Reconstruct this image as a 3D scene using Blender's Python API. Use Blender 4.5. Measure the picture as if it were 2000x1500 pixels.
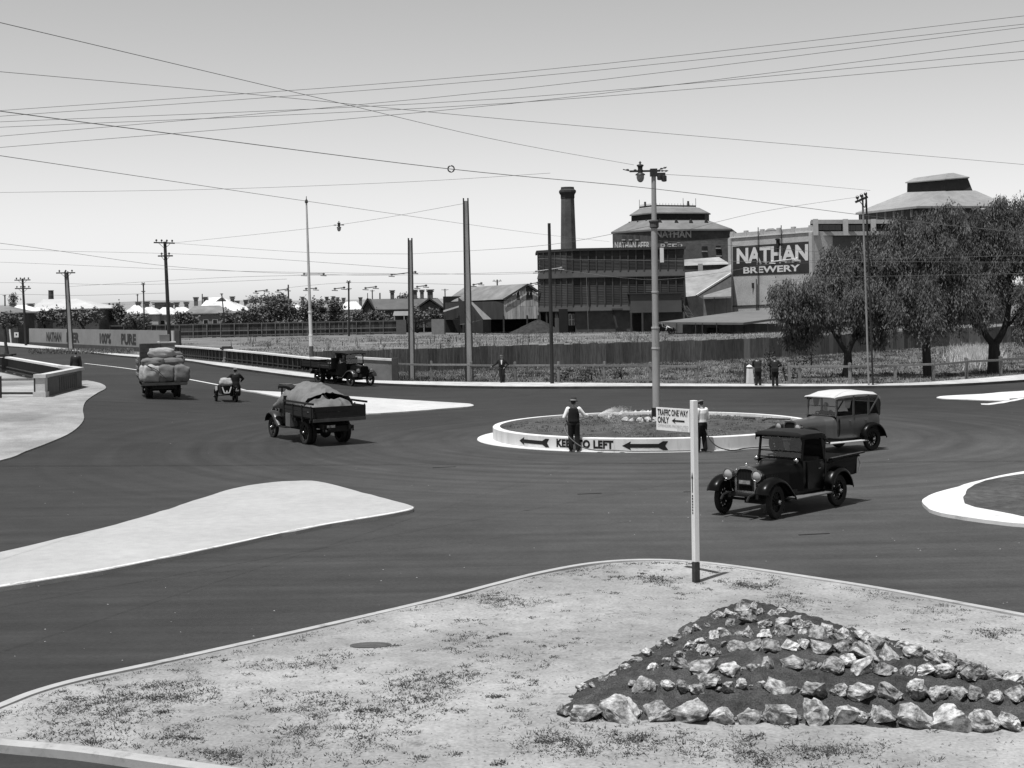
import bpy, bmesh, math, random
from mathutils import Vector, Matrix, Euler, noise
random.seed(11)
for o in list(bpy.data.objects): bpy.data.objects.remove(o)
S = bpy.context.scene
C = S.collection
R_ = math.radians
PI = math.pi
# ------------------------------------------------------------------ camera
FPX, CH, HZ, ROLL = 2800.0, 5.0, 597.0, R_(1.0)     # focal length in photo pixels, eye height, horizon row, roll
_c, _s = math.cos(ROLL), math.sin(ROLL)
cam = bpy.data.objects.new('camera', bpy.data.cameras.new('camera'))
C.objects.link(cam)
cam.data.sensor_width = 36.0
cam.data.lens = 36.0 * FPX / 2000.0
cam.data.shift_y = -(750.0 - HZ) / 2000.0
cam.data.clip_end = 30000.0
m = Matrix(((_c, _s, 0, 0), (0, 0, -1, 0), (-_s, _c, 0, CH), (0, 0, 0, 1)))
cam.matrix_world = m
S.camera = cam
# ------------------------------------------------------------------ sky and sun
SUN = Vector((-0.60, -0.77, 3.05)).normalized()
W = bpy.data.worlds.new('World'); S.world = W; W.use_nodes = True
nt = W.node_tree; nt.nodes.clear()
sky = nt.nodes.new('ShaderNodeTexSky'); sky.sky_type = 'NISHITA'; sky.sun_disc = False
sky.sun_elevation = math.asin(SUN.z); sky.sun_rotation = math.atan2(SUN.x, SUN.y)
sky.altitude = 50; sky.air_density = 1.0; sky.dust_density = 0.6; sky.ozone_density = 1.0
sep = nt.nodes.new('ShaderNodeSeparateColor')
mixg = nt.nodes.new('ShaderNodeMath'); mixg.operation = 'MULTIPLY_ADD'; mixg.inputs[1].default_value = 0.2
mg2 = nt.nodes.new('ShaderNodeMath'); mg2.operation = 'MULTIPLY'; mg2.inputs[1].default_value = 0.8
bg = nt.nodes.new('ShaderNodeBackground'); bg.inputs['Strength'].default_value = 0.117
wo = nt.nodes.new('ShaderNodeOutputWorld')
nt.links.new(sky.outputs[0], sep.inputs[0])
nt.links.new(sep.outputs[0], mixg.inputs[0])
nt.links.new(sep.outputs[1], mg2.inputs[0])
nt.links.new(mg2.outputs[0], mixg.inputs[2])
nt.links.new(mixg.outputs[0], bg.inputs[0])
nt.links.new(bg.outputs[0], wo.inputs[0])
sl = bpy.data.lights.new('sun', 'SUN'); sl.energy = 5.0; sl.angle = R_(0.53); sl.color = (1, 1, 1)
sun = bpy.data.objects.new('sun', sl); C.objects.link(sun)
sun.rotation_euler = (-SUN).to_track_quat('-Z', 'Y').to_euler(); sun.location = SUN * 200
vs = S.view_settings
vs.view_transform = 'Standard'; vs.look = 'None'; vs.gamma = 1.0; vs.exposure = 0.38; vs.use_curve_mapping = False
S.render.engine = 'CYCLES'
S.cycles.max_bounces = 6; S.cycles.transparent_max_bounces = 12

# ------------------------------------------------------------------ pixels to places
def ss(t):
    t = max(0.0, min(1.0, t)); return t * t * (3 - 2 * t)
def G(x, y):                       # road level: the approach to the bridge climbs to the left
    return 0.9 * ss((-x - 5) / 20) * ss((y - 45) / 25)
def flat(x, y): return 0.0
def ray(px, py):
    dx, dy = px - 1000.0, HZ - py
    return (dx * _c + dy * _s) / FPX, (-dx * _s + dy * _c) / FPX
def at(px, py, Y):
    a, b = ray(px, py); return Vector((a * Y, Y, CH + b * Y))
def gp(px, py, fn=G, dz=0.0):      # point where a pixel's ray meets the ground
    a, b = ray(px, py); z = 0.0; Y = 50
    for i in range(30):
        Y = (z + dz - CH) / b
        z = 0.6 * z + 0.4 * fn(a * Y, Y)
    return Vector((a * Y, Y, CH + b * Y))
def X_of(px, py, Y): return at(px, py, Y).x
def cr(pts, n=6):                  # smooth line through points
    out = []
    P = [pts[0]] + list(pts) + [pts[-1]]
    for i in range(1, len(P) - 2):
        for k in range(n):
            t = k / n
            out.append(tuple(0.5 * (2 * P[i][j] + (P[i+1][j] - P[i-1][j]) * t + (2*P[i-1][j] - 5*P[i][j] + 4*P[i+1][j] - P[i+2][j]) * t*t
                       + (3*P[i][j] - P[i-1][j] - 3*P[i+1][j] + P[i+2][j]) * t**3) for j in range(len(P[i]))))
    out.append(tuple(pts[-1]))
    return out
def lerp(a, b, t): return a + (b - a) * t

# ------------------------------------------------------------------ materials
MATS = {}
def mat(name, v, var=0.2, scale=3.0, rough=0.85, bump=0.0, spec=0.3, metal=0.0, stretch=(1, 1, 1), rnd=0.0, big=0.0, fine=0.0, dirt=None, world=False):
    """grey procedural surface: v base value, var noise variation, rnd per-piece variation, big large blotches"""
    if name in MATS: return MATS[name]
    v *= 0.64 + 0.26 * v
    m = bpy.data.materials.new(name); m.use_nodes = True; n = m.node_tree.nodes; L = m.node_tree.links
    b = n['Principled BSDF']; b.inputs['Roughness'].default_value = rough; b.inputs['Metallic'].default_value = metal
    b.inputs['Specular IOR Level'].default_value = spec
    oi = n.new('ShaderNodeObjectInfo')
    if world:
        tc = n.new('ShaderNodeNewGeometry'); src = tc.outputs['Position']
    else:
        tc = n.new('ShaderNodeTexCoord'); ad = n.new('ShaderNodeVectorMath'); ad.operation = 'ADD'
        sc = n.new('ShaderNodeVectorMath'); sc.operation = 'SCALE'; sc.inputs[0].default_value = (37, 51, 23)
        L.new(oi.outputs['Random'], sc.inputs['Scale']); L.new(tc.outputs['Object'], ad.inputs[0]); L.new(sc.outputs[0], ad.inputs[1])
        src = ad.outputs[0]
    mp = n.new('ShaderNodeMapping'); mp.inputs['Scale'].default_value = stretch; L.new(src, mp.inputs[0])
    nz = n.new('ShaderNodeTexNoise'); nz.inputs['Scale'].default_value = scale; nz.inputs['Detail'].default_value = 6; nz.inputs['Roughness'].default_value = 0.62
    L.new(mp.outputs[0], nz.inputs['Vector'])
    mr = n.new('ShaderNodeMapRange'); mr.inputs['From Min'].default_value = 0.3; mr.inputs['From Max'].default_value = 0.7
    mr.inputs['To Min'].default_value = v * (1 - var); mr.inputs['To Max'].default_value = v * (1 + var); mr.clamp = False
    L.new(nz.outputs[0], mr.inputs[0]); val = mr.outputs[0]
    def mul(val, sock, lo, hi, a=0.3, bb=0.7):
        r = n.new('ShaderNodeMapRange'); r.inputs['From Min'].default_value = a; r.inputs['From Max'].default_value = bb
        r.inputs['To Min'].default_value = lo; r.inputs['To Max'].default_value = hi; L.new(sock, r.inputs[0])
        q = n.new('ShaderNodeMath'); q.operation = 'MULTIPLY'; L.new(val, q.inputs[0]); L.new(r.outputs[0], q.inputs[1]); return q.outputs[0]
    if big:
        nb = n.new('ShaderNodeTexNoise'); nb.inputs['Scale'].default_value = scale * 0.13; nb.inputs['Detail'].default_value = 3
        L.new(mp.outputs[0], nb.inputs['Vector']); val = mul(val, nb.outputs[0], 1 - big, 1 + big)
    if fine:
        nf = n.new('ShaderNodeTexNoise'); nf.inputs['Scale'].default_value = scale * 14; nf.inputs['Detail'].default_value = 2
        L.new(mp.outputs[0], nf.inputs['Vector']); val = mul(val, nf.outputs[0], 1 - fine, 1 + fine)
    if dirt:
        nd = n.new('ShaderNodeTexNoise'); nd.inputs['Scale'].default_value = dirt[0]; nd.inputs['Detail'].default_value = 8; nd.inputs['Roughness'].default_value = 0.7
        L.new(mp.outputs[0], nd.inputs['Vector']); val = mul(val, nd.outputs[0], dirt[1], 1.0, dirt[2], dirt[3])
    if rnd: val = mul(val, oi.outputs['Random'], 1 - rnd, 1 + rnd, 0, 1)
    cc = n.new('ShaderNodeCombineColor')
    for i in range(3): L.new(val, cc.inputs[i])
    L.new(cc.outputs[0], b.inputs['Base Color'])
    if bump:
        bp = n.new('ShaderNodeBump'); bp.inputs['Strength'].default_value = min(1, bump); bp.inputs['Distance'].default_value = 0.03 * max(1, bump)
        L.new(nz.outputs[0], bp.inputs['Height']); L.new(bp.outputs[0], b.inputs['Normal'])
    MATS[name] = m
    return m
def glass(name='glass'):
    if name in MATS: return MATS[name]
    m = bpy.data.materials.new(name); m.use_nodes = True; n = m.node_tree.nodes; L = m.node_tree.links
    b = n['Principled BSDF']; b.inputs['Base Color'].default_value = (.9, .9, .9, 1); b.inputs['Roughness'].default_value = 0.03
    tr = n.new('ShaderNodeBsdfTransparent'); tr.inputs[0].default_value = (.9, .9, .9, 1)
    gl = n.new('ShaderNodeBsdfGlossy'); gl.inputs['Roughness'].default_value = 0.05; gl.inputs[0].default_value = (.45, .45, .45, 1)
    mx = n.new('ShaderNodeMixShader'); mx.inputs[0].default_value = 0.14
    L.new(tr.outputs[0], mx.inputs[1]); L.new(gl.outputs[0], mx.inputs[2])
    L.new(mx.outputs[0], n['Material Output'].inputs[0]); MATS[name] = m
    return m

# ------------------------------------------------------------------ mesh building
class MB:
    def __init__(self): self.v = []; self.f = []
    def add(self, vs, fs):
        k = len(self.v); self.v += [tuple(p) for p in vs]; self.f += [tuple(i + k for i in f) for f in fs]; return self
    def box(self, c, s, rot=None):
        x, y, z = s[0] / 2, s[1] / 2, s[2] / 2
        P = [Vector(p) for p in ((-x,-y,-z),(x,-y,-z),(x,y,-z),(-x,y,-z),(-x,-y,z),(x,-y,z),(x,y,z),(-x,y,z))]
        if rot is not None:
            M = rot if isinstance(rot, Matrix) else Euler(rot).to_matrix(); P = [M @ p for p in P]
        c = Vector(c)
        return self.add([p + c for p in P], [(0,3,2,1),(4,5,6,7),(0,1,5,4),(1,2,6,5),(2,3,7,6),(3,0,4,7)])
    def bar(self, a, b, w, h, up=Vector((0, 0, 1))):      # rectangular bar from a to b
        a, b = Vector(a), Vector(b); d = (b - a); L = d.length; d = d / L
        if abs(d.dot(up)) > 0.98: up = Vector((0, 1, 0))
        s = d.cross(up).normalized(); u = s.cross(d)
        M = Matrix((d, s, u)).transposed()
        return self.box((a + b) / 2, (L, w, h), M)
    def tube(self, pts, r, n=6, cap=True):
        pts = [Vector(p) for p in pts]; k = len(pts); rr = r if isinstance(r, (list, tuple)) else [r] * k
        up = None; vs = []; fs = []
        for i, p in enumerate(pts):
            d = (pts[min(i + 1, k - 1)] - pts[max(i - 1, 0)]).normalized()
            if up is None:
                up = Vector((0, 0, 1)) if abs(d.z) < 0.9 else Vector((1, 0, 0))
            s = d.cross(up).normalized(); up = s.cross(d).normalized()
            for j in range(n):
                a = 2 * PI * j / n; vs.append(p + (s * math.cos(a) + up * math.sin(a)) * rr[i])
        for i in range(k - 1):
            for j in range(n):
                fs.append((i*n + j, i*n + (j+1) % n, (i+1)*n + (j+1) % n, (i+1)*n + j))
        if cap: fs.append(tuple(range(n - 1, -1, -1))); fs.append(tuple((k-1)*n + j for j in range(n)))
        return self.add(vs, fs)
    def lathe(self, prof, n=16, o=(0, 0, 0), axis='z', cap=False):     # prof: (radius, height)
        vs = []; fs = []; o = Vector(o); k = len(prof)
        for r, h in prof:
            for j in range(n):
                a = 2 * PI * j / n; x, y = r * math.cos(a), r * math.sin(a)
                p = (x, y, h) if axis == 'z' else ((x, h, y) if axis == 'y' else (h, x, y))
                vs.append(o + Vector(p))
        for i in range(k - 1):
            for j in range(n):
                fs.append((i*n + j, i*n + (j+1) % n, (i+1)*n + (j+1) % n, (i+1)*n + j))
        if cap: fs.append(tuple(range(n))); fs.append(tuple((k-1)*n + j for j in range(n)))
        return self.add(vs, fs)
    def loft(self, secs, closed=False, cap=False):
        n = len(secs[0]); vs = [p for s in secs for p in s]; fs = []
        for i in range(len(secs) - 1):
            for j in range(n if closed else n - 1):
                fs.append((i*n + j, i*n + (j+1) % n, (i+1)*n + (j+1) % n, (i+1)*n + j))
        if cap: fs.append(tuple(range(n))); fs.append(tuple((len(secs)-1)*n + j for j in range(n)))
        return self.add(vs, fs)
    def prism(self, poly, z0, z1):       # poly (x,y)
        n = len(poly); vs = [(p[0], p[1], z0) for p in poly] + [(p[0], p[1], z1) for p in poly]
        fs = [tuple(range(n)), tuple(range(n, 2*n))] + [(i, (i+1) % n, n + (i+1) % n, n + i) for i in range(n)]
        return self.add(vs, fs)
    def poly(self, pts): return self.add(pts, [tuple(range(len(pts)))])
    def ell(self, c, r, n=10, k=6):      # ellipsoid
        vs = []; fs = []; c = Vector(c)
        for i in range(k + 1):
            t = PI * i / k
            for j in range(n):
                a = 2 * PI * j / n
                vs.append(c + Vector((r[0]*math.sin(t)*math.cos(a), r[1]*math.sin(t)*math.sin(a), r[2]*math.cos(t))))
        for i in range(k):
            for j in range(n): fs.append((i*n + j, (i+1)*n + j, (i+1)*n + (j+1) % n, i*n + (j+1) % n))
        return self.add(vs, fs)
    def mesh(self, name, smooth=False):
        me = bpy.data.meshes.new(name); me.from_pydata(self.v, [], self.f)
        bm = bmesh.new(); bm.from_mesh(me)
        bmesh.ops.remove_doubles(bm, verts=bm.verts, dist=1e-5)
        bmesh.ops.recalc_face_normals(bm, faces=bm.faces); bm.to_mesh(me); bm.free()
        if smooth:
            me.polygons.foreach_set('use_smooth', [True] * len(me.polygons))
            if smooth != True: me.set_sharp_from_angle(angle=R_(smooth))
        return me
    def build(self, name, material, parent=None, smooth=False, bevel=0):
        o = bpy.data.objects.new(name, self.mesh(name, smooth)); C.objects.link(o)
        o.data.materials.append(material)
        if parent: o.parent = parent
        if bevel:
            b = o.modifiers.new('bevel', 'BEVEL'); b.width = bevel; b.segments = 2; b.limit_method = 'ANGLE'; b.angle_limit = R_(40)
        return o
def link(name, me, parent=None, loc=None, rot=None, scale=None):
    o = bpy.data.objects.new(name, me); C.objects.link(o)
    if parent: o.parent = parent
    if loc is not None: o.location = loc
    if rot is not None: o.rotation_euler = rot
    if scale is not None: o.scale = scale
    return o
def tag(o, label, cat, group=None):
    o['label'] = label; o['category'] = cat
    if group: o['group'] = group
    return o
def empty(name, loc, rz, label, cat, group=None):
    o = bpy.data.objects.new(name, None); C.objects.link(o); o.location = loc; o.rotation_euler = (0, 0, rz); o.empty_display_size = 0.1
    return tag(o, label, cat, group)
def struct(o): o['kind'] = 'structure'; return o
def stuff(o): o['kind'] = 'stuff'; return o
def sheet(name, poly, dz, material, fn=G, step=0.0, skirt=0.0, parent=None):
    bm = bmesh.new(); vs = [bm.verts.new((p[0], p[1], 0)) for p in poly]; bm.faces.new(vs)
    if step:
        xs = [p[0] for p in poly]; ys = [p[1] for p in poly]
        x = max(min(xs), -60) + step
        while x < min(max(xs), -3):
            bmesh.ops.bisect_plane(bm, geom=bm.verts[:] + bm.edges[:] + bm.faces[:], plane_co=(x, 0, 0), plane_no=(1, 0, 0)); x += step
        y = max(min(ys), 43.1)
        while y < min(max(ys), 73):
            bmesh.ops.bisect_plane(bm, geom=bm.verts[:] + bm.edges[:] + bm.faces[:], plane_co=(0, y, 0), plane_no=(0, 1, 0)); y += step
    for v in bm.verts: v.co.z = fn(v.co.x, v.co.y) + dz
    bmesh.ops.triangulate(bm, faces=bm.faces[:])
    bmesh.ops.recalc_face_normals(bm, faces=bm.faces[:])
    if sum(f.normal.z for f in bm.faces) < 0: bmesh.ops.reverse_faces(bm, faces=bm.faces[:])
    if skirt:
        be = [e for e in bm.edges if len(e.link_faces) == 1]
        r = bmesh.ops.extrude_edge_only(bm, edges=be)
        for v in r['geom']:
            if isinstance(v, bmesh.types.BMVert): v.co.z -= skirt
    me = bpy.data.meshes.new(name); bm.to_mesh(me); bm.free(); me.materials.append(material)
    return link(name, me, parent)
def text2d(s, w, h, bold=0.0, space=1.0):        # letters as flat outlines scaled to w x h, lower left at 0,0
    cu = bpy.data.curves.new('letters', 'FONT'); cu.body = s; cu.size = 1; cu.offset = bold; cu.space_character = space; cu.resolution_u = 4
    ob = bpy.data.objects.new('letters', cu); C.objects.link(ob)
    dg = bpy.context.evaluated_depsgraph_get(); me = bpy.data.meshes.new_from_object(ob.evaluated_get(dg))
    V = [tuple(v.co) for v in me.vertices]; Fc = [tuple(p.vertices) for p in me.polygons]
    bpy.data.objects.remove(ob); bpy.data.curves.remove(cu); bpy.data.meshes.remove(me)
    x0 = min(v[0] for v in V); x1 = max(v[0] for v in V); y0 = min(v[1] for v in V); y1 = max(v[1] for v in V)
    return [((v[0]-x0)/(x1-x0)*w, (v[1]-y0)/(y1-y0)*h) for v in V], Fc
def lettering(name, s, w, h, fn, material, parent, bold=0.0, space=1.0):   # fn(u,v) -> point on the wall
    V, Fc = text2d(s, w, h, bold, space)
    return MB().add([fn(u, v) for u, v in V], Fc).build(name, material, parent)
def raw(name, V, Fc, material, parent=None, smooth=False):                 # big meshes, no clean-up
    me = bpy.data.meshes.new(name); me.from_pydata(V, [], Fc); me.materials.append(material)
    if smooth: me.polygons.foreach_set('use_smooth', [True] * len(me.polygons))
    return link(name, me, parent)
def inpoly(x, y, P):
    r = False; j = len(P) - 1
    for i in range(len(P)):
        if (P[i][1] > y) != (P[j][1] > y) and x < (P[j][0]-P[i][0]) * (y-P[i][1]) / (P[j][1]-P[i][1]) + P[i][0]: r = not r
        j = i
    return r
# ================================================================== THE SETTING
RC = Vector((5.2, 53.8)); RR = 6.0            # roundabout centre and radius
# --- base ground to the horizon: dry grass and dirt
def ground_mat():
    m = mat('dry_ground', 0.17, 0.35, 0.9, 0.95, 0.3, 0.1, big=0.35, fine=0.25, world=True)
    return m
g = MB(); E = 9000
g.poly([(-E, -400, -0.06), (E, -400, -0.06), (E, E, -0.06), (-E, E, -0.06)])
struct(g.build('ground', ground_mat()))
# --- asphalt with circulating wear
def asphalt():
    m = bpy.data.materials.new('asphalt'); m.use_nodes = True; n = m.node_tree.nodes; L = m.node_tree.links
    b = n['Principled BSDF']; b.inputs['Roughness'].default_value = 0.82; b.inputs['Specular IOR Level'].default_value = 0.25
    ge = n.new('ShaderNodeNewGeometry'); sx = n.new('ShaderNodeSeparateXYZ'); L.new(ge.outputs['Position'], sx.inputs[0])
    def mth(op, a, b2=None):
        q = n.new('ShaderNodeMath'); q.operation = op
        for i, s in enumerate((a, b2)):
            if s is None: continue
            if isinstance(s, (int, float)): q.inputs[i].default_value = s
            else: L.new(s, q.inputs[i])
        return q.outputs[0]
    dx = mth('SUBTRACT', sx.outputs[0], RC.x); dy = mth('SUBTRACT', sx.outputs[1], RC.y)
    rad = mth('POWER', mth('ADD', mth('MULTIPLY', dx, dx), mth('MULTIPLY', dy, dy)), 0.5)
    th = mth('ARCTAN2', dy, dx)
    cb = n.new('ShaderNodeCombineXYZ'); L.new(mth('MULTIPLY', rad, 1.7), cb.inputs[0]); L.new(mth('MULTIPLY', th, 1.1), cb.inputs[1])
    ring = n.new('ShaderNodeTexNoise'); ring.inputs['Scale'].default_value = 1.0; ring.inputs['Detail'].default_value = 5; L.new(cb.outputs[0], ring.inputs['Vector'])
    # straight streaks along the approach road in front
    mp = n.new('ShaderNodeMapping'); mp.inputs['Rotation'].default_value = (0, 0, R_(-41)); mp.inputs['Scale'].default_value = (0.07, 1.0, 1); L.new(ge.outputs['Position'], mp.inputs[0])
    st = n.new('ShaderNodeTexNoise'); st.inputs['Scale'].default_value = 1.9; st.inputs['Detail'].default_value = 5; L.new(mp.outputs[0], st.inputs['Vector'])
    mask = n.new('ShaderNodeMapRange'); mask.inputs['From Min'].default_value = 17; mask.inputs['From Max'].default_value = 27; L.new(rad, mask.inputs[0])
    mx = n.new('ShaderNodeMix'); mx.data_type = 'FLOAT'; L.new(mask.outputs[0], mx.inputs[0]); L.new(ring.outputs[0], mx.inputs[2]); L.new(st.outputs[0], mx.inputs[3])
    mr = n.new('ShaderNodeMapRange'); mr.inputs['From Min'].default_value = 0.3; mr.inputs['From Max'].default_value = 0.7
    mr.inputs['To Min'].default_value = 0.0205; mr.inputs['To Max'].default_value = 0.034; L.new(mx.outputs[0], mr.inputs[0])
    fine = n.new('ShaderNodeTexNoise'); fine.inputs['Scale'].default_value = 18; fine.inputs['Detail'].default_value = 4; L.new(ge.outputs['Position'], fine.inputs['Vector'])
    f2 = n.new('ShaderNodeMapRange'); f2.inputs['From Min'].default_value = 0.25; f2.inputs['From Max'].default_value = 0.75; f2.inputs['To Min'].default_value = 0.82; f2.inputs['To Max'].default_value = 1.18; L.new(fine.outputs[0], f2.inputs[0])
    pa = n.new('ShaderNodeTexNoise'); pa.inputs['Scale'].default_value = 0.09; pa.inputs['Detail'].default_value = 3; L.new(ge.outputs['Position'], pa.inputs['Vector'])
    p2 = n.new('ShaderNodeMapRange'); p2.inputs['From Min'].default_value = 0.3; p2.inputs['From Max'].default_value = 0.7; p2.inputs['To Min'].default_value = 0.80; p2.inputs['To Max'].default_value = 1.2; L.new(pa.outputs[0], p2.inputs[0])
    # pale scuffs and spilt dust
    sc = n.new('ShaderNodeTexNoise'); sc.inputs['Scale'].default_value = 0.9; sc.inputs['Detail'].default_value = 8; sc.inputs['Roughness'].default_value = 0.75; L.new(mp.outputs[0], sc.inputs['Vector'])
    s2 = n.new('ShaderNodeMapRange'); s2.inputs['From Min'].default_value = 0.66; s2.inputs['From Max'].default_value = 0.8; s2.inputs['To Min'].default_value = 1; s2.inputs['To Max'].default_value = 1.7; L.new(sc.outputs[0], s2.inputs[0])
    wx_ = mth('SUBTRACT', sx.outputs[0], 9.0); wy_ = mth('SUBTRACT', sx.outputs[1], 40.0)
    wd_ = mth('POWER', mth('ADD', mth('MULTIPLY', wx_, wx_), mth('MULTIPLY', mth('MULTIPLY', wy_, wy_), 0.6)), 0.5)
    wr = n.new('ShaderNodeMapRange'); wr.interpolation_type = 'SMOOTHSTEP'; wr.inputs['From Min'].default_value = 6; wr.inputs['From Max'].default_value = 32; wr.inputs['To Min'].default_value = 1.75; wr.inputs['To Max'].default_value = 0.76
    L.new(mth('ADD', wd_, mth('MULTIPLY', pa.outputs[0], 9.0)), wr.inputs[0])          # paler in front of the bed, darker further out
    oil = n.new('ShaderNodeTexNoise'); oil.inputs['Scale'].default_value = 2.6; oil.inputs['Detail'].default_value = 3; L.new(ge.outputs['Position'], oil.inputs['Vector'])
    o2 = n.new('ShaderNodeMapRange'); o2.inputs['From Min'].default_value = 0.70; o2.inputs['From Max'].default_value = 0.77; o2.inputs['To Min'].default_value = 1; o2.inputs['To Max'].default_value = 0.7; L.new(oil.outputs[0], o2.inputs[0])
    med = n.new('ShaderNodeTexNoise'); med.inputs['Scale'].default_value = 0.55; med.inputs['Detail'].default_value = 7; med.inputs['Roughness'].default_value = 0.7; L.new(ge.outputs['Position'], med.inputs['Vector'])
    m2_ = n.new('ShaderNodeMapRange'); m2_.inputs['From Min'].default_value = 0.3; m2_.inputs['From Max'].default_value = 0.7; m2_.inputs['To Min'].default_value = 0.82; m2_.inputs['To Max'].default_value = 1.2; L.new(med.outputs[0], m2_.inputs[0])
    v = mth('MULTIPLY', mth('MULTIPLY', mth('MULTIPLY', wr.outputs[0], o2.outputs[0]), m2_.outputs[0]), mth('MULTIPLY', mth('MULTIPLY', mr.outputs[0], f2.outputs[0]), mth('MULTIPLY', p2.outputs[0], s2.outputs[0])))
    cc = n.new('ShaderNodeCombineColor')
    for i in range(3): L.new(v, cc.inputs[i])
    L.new(cc.outputs[0], b.inputs['Base Color'])
    bp = n.new('ShaderNodeBump'); bp.inputs['Strength'].default_value = 0.35; bp.inputs['Distance'].default_value = 0.01
    L.new(fine.outputs[0], bp.inputs['Height']); L.new(bp.outputs[0], b.inputs['Normal'])
    return m
ASPH = asphalt()
far_px = [(-420, 655), (-200, 664), (0, 677), (160, 690), (250, 699), (357, 707), (420, 717), (500, 728), (575, 738), (660, 747), (737, 753), (900, 758.5), (1050, 760), (1300, 759.5), (1500, 760), (1740, 758.6), (1870, 755), (2000, 747), (2250, 728)]
far = [gp(*p).xy for p in cr(far_px, 4)]
road = [tuple(p) for p in far] + [(150, 60), (150, -40), (-150, -40), (-160, 120)]
struct(sheet('road', road, 0.02, ASPH, step=1.6, skirt=1.2))
SAND = mat('pale_sand', 0.31, 0.18, 1.2, 0.95, 0.25, 0.1, big=0.34, fine=0.16, world=True)
PATH = mat('pale_gravel_path', 0.46, 0.25, 1.1, 0.95, 0.2, 0.1, big=0.15, fine=0.2, world=True)
CONC = mat('concrete', 0.50, 0.12, 2.5, 0.85, 0.15, 0.2, big=0.12, fine=0.1, world=True)
KERB = mat('kerb_stone', 0.44, 0.22, 3.0, 0.85, 0.25, 0.2, big=0.15, world=True)
WHITE = mat('white_paint', 0.66, 0.06, 2.0, 0.6, 0.1, 0.3, big=0.06, dirt=(1.2, 0.7, 0.30, 0.42), world=True)
BLACK = mat('black_paint', 0.015, 0.3, 8.0, 0.5)
# --- far footpath behind the road, with its dark kerb
back_px = [(-420, 648), (-200, 655), (0, 668), (160, 684), (250, 692), (357, 698), (420, 706), (500, 717), (575, 726), (660, 736), (737, 743), (900, 746), (1050, 747), (1300, 749), (1500, 750), (1740, 749), (1870, 742), (2000, 731), (2250, 708)]
back = [gp(p[0], p[1], dz=0.12).xy for p in cr(back_px, 4)]
far2 = [Vector((p.x, p.y + 0.25)) for p in far]
fp = sheet('footpath', [tuple(p) for p in far2] + [tuple(p) for p in reversed(back)], 0.13, PATH, step=1.6, skirt=1.0); struct(fp)
k = MB()
DKERB = mat('tarred_kerb', 0.035, 0.5, 1.2, 0.9, 0.2, big=0.5, world=True)
secs = []
for i, p in enumerate(far):
    z = G(p.x, p.y)
    secs.append([Vector((p.x, p.y - 0.02, z)), Vector((p.x, p.y, z + 0.15)), Vector((p.x, p.y + 0.27, z + 0.15)), Vector((p.x, p.y + 0.27, z))])
k.loft(secs); struct(k.build('kerb', DKERB))
# --- left verge of pale sand
verge_px = [(-500, 990), (-200, 945), (0, 903), (50, 885), (100, 866), (140, 847), (163, 824), (162, 803), (168, 786), (190, 770), (207, 760), (197, 751), (170, 745)]
verge = [gp(*p).xy for p in cr(verge_px, 4)]
verge += [(-27.0, 83.5), (-40, 108), (-52, 130), (-75, 125), (-75, 60)]
struct(sheet('verge', [tuple(p) for p in verge], 0.07, SAND, step=1.6, skirt=0.3))
# --- foreground island of trodden sand
isl_px = [(-75, 1412), (-45, 1390), (0, 1371), (60, 1348), (150, 1323), (300, 1291), (500, 1247), (700, 1202), (850, 1167), (950, 1141), (1050, 1116), (1150, 1098), (1250, 1091), (1350, 1094), (1450, 1105), (1600, 1127), (1750, 1151), (2000, 1197), (2500, 1290)]
isl = [gp(p[0], p[1], flat, 0.13).xy for p in cr(isl_px, 5)]
lowl = [gp(p[0], p[1], flat, 0.13).xy for p in cr([(700, 1545), (350, 1494), (150, 1466), (0, 1452), (-50, 1443), (-75, 1412)], 4)][:-1]
outline = [tuple(p) for p in isl] + [(40, 8), (2.0, 9.5)] + [tuple(p) for p in lowl]
def inset(P, d):
    n = len(P); out = []
    for i in range(n):
        a, b, c = Vector(P[i-1]), Vector(P[i]), Vector(P[(i+1) % n])
        t1 = (b - a).normalized(); t2 = (c - b).normalized(); t = (t1 + t2)
        t = t.normalized() if t.length > 1e-6 else t1
        out.append((b.x + t.y * d, b.y - t.x * d))
    return out
inn = inset(outline, 0.16)
kerbm = MB(); n_ = len(outline)
prof = lambda i: [Vector((outline[i][0], outline[i][1], 0.0)), Vector((outline[i][0], outline[i][1], 0.115)), Vector((lerp(outline[i][0], inn[i][0], .12), lerp(outline[i][1], inn[i][1], .12), 0.13)), Vector((inn[i][0], inn[i][1], 0.13)), Vector((inn[i][0], inn[i][1], 0.05))]
kerbm.loft([prof(i % n_) for i in range(n_ + 1)])
struct(kerbm.build('island_kerb', mat('limewashed_kerb', 0.40, 0.12, 3, 0.8, 0.2, dirt=(2.5, 0.6, 0.3, 0.45), world=True)))
# sand surface with gentle undulation
def sand_z(x, y): return 0.105 + 0.025 * noise.noise((x * 0.5, y * 0.5, 3)) + 0.012 * noise.noise((x * 2.1, y * 2.1, 9))
bm = bmesh.new(); vs = [bm.verts.new((p[0], p[1], 0)) for p in inset(outline, 0.155)]; bm.faces.new(vs)
for i in range(1, 70):
    for ax in (0, 1):
        co = (-9 + i * 0.5, 0, 0) if ax == 0 else (0, 8.2 + i * 0.35, 0); no = (1, 0, 0) if ax == 0 else (0, 1, 0)
        bmesh.ops.bisect_plane(bm, geom=bm.verts[:] + bm.edges[:] + bm.faces[:], plane_co=co, plane_no=no)
for v in bm.verts: v.co.z = sand_z(v.co.x, v.co.y)
bmesh.ops.recalc_face_normals(bm, faces=bm.faces[:])
me = bpy.data.meshes.new('sandy_island'); bm.to_mesh(me); bm.free()
ISAND = mat('trodden_sand', 0.31, 0.18, 1.6, 0.97, 0.5, 0.1, big=0.34, fine=0.16, dirt=(5.5, 0.55, 0.30, 0.43), world=True)
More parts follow.
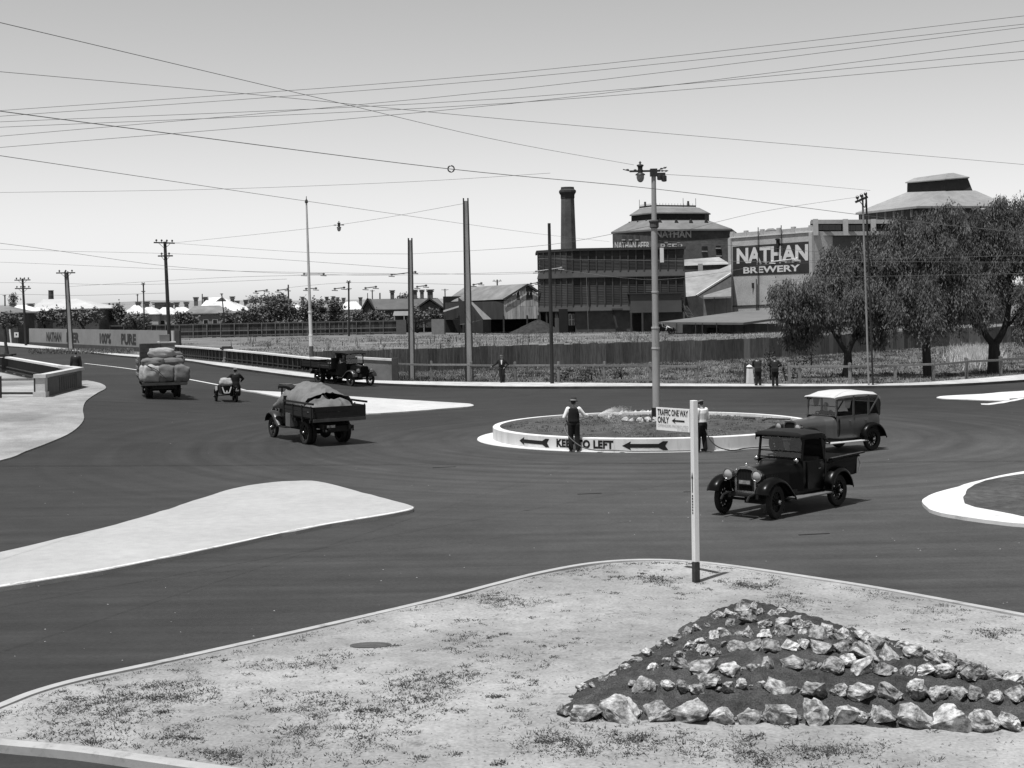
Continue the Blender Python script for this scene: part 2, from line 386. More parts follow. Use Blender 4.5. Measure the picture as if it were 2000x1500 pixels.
me.materials.append(ISAND); me.polygons.foreach_set('use_smooth', [True] * len(me.polygons))
struct(link('sandy_island', me))
# --- concrete traffic islands
def island(name, px, dz, mt, step=0, kerb=None, label=''):
    P = [gp(p[0], p[1], dz=dz).xy for p in px]; Q = []
    for i_ in range(len(P)):
        a_, b_ = P[i_], P[(i_ + 1) % len(P)]; nn_ = max(1, min(14, int((b_ - a_).length / .35)))
        for j_ in range(nn_): c_ = a_.lerp(b_, j_ / nn_); Q.append((c_.x + .05 * noise.noise((c_.x * 1.3, c_.y * 1.3, 1)) + .03 * noise.noise((c_.x * 5, c_.y * 5, 2)), c_.y + .05 * noise.noise((c_.x * 1.3, c_.y * 1.3, 6)) + .03 * noise.noise((c_.x * 5, c_.y * 5, 9))))
    P = Q
    o = struct(sheet(name, P, dz, mt, step=step, skirt=dz)); return P
ICON = mat('island_concrete', 0.40, 0.08, 3.5, 0.85, 0.1, 0.2, big=0.06, fine=0.12, world=True)
spx = cr([(-420, 1176), (-200, 1126), (0, 1078), (100, 1055), (200, 1031), (300, 1003), (400, 971), (455, 954), (520, 943), (580, 939), (620, 940), (680, 954), (740, 970), (790, 983), (807, 990), (805, 995), (770, 1003), (600, 1032), (400, 1074), (200, 1114), (0, 1147), (-200, 1178), (-420, 1212)], 4)
island('traffic_island', spx, 0.10, ICON)
# lime-washed lip along its near edge
lip = [gp(p[0], p[1], dz=0.104) for p in cr([(806, 993), (770, 1002.5), (600, 1031.5), (400, 1073.5), (200, 1113.5), (0, 1146.5), (-200, 1177.5)], 6)]
lm = MB(); lm.loft([[Vector((p.x, p.y + 0.04, 0.106)), Vector((p.x + 0.02, p.y + 0.28, 0.106))] for p in lip])
struct(lm.build('island_edge_paint', mat('flaking_lime', 0.62, 0.1, 2, 0.8, dirt=(3.0, 0.45, 0.36, 0.48), world=True)))
mid = cr([(470, 761.5), (560, 766), (687, 774), (800, 781), (900, 787), (921, 789), (925, 791.5), (915, 794), (870, 797.5), (800, 803), (720, 807.5), (690, 803), (620, 790), (550, 775.5), (500, 766)], 3)
island('traffic_island', mid, 0.08, mat('white_island', 0.50, 0.1, 2, 0.8, big=0.08, fine=.1, dirt=(1.5, 0.75, 0.3, 0.42), world=True), step=1.6)
farI = [(1830, 776), (1836, 774), (1860, 772), (1920, 769), (2000, 763), (2300, 750), (2300, 765), (2000, 776), (1972, 781), (1945, 782), (1880, 779.5), (1840, 778)]
island('traffic_island', cr(farI + [farI[0]], 3)[:-1], 0.06, WHITE)
bar_ = [(1916, 788), (1930, 788), (1960, 783.5), (2000, 776), (2000, 779), (1960, 787), (1932, 790.5), (1917, 790)]
island('painted_bar', bar_, 0.03, WHITE)
outU = cr([(2200, 890), (2000, 920), (1930, 934), (1870, 950), (1820, 965), (1803, 976), (1806, 988), (1830, 999), (1880, 1009), (1940, 1017), (2000, 1023), (2200, 1040)], 4)
island('traffic_island', outU, 0.10, WHITE)
inU = [(2190, 900), (2000, 925), (1950, 932), (1925, 938), (1905, 946), (1890, 955), (1882, 965), (1880, 976), (1886, 983), (1907, 990), (1939, 996), (1975, 1003), (2000, 1008), (2190, 1025)]
island('island_bed', inU, 0.106, mat('dark_gravel', 0.07, 0.5, 4, 0.95, 0.3, big=0.3, fine=0.4, world=True))
# --- painted centre line
cl = [gp(*p) for p in cr([(165, 710.5), (262, 722.5), (367, 741.5), (420, 751.5), (478, 762.5)], 6)]
lm = MB(); lm.loft([[Vector((p.x - 0.09, p.y, G(p.x, p.y) + 0.035)), Vector((p.x + 0.09, p.y + 0.04, G(p.x, p.y) + 0.035))] for p in cl])
struct(lm.build('centre_line', WHITE))
# small tar joints and scraps on the asphalt
TAR = mat('tar', 0.02, 0.2, 5)
for a, b in (((1128, 967), (1175, 965)), ((1335, 962.5), (1352, 962)), ((1560, 1047), (1620, 1044)), ((845, 915), (890, 913))):
    p, q = gp(*a), gp(*b); mb = MB(); mb.bar(p + Vector((0, 0, .027)), q + Vector((0, 0, .027)), 0.07, 0.004); struct(mb.build('tar_joint', TAR))
# --- hills on the horizon
hm = MB(); sec = []
for i in range(61):
    x = -6500 + i * 200; y = 7600
    h = 62 + 26 * noise.noise((i * 0.13, 0, 5)) + 10 * noise.noise((i * 0.5, 2, 5)); h *= 0.55 + 0.45 * ss((1500 - x) / 3500)
    sec.append([Vector((x, y - 900, -2)), Vector((x, y - 300, h * 0.6)), Vector((x, y, h)), Vector((x, y + 900, -2))])
hm.loft(sec); struct(hm.build('hills', mat('hazy_hill', 0.26, 0.2, 0.01, 1.0), smooth=True))  # pale hill colour stands in for distance haze

# ================================================================== ROUNDABOUT
LIME = mat('limewashed_concrete', 0.66, 0.10, 2.5, 0.85, 0.12, 0.2, stretch=(1, 1, 0.25), big=0.08, dirt=(1.6, 0.72, 0.32, 0.46), world=True)
ra = empty('roundabout', (RC.x, RC.y, 0), 0, 'round concrete-walled roundabout bed marked keep to left', 'roundabout')
HW = 0.49
w = MB(); N = 120
def ring(r, z, ex=0, wob=0): return [Vector(((r + wob) * math.cos(2*PI*i/N) - ex * max(0, -math.cos(2*PI*i/N)) ** 2, (r + wob) * math.sin(2*PI*i/N), z)) for i in range(N)]
w.loft([ring(RR, 0), ring(RR, HW - 0.02), ring(RR - 0.02, HW), ring(RR - 0.26, HW), ring(RR - 0.26, HW - 0.25)], closed=True)
w.build('wall', LIME, ra, smooth=30)
w = MB(); w.loft([ring(RR + 0.06, 0.0, 0.55), ring(RR + 0.05, 0.045, 0.53), ring(RR - 0.1, 0.05)], closed=True); w.build('apron', WHITE, ra)
# planted soil, slightly domed
w = MB(); rr_ = [0, .8, 1.6, 2.4, 3.2, 4, 4.6, 5.2, RR - 0.24]
rings = []
for r in rr_:
    rings.append([Vector((r * math.cos(a) , r * math.sin(a), HW - 0.14 + 0.22 * (1 - (r / RR) ** 2) + 0.05 * noise.noise((r * math.cos(a), r * math.sin(a), 2)))) for a in [2*PI*i/60 for i in range(60)]])
w.loft(rings, closed=True)
w.build('soil', mat('watered_soil', 0.085, 0.4, 2.5, 0.95, 0.6, 0.15, big=0.3, fine=0.4, world=True), ra, smooth=True)
def wall_phi(px):        # angle on the near face seen at photo column px
    a, b = ray(px, 868)
    # solve |(aY,Y)-RC| = RR, near root
    A = a*a + 1; B = -2 * (a * RC.x + RC.y); D = RC.length_squared - RR*RR
    Y = (-B - math.sqrt(B*B - 4*A*D)) / (2*A); return math.atan2(Y - RC.y, a*Y - RC.x)
def on_wall(phi0):
    return lambda u, v: Vector(((RR + 0.006) * math.cos(phi0 + u / RR), (RR + 0.006) * math.sin(phi0 + u / RR), v))
p0, p1 = wall_phi(1087), wall_phi(1198)
lettering('lettering', 'KEEP TO LEFT', (p1 - p0) * RR, 0.29, lambda u, v: on_wall(p0)(u, v + 0.13), BLACK, ra, bold=0.055, space=1.08)
def arrow(pa, pb):
    a0, a1 = wall_phi(pa), wall_phi(pb); Lg = (a1 - a0) * RR; mb = MB(); f = lambda u, v: on_wall(a0)(u, v + 0.245)
    k = 0.16 * 1.0
    mb.add([f(0, 0), f(0.30, 0.15), f(0.27, 0.065), f(0.27, -0.065), f(0.30, -0.15)], [(0, 2, 1), (0, 3, 2), (0, 4, 3)])
    nn = 8
    sec = [[f(lerp(0.27, Lg - 0.32, i / nn), 0.065), f(lerp(0.27, Lg - 0.32, i / nn), -0.065)] for i in range(nn + 1)]
    mb.loft(sec)
    mb.add([f(Lg-.32, .065), f(Lg-.17, .15), f(Lg, .15), f(Lg-.1, 0), f(Lg-.32, 0)], [(0, 1, 2, 3, 4)])
    mb.add([f(Lg-.32, -.065), f(Lg-.17, -.15), f(Lg, -.15), f(Lg-.1, 0), f(Lg-.32, 0)], [(0, 1, 2, 3, 4)])
    mb.build('arrow', BLACK, ra)
arrow(1015, 1073); arrow(1215, 1305)
# ================================================================== FENCES, WALLS, PARAPETS
IRON = mat('corrugated_iron', 0.105, 0.3, 1.5, 0.75, 0.1, 0.3, stretch=(4, 4, 0.35), rnd=0.35, dirt=(3, 0.6, 0.35, 0.55))
TIMB = mat('weathered_timber', 0.20, 0.3, 4, 0.9, 0.3, 0.15, stretch=(3, 3, 3), rnd=0.2)
DTIMB = mat('dark_timber', 0.05, 0.3, 3, 0.9, 0.2, 0.15, rnd=0.25)
# --- corrugated iron fence beyond the footpath
line = [Vector(p) for p in ((-15.2, 109.3), (-8, 112), (0, 116.5), (17.7, 124), (25.3, 129), (46, 151), (66, 168))]
cf = empty('corrugated_fence', (0, 116.5, -0.05), 0, 'long grey corrugated iron fence behind the post and rail fence', 'fence')
SW = 0.76
def corr_sheet(w, h, n, amp, th=True):
    mb = MB(); a = []; b = []
    for i in range(n * 4 + 1):
        t = i / (n * 4); x = (t - 0.5) * w; y = amp * math.sin(2 * PI * n * t); a.append(Vector((x, y, 0))); b.append(Vector((x, y, h)))
    mb.loft([a, b]); return mb
shm = corr_sheet(SW + 0.03, 1.82, 6, 0.012).mesh('sheet', True); shm.materials.append(IRON)
lights_ = mat('new_iron', 0.17, 0.2, 1.5, 0.6, 0.1, stretch=(4, 4, .4), rnd=0.3)
shm2 = shm.copy(); shm2.materials.clear(); shm2.materials.append(lights_)
cnt = 0
for i in range(len(line) - 1):
    a, b = line[i], line[i + 1]; L_ = (b - a).length; nS = max(1, round(L_ / SW)); d = (b - a).normalized(); ang = math.atan2(d.y, d.x)
    for j in range(nS):
        c = a.lerp(b, (j + 0.5) / nS); bright = i >= 3 and random.random() < 0.28
        o = link('sheet', shm2 if bright else shm, cf, Vector((c.x, c.y, random.uniform(-0.05, 0.03))) - Vector((0, 116.5, 0)), (0, R_(random.uniform(-0.6, 0.6)), ang))
        o.location += Vector((-d.y, d.x, 0)) * (0.012 * (cnt % 2)); cnt += 1
    for h in (0.35, 1.5):
        MB().bar(Vector((a.x - d.y*0.06, a.y - 116.5 + d.x*0.06, h)), Vector((b.x - d.y*0.06, b.y - 116.5 + d.x*0.06, h)), 0.05, 0.09).build('rail', DTIMB, cf)
# --- far paling fence with rails
pf = empty('paling_fence', (-45, 270, 0), 0, 'tall dark paling fence with light rails in front of the houses', 'fence')
PALE = mat('dark_palings', 0.06, 0.35, 0.8, 0.9, 0.1, stretch=(6, 6, 0.2), rnd=0.45)
RAILM = mat('grey_rail', 0.16, 0.3, 2, 0.9, rnd=0.2)
A = Vector((X_of(215, 650, 266), 266)); B = Vector((X_of(775, 650, 272), 272)); d = (B - A).normalized(); L_ = (B - A).length; ang = math.atan2(d.y, d.x)
nB = 21; bw = L_ / nB
panel_me = MB().box((0, 0, 1.3), (bw / 3 - 0.03, 0.05, 2.5)).mesh('board_panel'); panel_me.materials.append(PALE)
for i in range(nB * 3):
    c = A + d * (bw / 3 * (i + .5))
    link('panel', panel_me, pf, Vector((c.x + 45, c.y - 270 + .05, random.uniform(-.06, .04))), (0, 0, ang))
post_me = MB().box((0, 0, 1.33), (0.16, 0.14, 2.7)).mesh('post'); post_me.materials.append(RAILM)
for i in range(nB + 1):
    c = A + d * (bw * i); link('post', post_me, pf, Vector((c.x + 45, c.y - 270 - .12, 0)), (0, 0, ang))
for h in (0.35, 1.25, 2.55):
    a3 = Vector((A.x + 45, A.y - 270 - .08, h)); b3 = Vector((B.x + 45, B.y - 270 - .08, h)); MB().bar(a3, b3, 0.08, 0.16).build('rail', RAILM, pf)
# side panels / hoardings at its end
HOARD = mat('grey_hoarding', 0.16, 0.15, 2, 0.85)
for (x0, x1, yt, yb, Y, v, lab) in ((774, 793, 624.5, 650, 268, 0.11, 'dark square board at the end of the paling fence'), (843, 869, 623, 648, 262, 0.22, 'pale square board beside the open iron shed')):
    a, b = at(x0, yb, Y), at(x1, yt, Y); mb = MB(); mb.box(((a.x+b.x)/2, Y, (b.z)/2), (b.x - a.x, 0.12, b.z)); mb.box((a.x + .1, Y + .1, b.z/2), (.14, .14, b.z - .02)); mb.box((b.x - .1, Y + .1, b.z/2), (.14, .14, b.z - .02))
    tag(mb.build('hoarding', mat('hoarding%d' % x0, v, 0.12, 2, 0.85)), lab, 'hoarding')
# --- painted advertisement wall
wa = gp(59, 672); wb = gp(343, 686.5)
aw = empty('advertising_wall', (wa.x, wa.y, 0.85), math.atan2(wb.y - wa.y, wb.x - wa.x), 'long pale painted wall advertising beer along the bridge road', 'wall')
WL = (wb.xy - wa.xy).length
PWALL = mat('painted_wall', 0.27, 0.1, 0.6, 0.85, 0.05, big=0.08, dirt=(0.7, 0.8, 0.3, 0.45))
MB().box((WL / 2, 0, 1.25), (WL, 0.25, 1.86)).build('painted_panel', PWALL, aw)
MB().box((WL / 2, 0.0, 0.08), (WL + .05, 0.32, 0.5)).build('plinth', mat('dark_plinth', 0.07, 0.2, 1), aw)
MB().box((WL + 0.75, 0.0, 1.1), (1.4, 0.2, 2.2)).build('end_panel', mat('dark_panel', 0.05, 0.3, 1), aw)
MB().box((WL - 1.2, -0.14, 1.25), (2.0, 0.03, 1.84)).build('white_panel', mat('white_panel', 0.45, 0.1, 1), aw)
SIGNDK = mat('faded_black_letters', 0.045, 0.3, 1)
def u_on(px):      # distance along the wall seen at photo column px
    a, b = ray(px, 660); d = (wb.xy - wa.xy).normalized()
    den = d.x - a * d.y; t = (a * wa.y - wa.x) / den; return t
for s, x0, x1 in (('NATHAN', 93, 122), ('BEER', 132, 157), ('100%', 197, 219), ('PURE', 239, 268)):
    u0, u1 = u_on(x0), u_on(x1)
    lettering('lettering', s, u1 - u0, 1.22, lambda u, v: Vector((u0 + u, -0.15, 0.55 + v)), SIGNDK, aw, bold=0.05)
# --- right bridge parapet: balustrade, coping, piers, end wall
BRK = mat('bridge_iron', 0.04, 0.35, 3, 0.7, 0.1, rnd=0.2)
COPE = mat('white_coping', 0.62, 0.1, 2, 0.8, big=0.1)
bp_ = empty('bridge_parapet', (0, 0, 0), 0, 'dark balustrade with white coping along the far side of the bridge road', 'parapet')
par_px = [(330, 697.5), (357, 700), (400, 704.5), (443, 709), (500, 715), (560, 722), (610, 728)]
par = [gp(p[0], p[1], dz=0.12) for p in cr(par_px, 6)]
def rail_run(pts, parent, h=1.05, lamp=None):
    for i in range(len(pts) - 1):
        a, b = pts[i], pts[i + 1]; dd = b - a; L_ = dd.length; nn = max(1, round(L_ / 0.62))
        for j in range(nn):
            c = a.lerp(b, (j + .5) / nn); MB
            o = link('baluster', BALU, parent, c, (0, 0, math.atan2(dd.y, dd.x)))
    mb = MB(); mb.loft([[p + Vector((x, y, z)) for x, y, z in ((-.13, -.13, h - .1), (-.13, -.13, h + .02), (.13, .13, h + .02), (.13, .13, h - .1))] for p in pts]); mb.build('coping', COPE, parent)
    for z0, z1 in ((0.0, 0.14), (0.3, 0.36)):
        mb = MB(); mb.loft([[p + Vector((x, y, z)) for x, y, z in ((-.07, -.07, z0), (-.07, -.07, z1), (.07, .07, z1), (.07, .07, z0))] for p in pts]); mb.build('lower_rail', BRK, parent)
    mb = MB(); mb.loft([[p + Vector((0.0, 0.0, 0.05)), p + Vector((0.0, 0.0, h - .1))] for p in pts]); mb.build('web', mat('bridge_web', 0.025, 0.3, 2), parent)
bm_ = MB(); bm_.box((0, -0.06, 0.5), (0.05, 0.10, 0.92)); bm_.box((0, -0.06, 0.12), (0.12, 0.12, 0.14)); bm_.box((0, -0.06, 0.9), (0.12, 0.11, 0.08)); BALU = bm_.mesh('baluster'); BALU.materials.append(mat('bridge_baluster', 0.075, 0.3, 3, 0.7, rnd=.2))
rail_run(par, bp_)
PIERM = mat('stone_pier', 0.22, 0.25, 2, 0.85, 0.2)
for px, py in ((443, 708.5),):
    q = gp(px, py, dz=0.12); mb = MB(); mb.box((q.x, q.y - .06, q.z + .5), (0.42, 0.5, 1.0)); mb.box((q.x, q.y - .06, q.z + .1), (0.56, 0.62, .24)); mb.build('pier', PIERM, bp_)
    mb = MB(); mb.box((q.x, q.y - .06, q.z + 1.12), (0.85, .8, .12)); mb.box((q.x, q.y - .06, q.z + 1.04), (0.6, .6, .08)); mb.box((q.x, q.y - .06, q.z + 1.22), (0.6, .6, .1)); mb.build('pier_cap', BRK, bp_)
e0 = gp(610, 728, dz=.12); e1 = gp(660, 733.5, dz=.12); e2 = gp(772, 740.5, dz=.12)
for a, b, h in ((e0, e1, 1.18), (e1, e2, 1.42)):
    MB().bar(Vector((a.x, a.y, a.z + h / 2 - .2)), Vector((b.x, b.y, b.z + h / 2 - .2)), 0.3, h).build('end_wall', mat('grey_render', 0.17, 0.2, 1.5, 0.9, .2, big=.2, world=True), bp_)
    MB().bar(Vector((a.x, a.y, a.z + h - .12)), Vector((b.x, b.y, b.z + h - .12)), 0.46, 0.14).build('coping', COPE if h < 1.3 else CONC, bp_)
MB().box((e2.x, e2.y, e2.z + .68), (.42, .42, 1.5)).build('end_post', mat('dark_post', 0.06, 0.2, 2), bp_)
# --- left parapet and its wing wall
lp = empty('bridge_parapet', (0, 0, 0), 0, 'dark balustrade with white coping and concrete wing wall at the left edge', 'parapet')
q0 = gp(83, 775.5, dz=.05); q1 = gp(154, 757, dz=.05); q2 = at(122, 717, 81.9); q2.z = G(q2.x, q2.y) + .05
WINGM = mat('shaded_wing_render', 0.13, 0.2, 1.6, .9, .2, big=.2, world=True)  # dark tone puts the shade of the right-hand face into the colour
mb = MB(); mb.bar(Vector((q0.x, q0.y, q0.z + .5)), Vector((q1.x, q1.y, q1.z + .5)), .34, 1.1); mb.build('wing_wall', WINGM, lp)
mb = MB(); mb.bar(Vector((q0.x, q0.y - .2, q0.z + 1.03)), Vector((q1.x, q1.y + .2, q1.z + 1.03)), .5, .16); mb.build('coping', CONC, lp)
dv = (q1 - q0); nrm = Vector((dv.y, -dv.x, 0)).normalized()
for i in range(9):                                         # flat strips, the slots' shade put into their dark colour
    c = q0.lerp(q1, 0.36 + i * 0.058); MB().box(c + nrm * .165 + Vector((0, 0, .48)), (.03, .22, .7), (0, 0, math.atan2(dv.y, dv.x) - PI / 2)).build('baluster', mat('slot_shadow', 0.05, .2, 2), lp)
mb = MB(); mb.box((q0.x, q0.y - .12, q0.z + .48), (.46, .40, 1.0)); mb.box((q0.x - .02, q0.y - .14, q0.z + .12), (.62, .55, .3)); mb.build('end_pillar', CONC, lp)
mb = MB(); mb.box((q0.x, q0.y - .12, q0.z + 1.04), (.6, .55, .18)); mb.build('pillar_cap', CONC, lp)
MB().bar(Vector((q1.x, q1.y, q1.z + .5)), Vector((q2.x, q2.y, q1.z + .5)), .3, 1.08).build('return_wall', WINGM, lp)
MB().bar(Vector((q1.x, q1.y, q1.z + 1.03)), Vector((q2.x, q2.y, q1.z + 1.03)), .5, .15).build('coping', CONC, lp)
lpts = [Vector((lerp(q2.x, -44, t), lerp(q2.y, 117.5, t), .95)) for t in [i / 14 for i in range(15)]]
rail_run(lpts, lp)
q = Vector((lerp(q2.x, -44, .56), lerp(q2.y, 117.5, .56), .95))
mb = MB(); mb.box((q.x, q.y - .05, q.z + .5), (.5, .5, 1.0)); mb.box((q.x, q.y - .05, q.z + 1.1), (.7, .7, .1)); mb.box((q.x, q.y - .05, q.z + 1.2), (1.1, 1.0, .12)); mb.build('pier', BRK, lp)
mb = MB(); mb.tube([(q.x, q.y, q.z + 1.2), (q.x + .02, q.y, q.z + 1.5), (q.x - .05, q.y, q.z + 2.0), (q.x - .12, q.y, q.z + 3.0)], [.2, .13, .11, .08], 8); mb.build('lamp_standard', BRK, lp)
# lower outside rails of the left parapet with white studs
for i in range(10):
    t = .05 + i * .1; c = Vector((lerp(q2.x, -44, t) + .2, lerp(q2.y, 117.5, t) - .35, .95)); MB().box(c + Vector((0, 0, -.05)), (.5, .12, .2)).build('outer_block', PIERM, lp)
# --- near-left post and rails beside the wing wall
lf = empty('post_and_rail_fence', gp(70, 776, dz=.05), 0, 'dark post and two rails joining the wing wall at the left edge', 'fence')
b0 = gp(70, 776, dz=.05); b1 = gp(-60, 776, dz=.05)
for q in (b0, gp(0, 778, dz=.05), b1):
    MB().box(q - b0 + Vector((0, 0, .52)), (.14, .14, 1.1)).build('post', DTIMB, lf)
MB().bar(Vector((0, 0, .88)), b1 - b0 + Vector((0, 0, .85)), .07, .11).build('rail', TIMB, lf)
MB().bar(Vector((0, 0, .2)), b1 - b0 + Vector((0, 0, .2)), .07, .11).build('rail', DTIMB, lf)
# --- post and rail fence along the far footpath
def rail_fence(name, px, rail_y, label, low=None):
    P = [gp(p[0], p[1], dz=.1) for p in px]; root = empty(name, P[0], 0, label, 'fence')
    for i, q in enumerate(P):
        h = 1.22 + random.uniform(-.06, .06)
        mb = MB(); mb.box((0, 0, h / 2 - .1), (.17, .14, h + .2)); mb.box((0, 0, h + .015), (.12, .10, .04))
        o = mb.build('post', TIMB, root, bevel=.012); o.location = q - P[0]; o.rotation_euler = (R_(random.uniform(-2, 2)), R_(random.uniform(-2, 2)), random.uniform(-.2, .2))
        if i:
            z0 = 1.02 + random.uniform(-.03, .03); a = P[i-1] - P[0] + Vector((0, -.1, z0)); b = q - P[0] + Vector((0, -.1, 1.02 + random.uniform(-.03, .03)))
            MB().bar(a, b, .07, .13).build('rail', TIMB, root, bevel=.01)
            if low and low[0] <= i <= low[1]: MB().bar(a + Vector((0, 0, -.88)), b + Vector((0, 0, -.9)), .06, .1).build('rail', TIMB, root)
    return P
rail_fence('post_and_rail_fence', [(776, 739), (843, 742), (920, 743), (1007, 744), (1091, 744), (1180, 746), (1271, 746), (1362, 749)], 0, 'weathered post and rail fence between bridge end wall and white marker post', (6, 7))
rail_fence('post_and_rail_fence', [(1543, 750), (1562, 751), (1660, 751), (1748, 748), (1823, 745), (1888, 739), (1955, 735), (2020, 730), (2090, 724)], 0, 'weathered post and rail fence under the pepper trees')
# small stay posts of the gap
q = gp(1456, 746, dz=.1); sp = MB(); sp.box((0, 0, .55), (.15, .13, 1.2)); sp.box((0, 0, 1.16), (.11, .1, .05)); o = sp.build('fence_post', DTIMB, bevel=.01); o.location = q; tag(o, 'lone dark fence post beside the white marker post', 'post')
# --- white marker post
q = gp(1464, 746, dz=.1); mk = empty('marker_post', q, R_(20), 'short white tapered marker post with pointed cap by the footpath', 'marker post')
mb = MB(); w0, w1 = .2, .15
mb.loft([[Vector((sx * w, sy * w, z)) for sx, sy in ((-1, -1), (1, -1), (1, 1), (-1, 1))] for w, z in ((w0, -.1), (w1, .82))], closed=True, cap=True); mb.build('shaft', WHITE, mk, bevel=.01)
mb = MB(); mb.loft([[Vector((sx * w, sy * w, z)) for sx, sy in ((-1, -1), (1, -1), (1, 1), (-1, 1))] for w, z in ((.13, .82), (.13, .9))], closed=True, cap=True); mb.build('band', BLACK, mk)
mb = MB(); mb.loft([[Vector((sx * w, sy * w, z)) for sx, sy in ((-1, -1), (1, -1), (1, 1), (-1, 1))] for w, z in ((.165, .9), (.165, .94), (.01, 1.06))], closed=True, cap=True); mb.build('cap', WHITE, mk)

# ================================================================== BUILDINGS
def wallquad(a, b, z0, z1): return [Vector((a.x, a.y, z0)), Vector((b.x, b.y, z0)), Vector((b.x, b.y, z1)), Vector((a.x, a.y, z1))]
def P2(px, Y, py=620): v = at(px, py, Y); return Vector((v.x, v.y))
SHEETR = mat('iron_roof_grey', 0.20, 0.2, 0.8, 0.6, 0.05, 0.3, stretch=(1, 1, 1), big=.2, world=True)
WROOF = mat('whitewashed_roof', 0.62, 0.12, 0.5, 0.7, 0.05, 0.3, big=.12, dirt=(.25, .72, .33, .5), world=True)
GROOF = mat('old_iron_roof', 0.20, 0.3, 0.5, 0.75, 0.05, big=.3, world=True)
DROOF = mat('slate_roof', 0.12, 0.2, 0.6, 0.8, 0.05, big=.12, world=True)
BRICKD = mat('dark_brick', 0.075, 0.3, 1.2, 0.9, 0.1, big=.25, fine=.3, world=True)
BRICKM = mat('brown_brick', 0.12, 0.25, 1.5, 0.9, 0.1, big=.2, fine=.3, world=True)
PALEW = mat('pale_house_wall', 0.42, 0.15, .8, 0.85, big=.15, world=True)
STUCCO = mat('roughcast', 0.44, 0.16, 3.5, 0.95, 0.4, big=.1, fine=.35, world=True)
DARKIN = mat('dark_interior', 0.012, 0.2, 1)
GLZ = mat('dark_window', 0.02, 0.3, 1, 0.25, spec=.5)
IRONB = mat('tarred_boards', 0.05, 0.35, 0.7, 0.85, 0.1, stretch=(2, 2, .3), rnd=.4)
# ---- open iron shed with streaky white gable
sh = empty('iron_shed', (at(960, 649, 268).x, 268, 0), 0, 'large open iron shed with streaked white gable end', 'shed')
def SH(px, py, Y): v = at(px, py, Y); return v - Vector((at(960, 649, 268).x, 268, 0))
gl, gr, apex = SH(984, 588, 262), SH(1053, 572, 262), SH(1029.5, 555, 262)
gw = gr.x - gl.x
base_gable = SH(984, 623.5, 262).z
rl, rr2 = SH(868, 589, 276), SH(906, 561, 276)      # far-left eave, far-left ridge
eaveR = SH(1053, 572, 262)
ridge_z = apex.z
mb = MB(); mb.poly([SH(866, 590, 278), SH(907, 561, 282), apex + Vector((.2, -.35, .1)), SH(983, 584.5, 261.7)]); mb.poly([SH(907, 561, 282), apex + Vector((.2, -.35, .1)), SH(1056, 571.5, 261.7), SH(1040, 560, 290)]); mb.build('roof', GROOF, sh)
# barge boards
for a, b in ((SH(983, 585.3, 261.5), apex + Vector((.2, -.5, -.05))), (SH(1056, 572.5, 261.5), apex + Vector((.2, -.5, -.05)))): MB().bar(a, b, .15, .35).build('barge_board', DTIMB, sh)
WSTR = mat('streaked_white_iron', 0.36, 0.25, 1.0, 0.8, 0.05, stretch=(3, 3, .15), rnd=.22, dirt=(1.6, .3, .33, .5))
nst = 11
for r, (zt, zb) in enumerate(((None, SH(984, 586.5, 262).z), (SH(984, 586.5, 262).z, SH(984, 599, 262).z), (SH(984, 599, 262).z, base_gable))):
    for i in range(nst):
        x0 = gl.x + gw * i / nst; x1 = gl.x + gw * (i + 1) / nst - .03; y = -6.0 - random.uniform(0, .04)
        def top(x): return min(lerp(SH(984, 585, 262).z, apex.z, min(1, (x - gl.x) / (apex.x - gl.x))) if x < apex.x else lerp(apex.z, gr.z, (x - apex.x) / (gr.x - apex.x)), 99)
        if zt is None:
            t0, t1 = top(x0) - .3, top(x1) - .3; lo = zb + .02
            if max(t0, t1) < lo + .05: continue
            pts = [(x0, y, lo), (x1, y, lo), (x1, y, max(t1, lo)), (x0, y, max(t0, lo))]
        else: pts = [(x0, y, zb + .02), (x1, y, zb + .02), (x1, y, min(zt, top(x1) - .3)), (x0, y, min(zt, top(x0) - .3))]
        m_ = IRONB if (r == 0 and i in (4, 7, 8)) else WSTR
        mb = MB(); mb.poly([Vector(p) for p in pts]); mb.poly([Vector(p) + Vector((0, .06, 0)) for p in pts]); mb.build('panel', m_, sh)
# dark front wall of the shed, with lower opening
mb = MB(); a, b = SH(868, 591, 276), SH(984, 588, 262); zb = SH(930, 624, 268).z
mb.poly([Vector((a.x, a.y, zb)), Vector((b.x, b.y, zb)), Vector((b.x, b.y, b.z)), Vector((a.x, a.y, a.z))]); mb.build('front_wall', IRONB, sh)
mb = MB(); mb.box(((gl.x + gr.x) / 2 - 4, 8, 3.5), (22, .3, 7)); mb.build('back_wall', DARKIN, sh)
for px, Y in ((868, 276), (905, 270), (984, 262), (1030, 262), (1052, 262), (945, 266)):
    v = SH(px, 649, Y); MB().box((v.x, v.y, 1.6), (.3, .3, 3.2)).build('post', DTIMB, sh)
# coal heap inside
mb = MB(); R0 = 4.2
rings = [[Vector((gl.x + 6.2 + (R0 * (1 - k / 5)) * 1.3 * math.cos(a), -7.5 + (R0 * (1 - k / 5)) * .6 * math.sin(a), 2.5 * (k / 5) + .3 * noise.noise((k, a * 2, 4)))) for a in [2 * PI * i / 20 for i in range(20)]] for k in range(6)]
mb.loft(rings, closed=True); tag(mb.build('coal_heap', mat('coal', 0.035, .5, 2, .9, .6)), 'dark heap of coal under the white gable', 'coal heap').location = sh.location
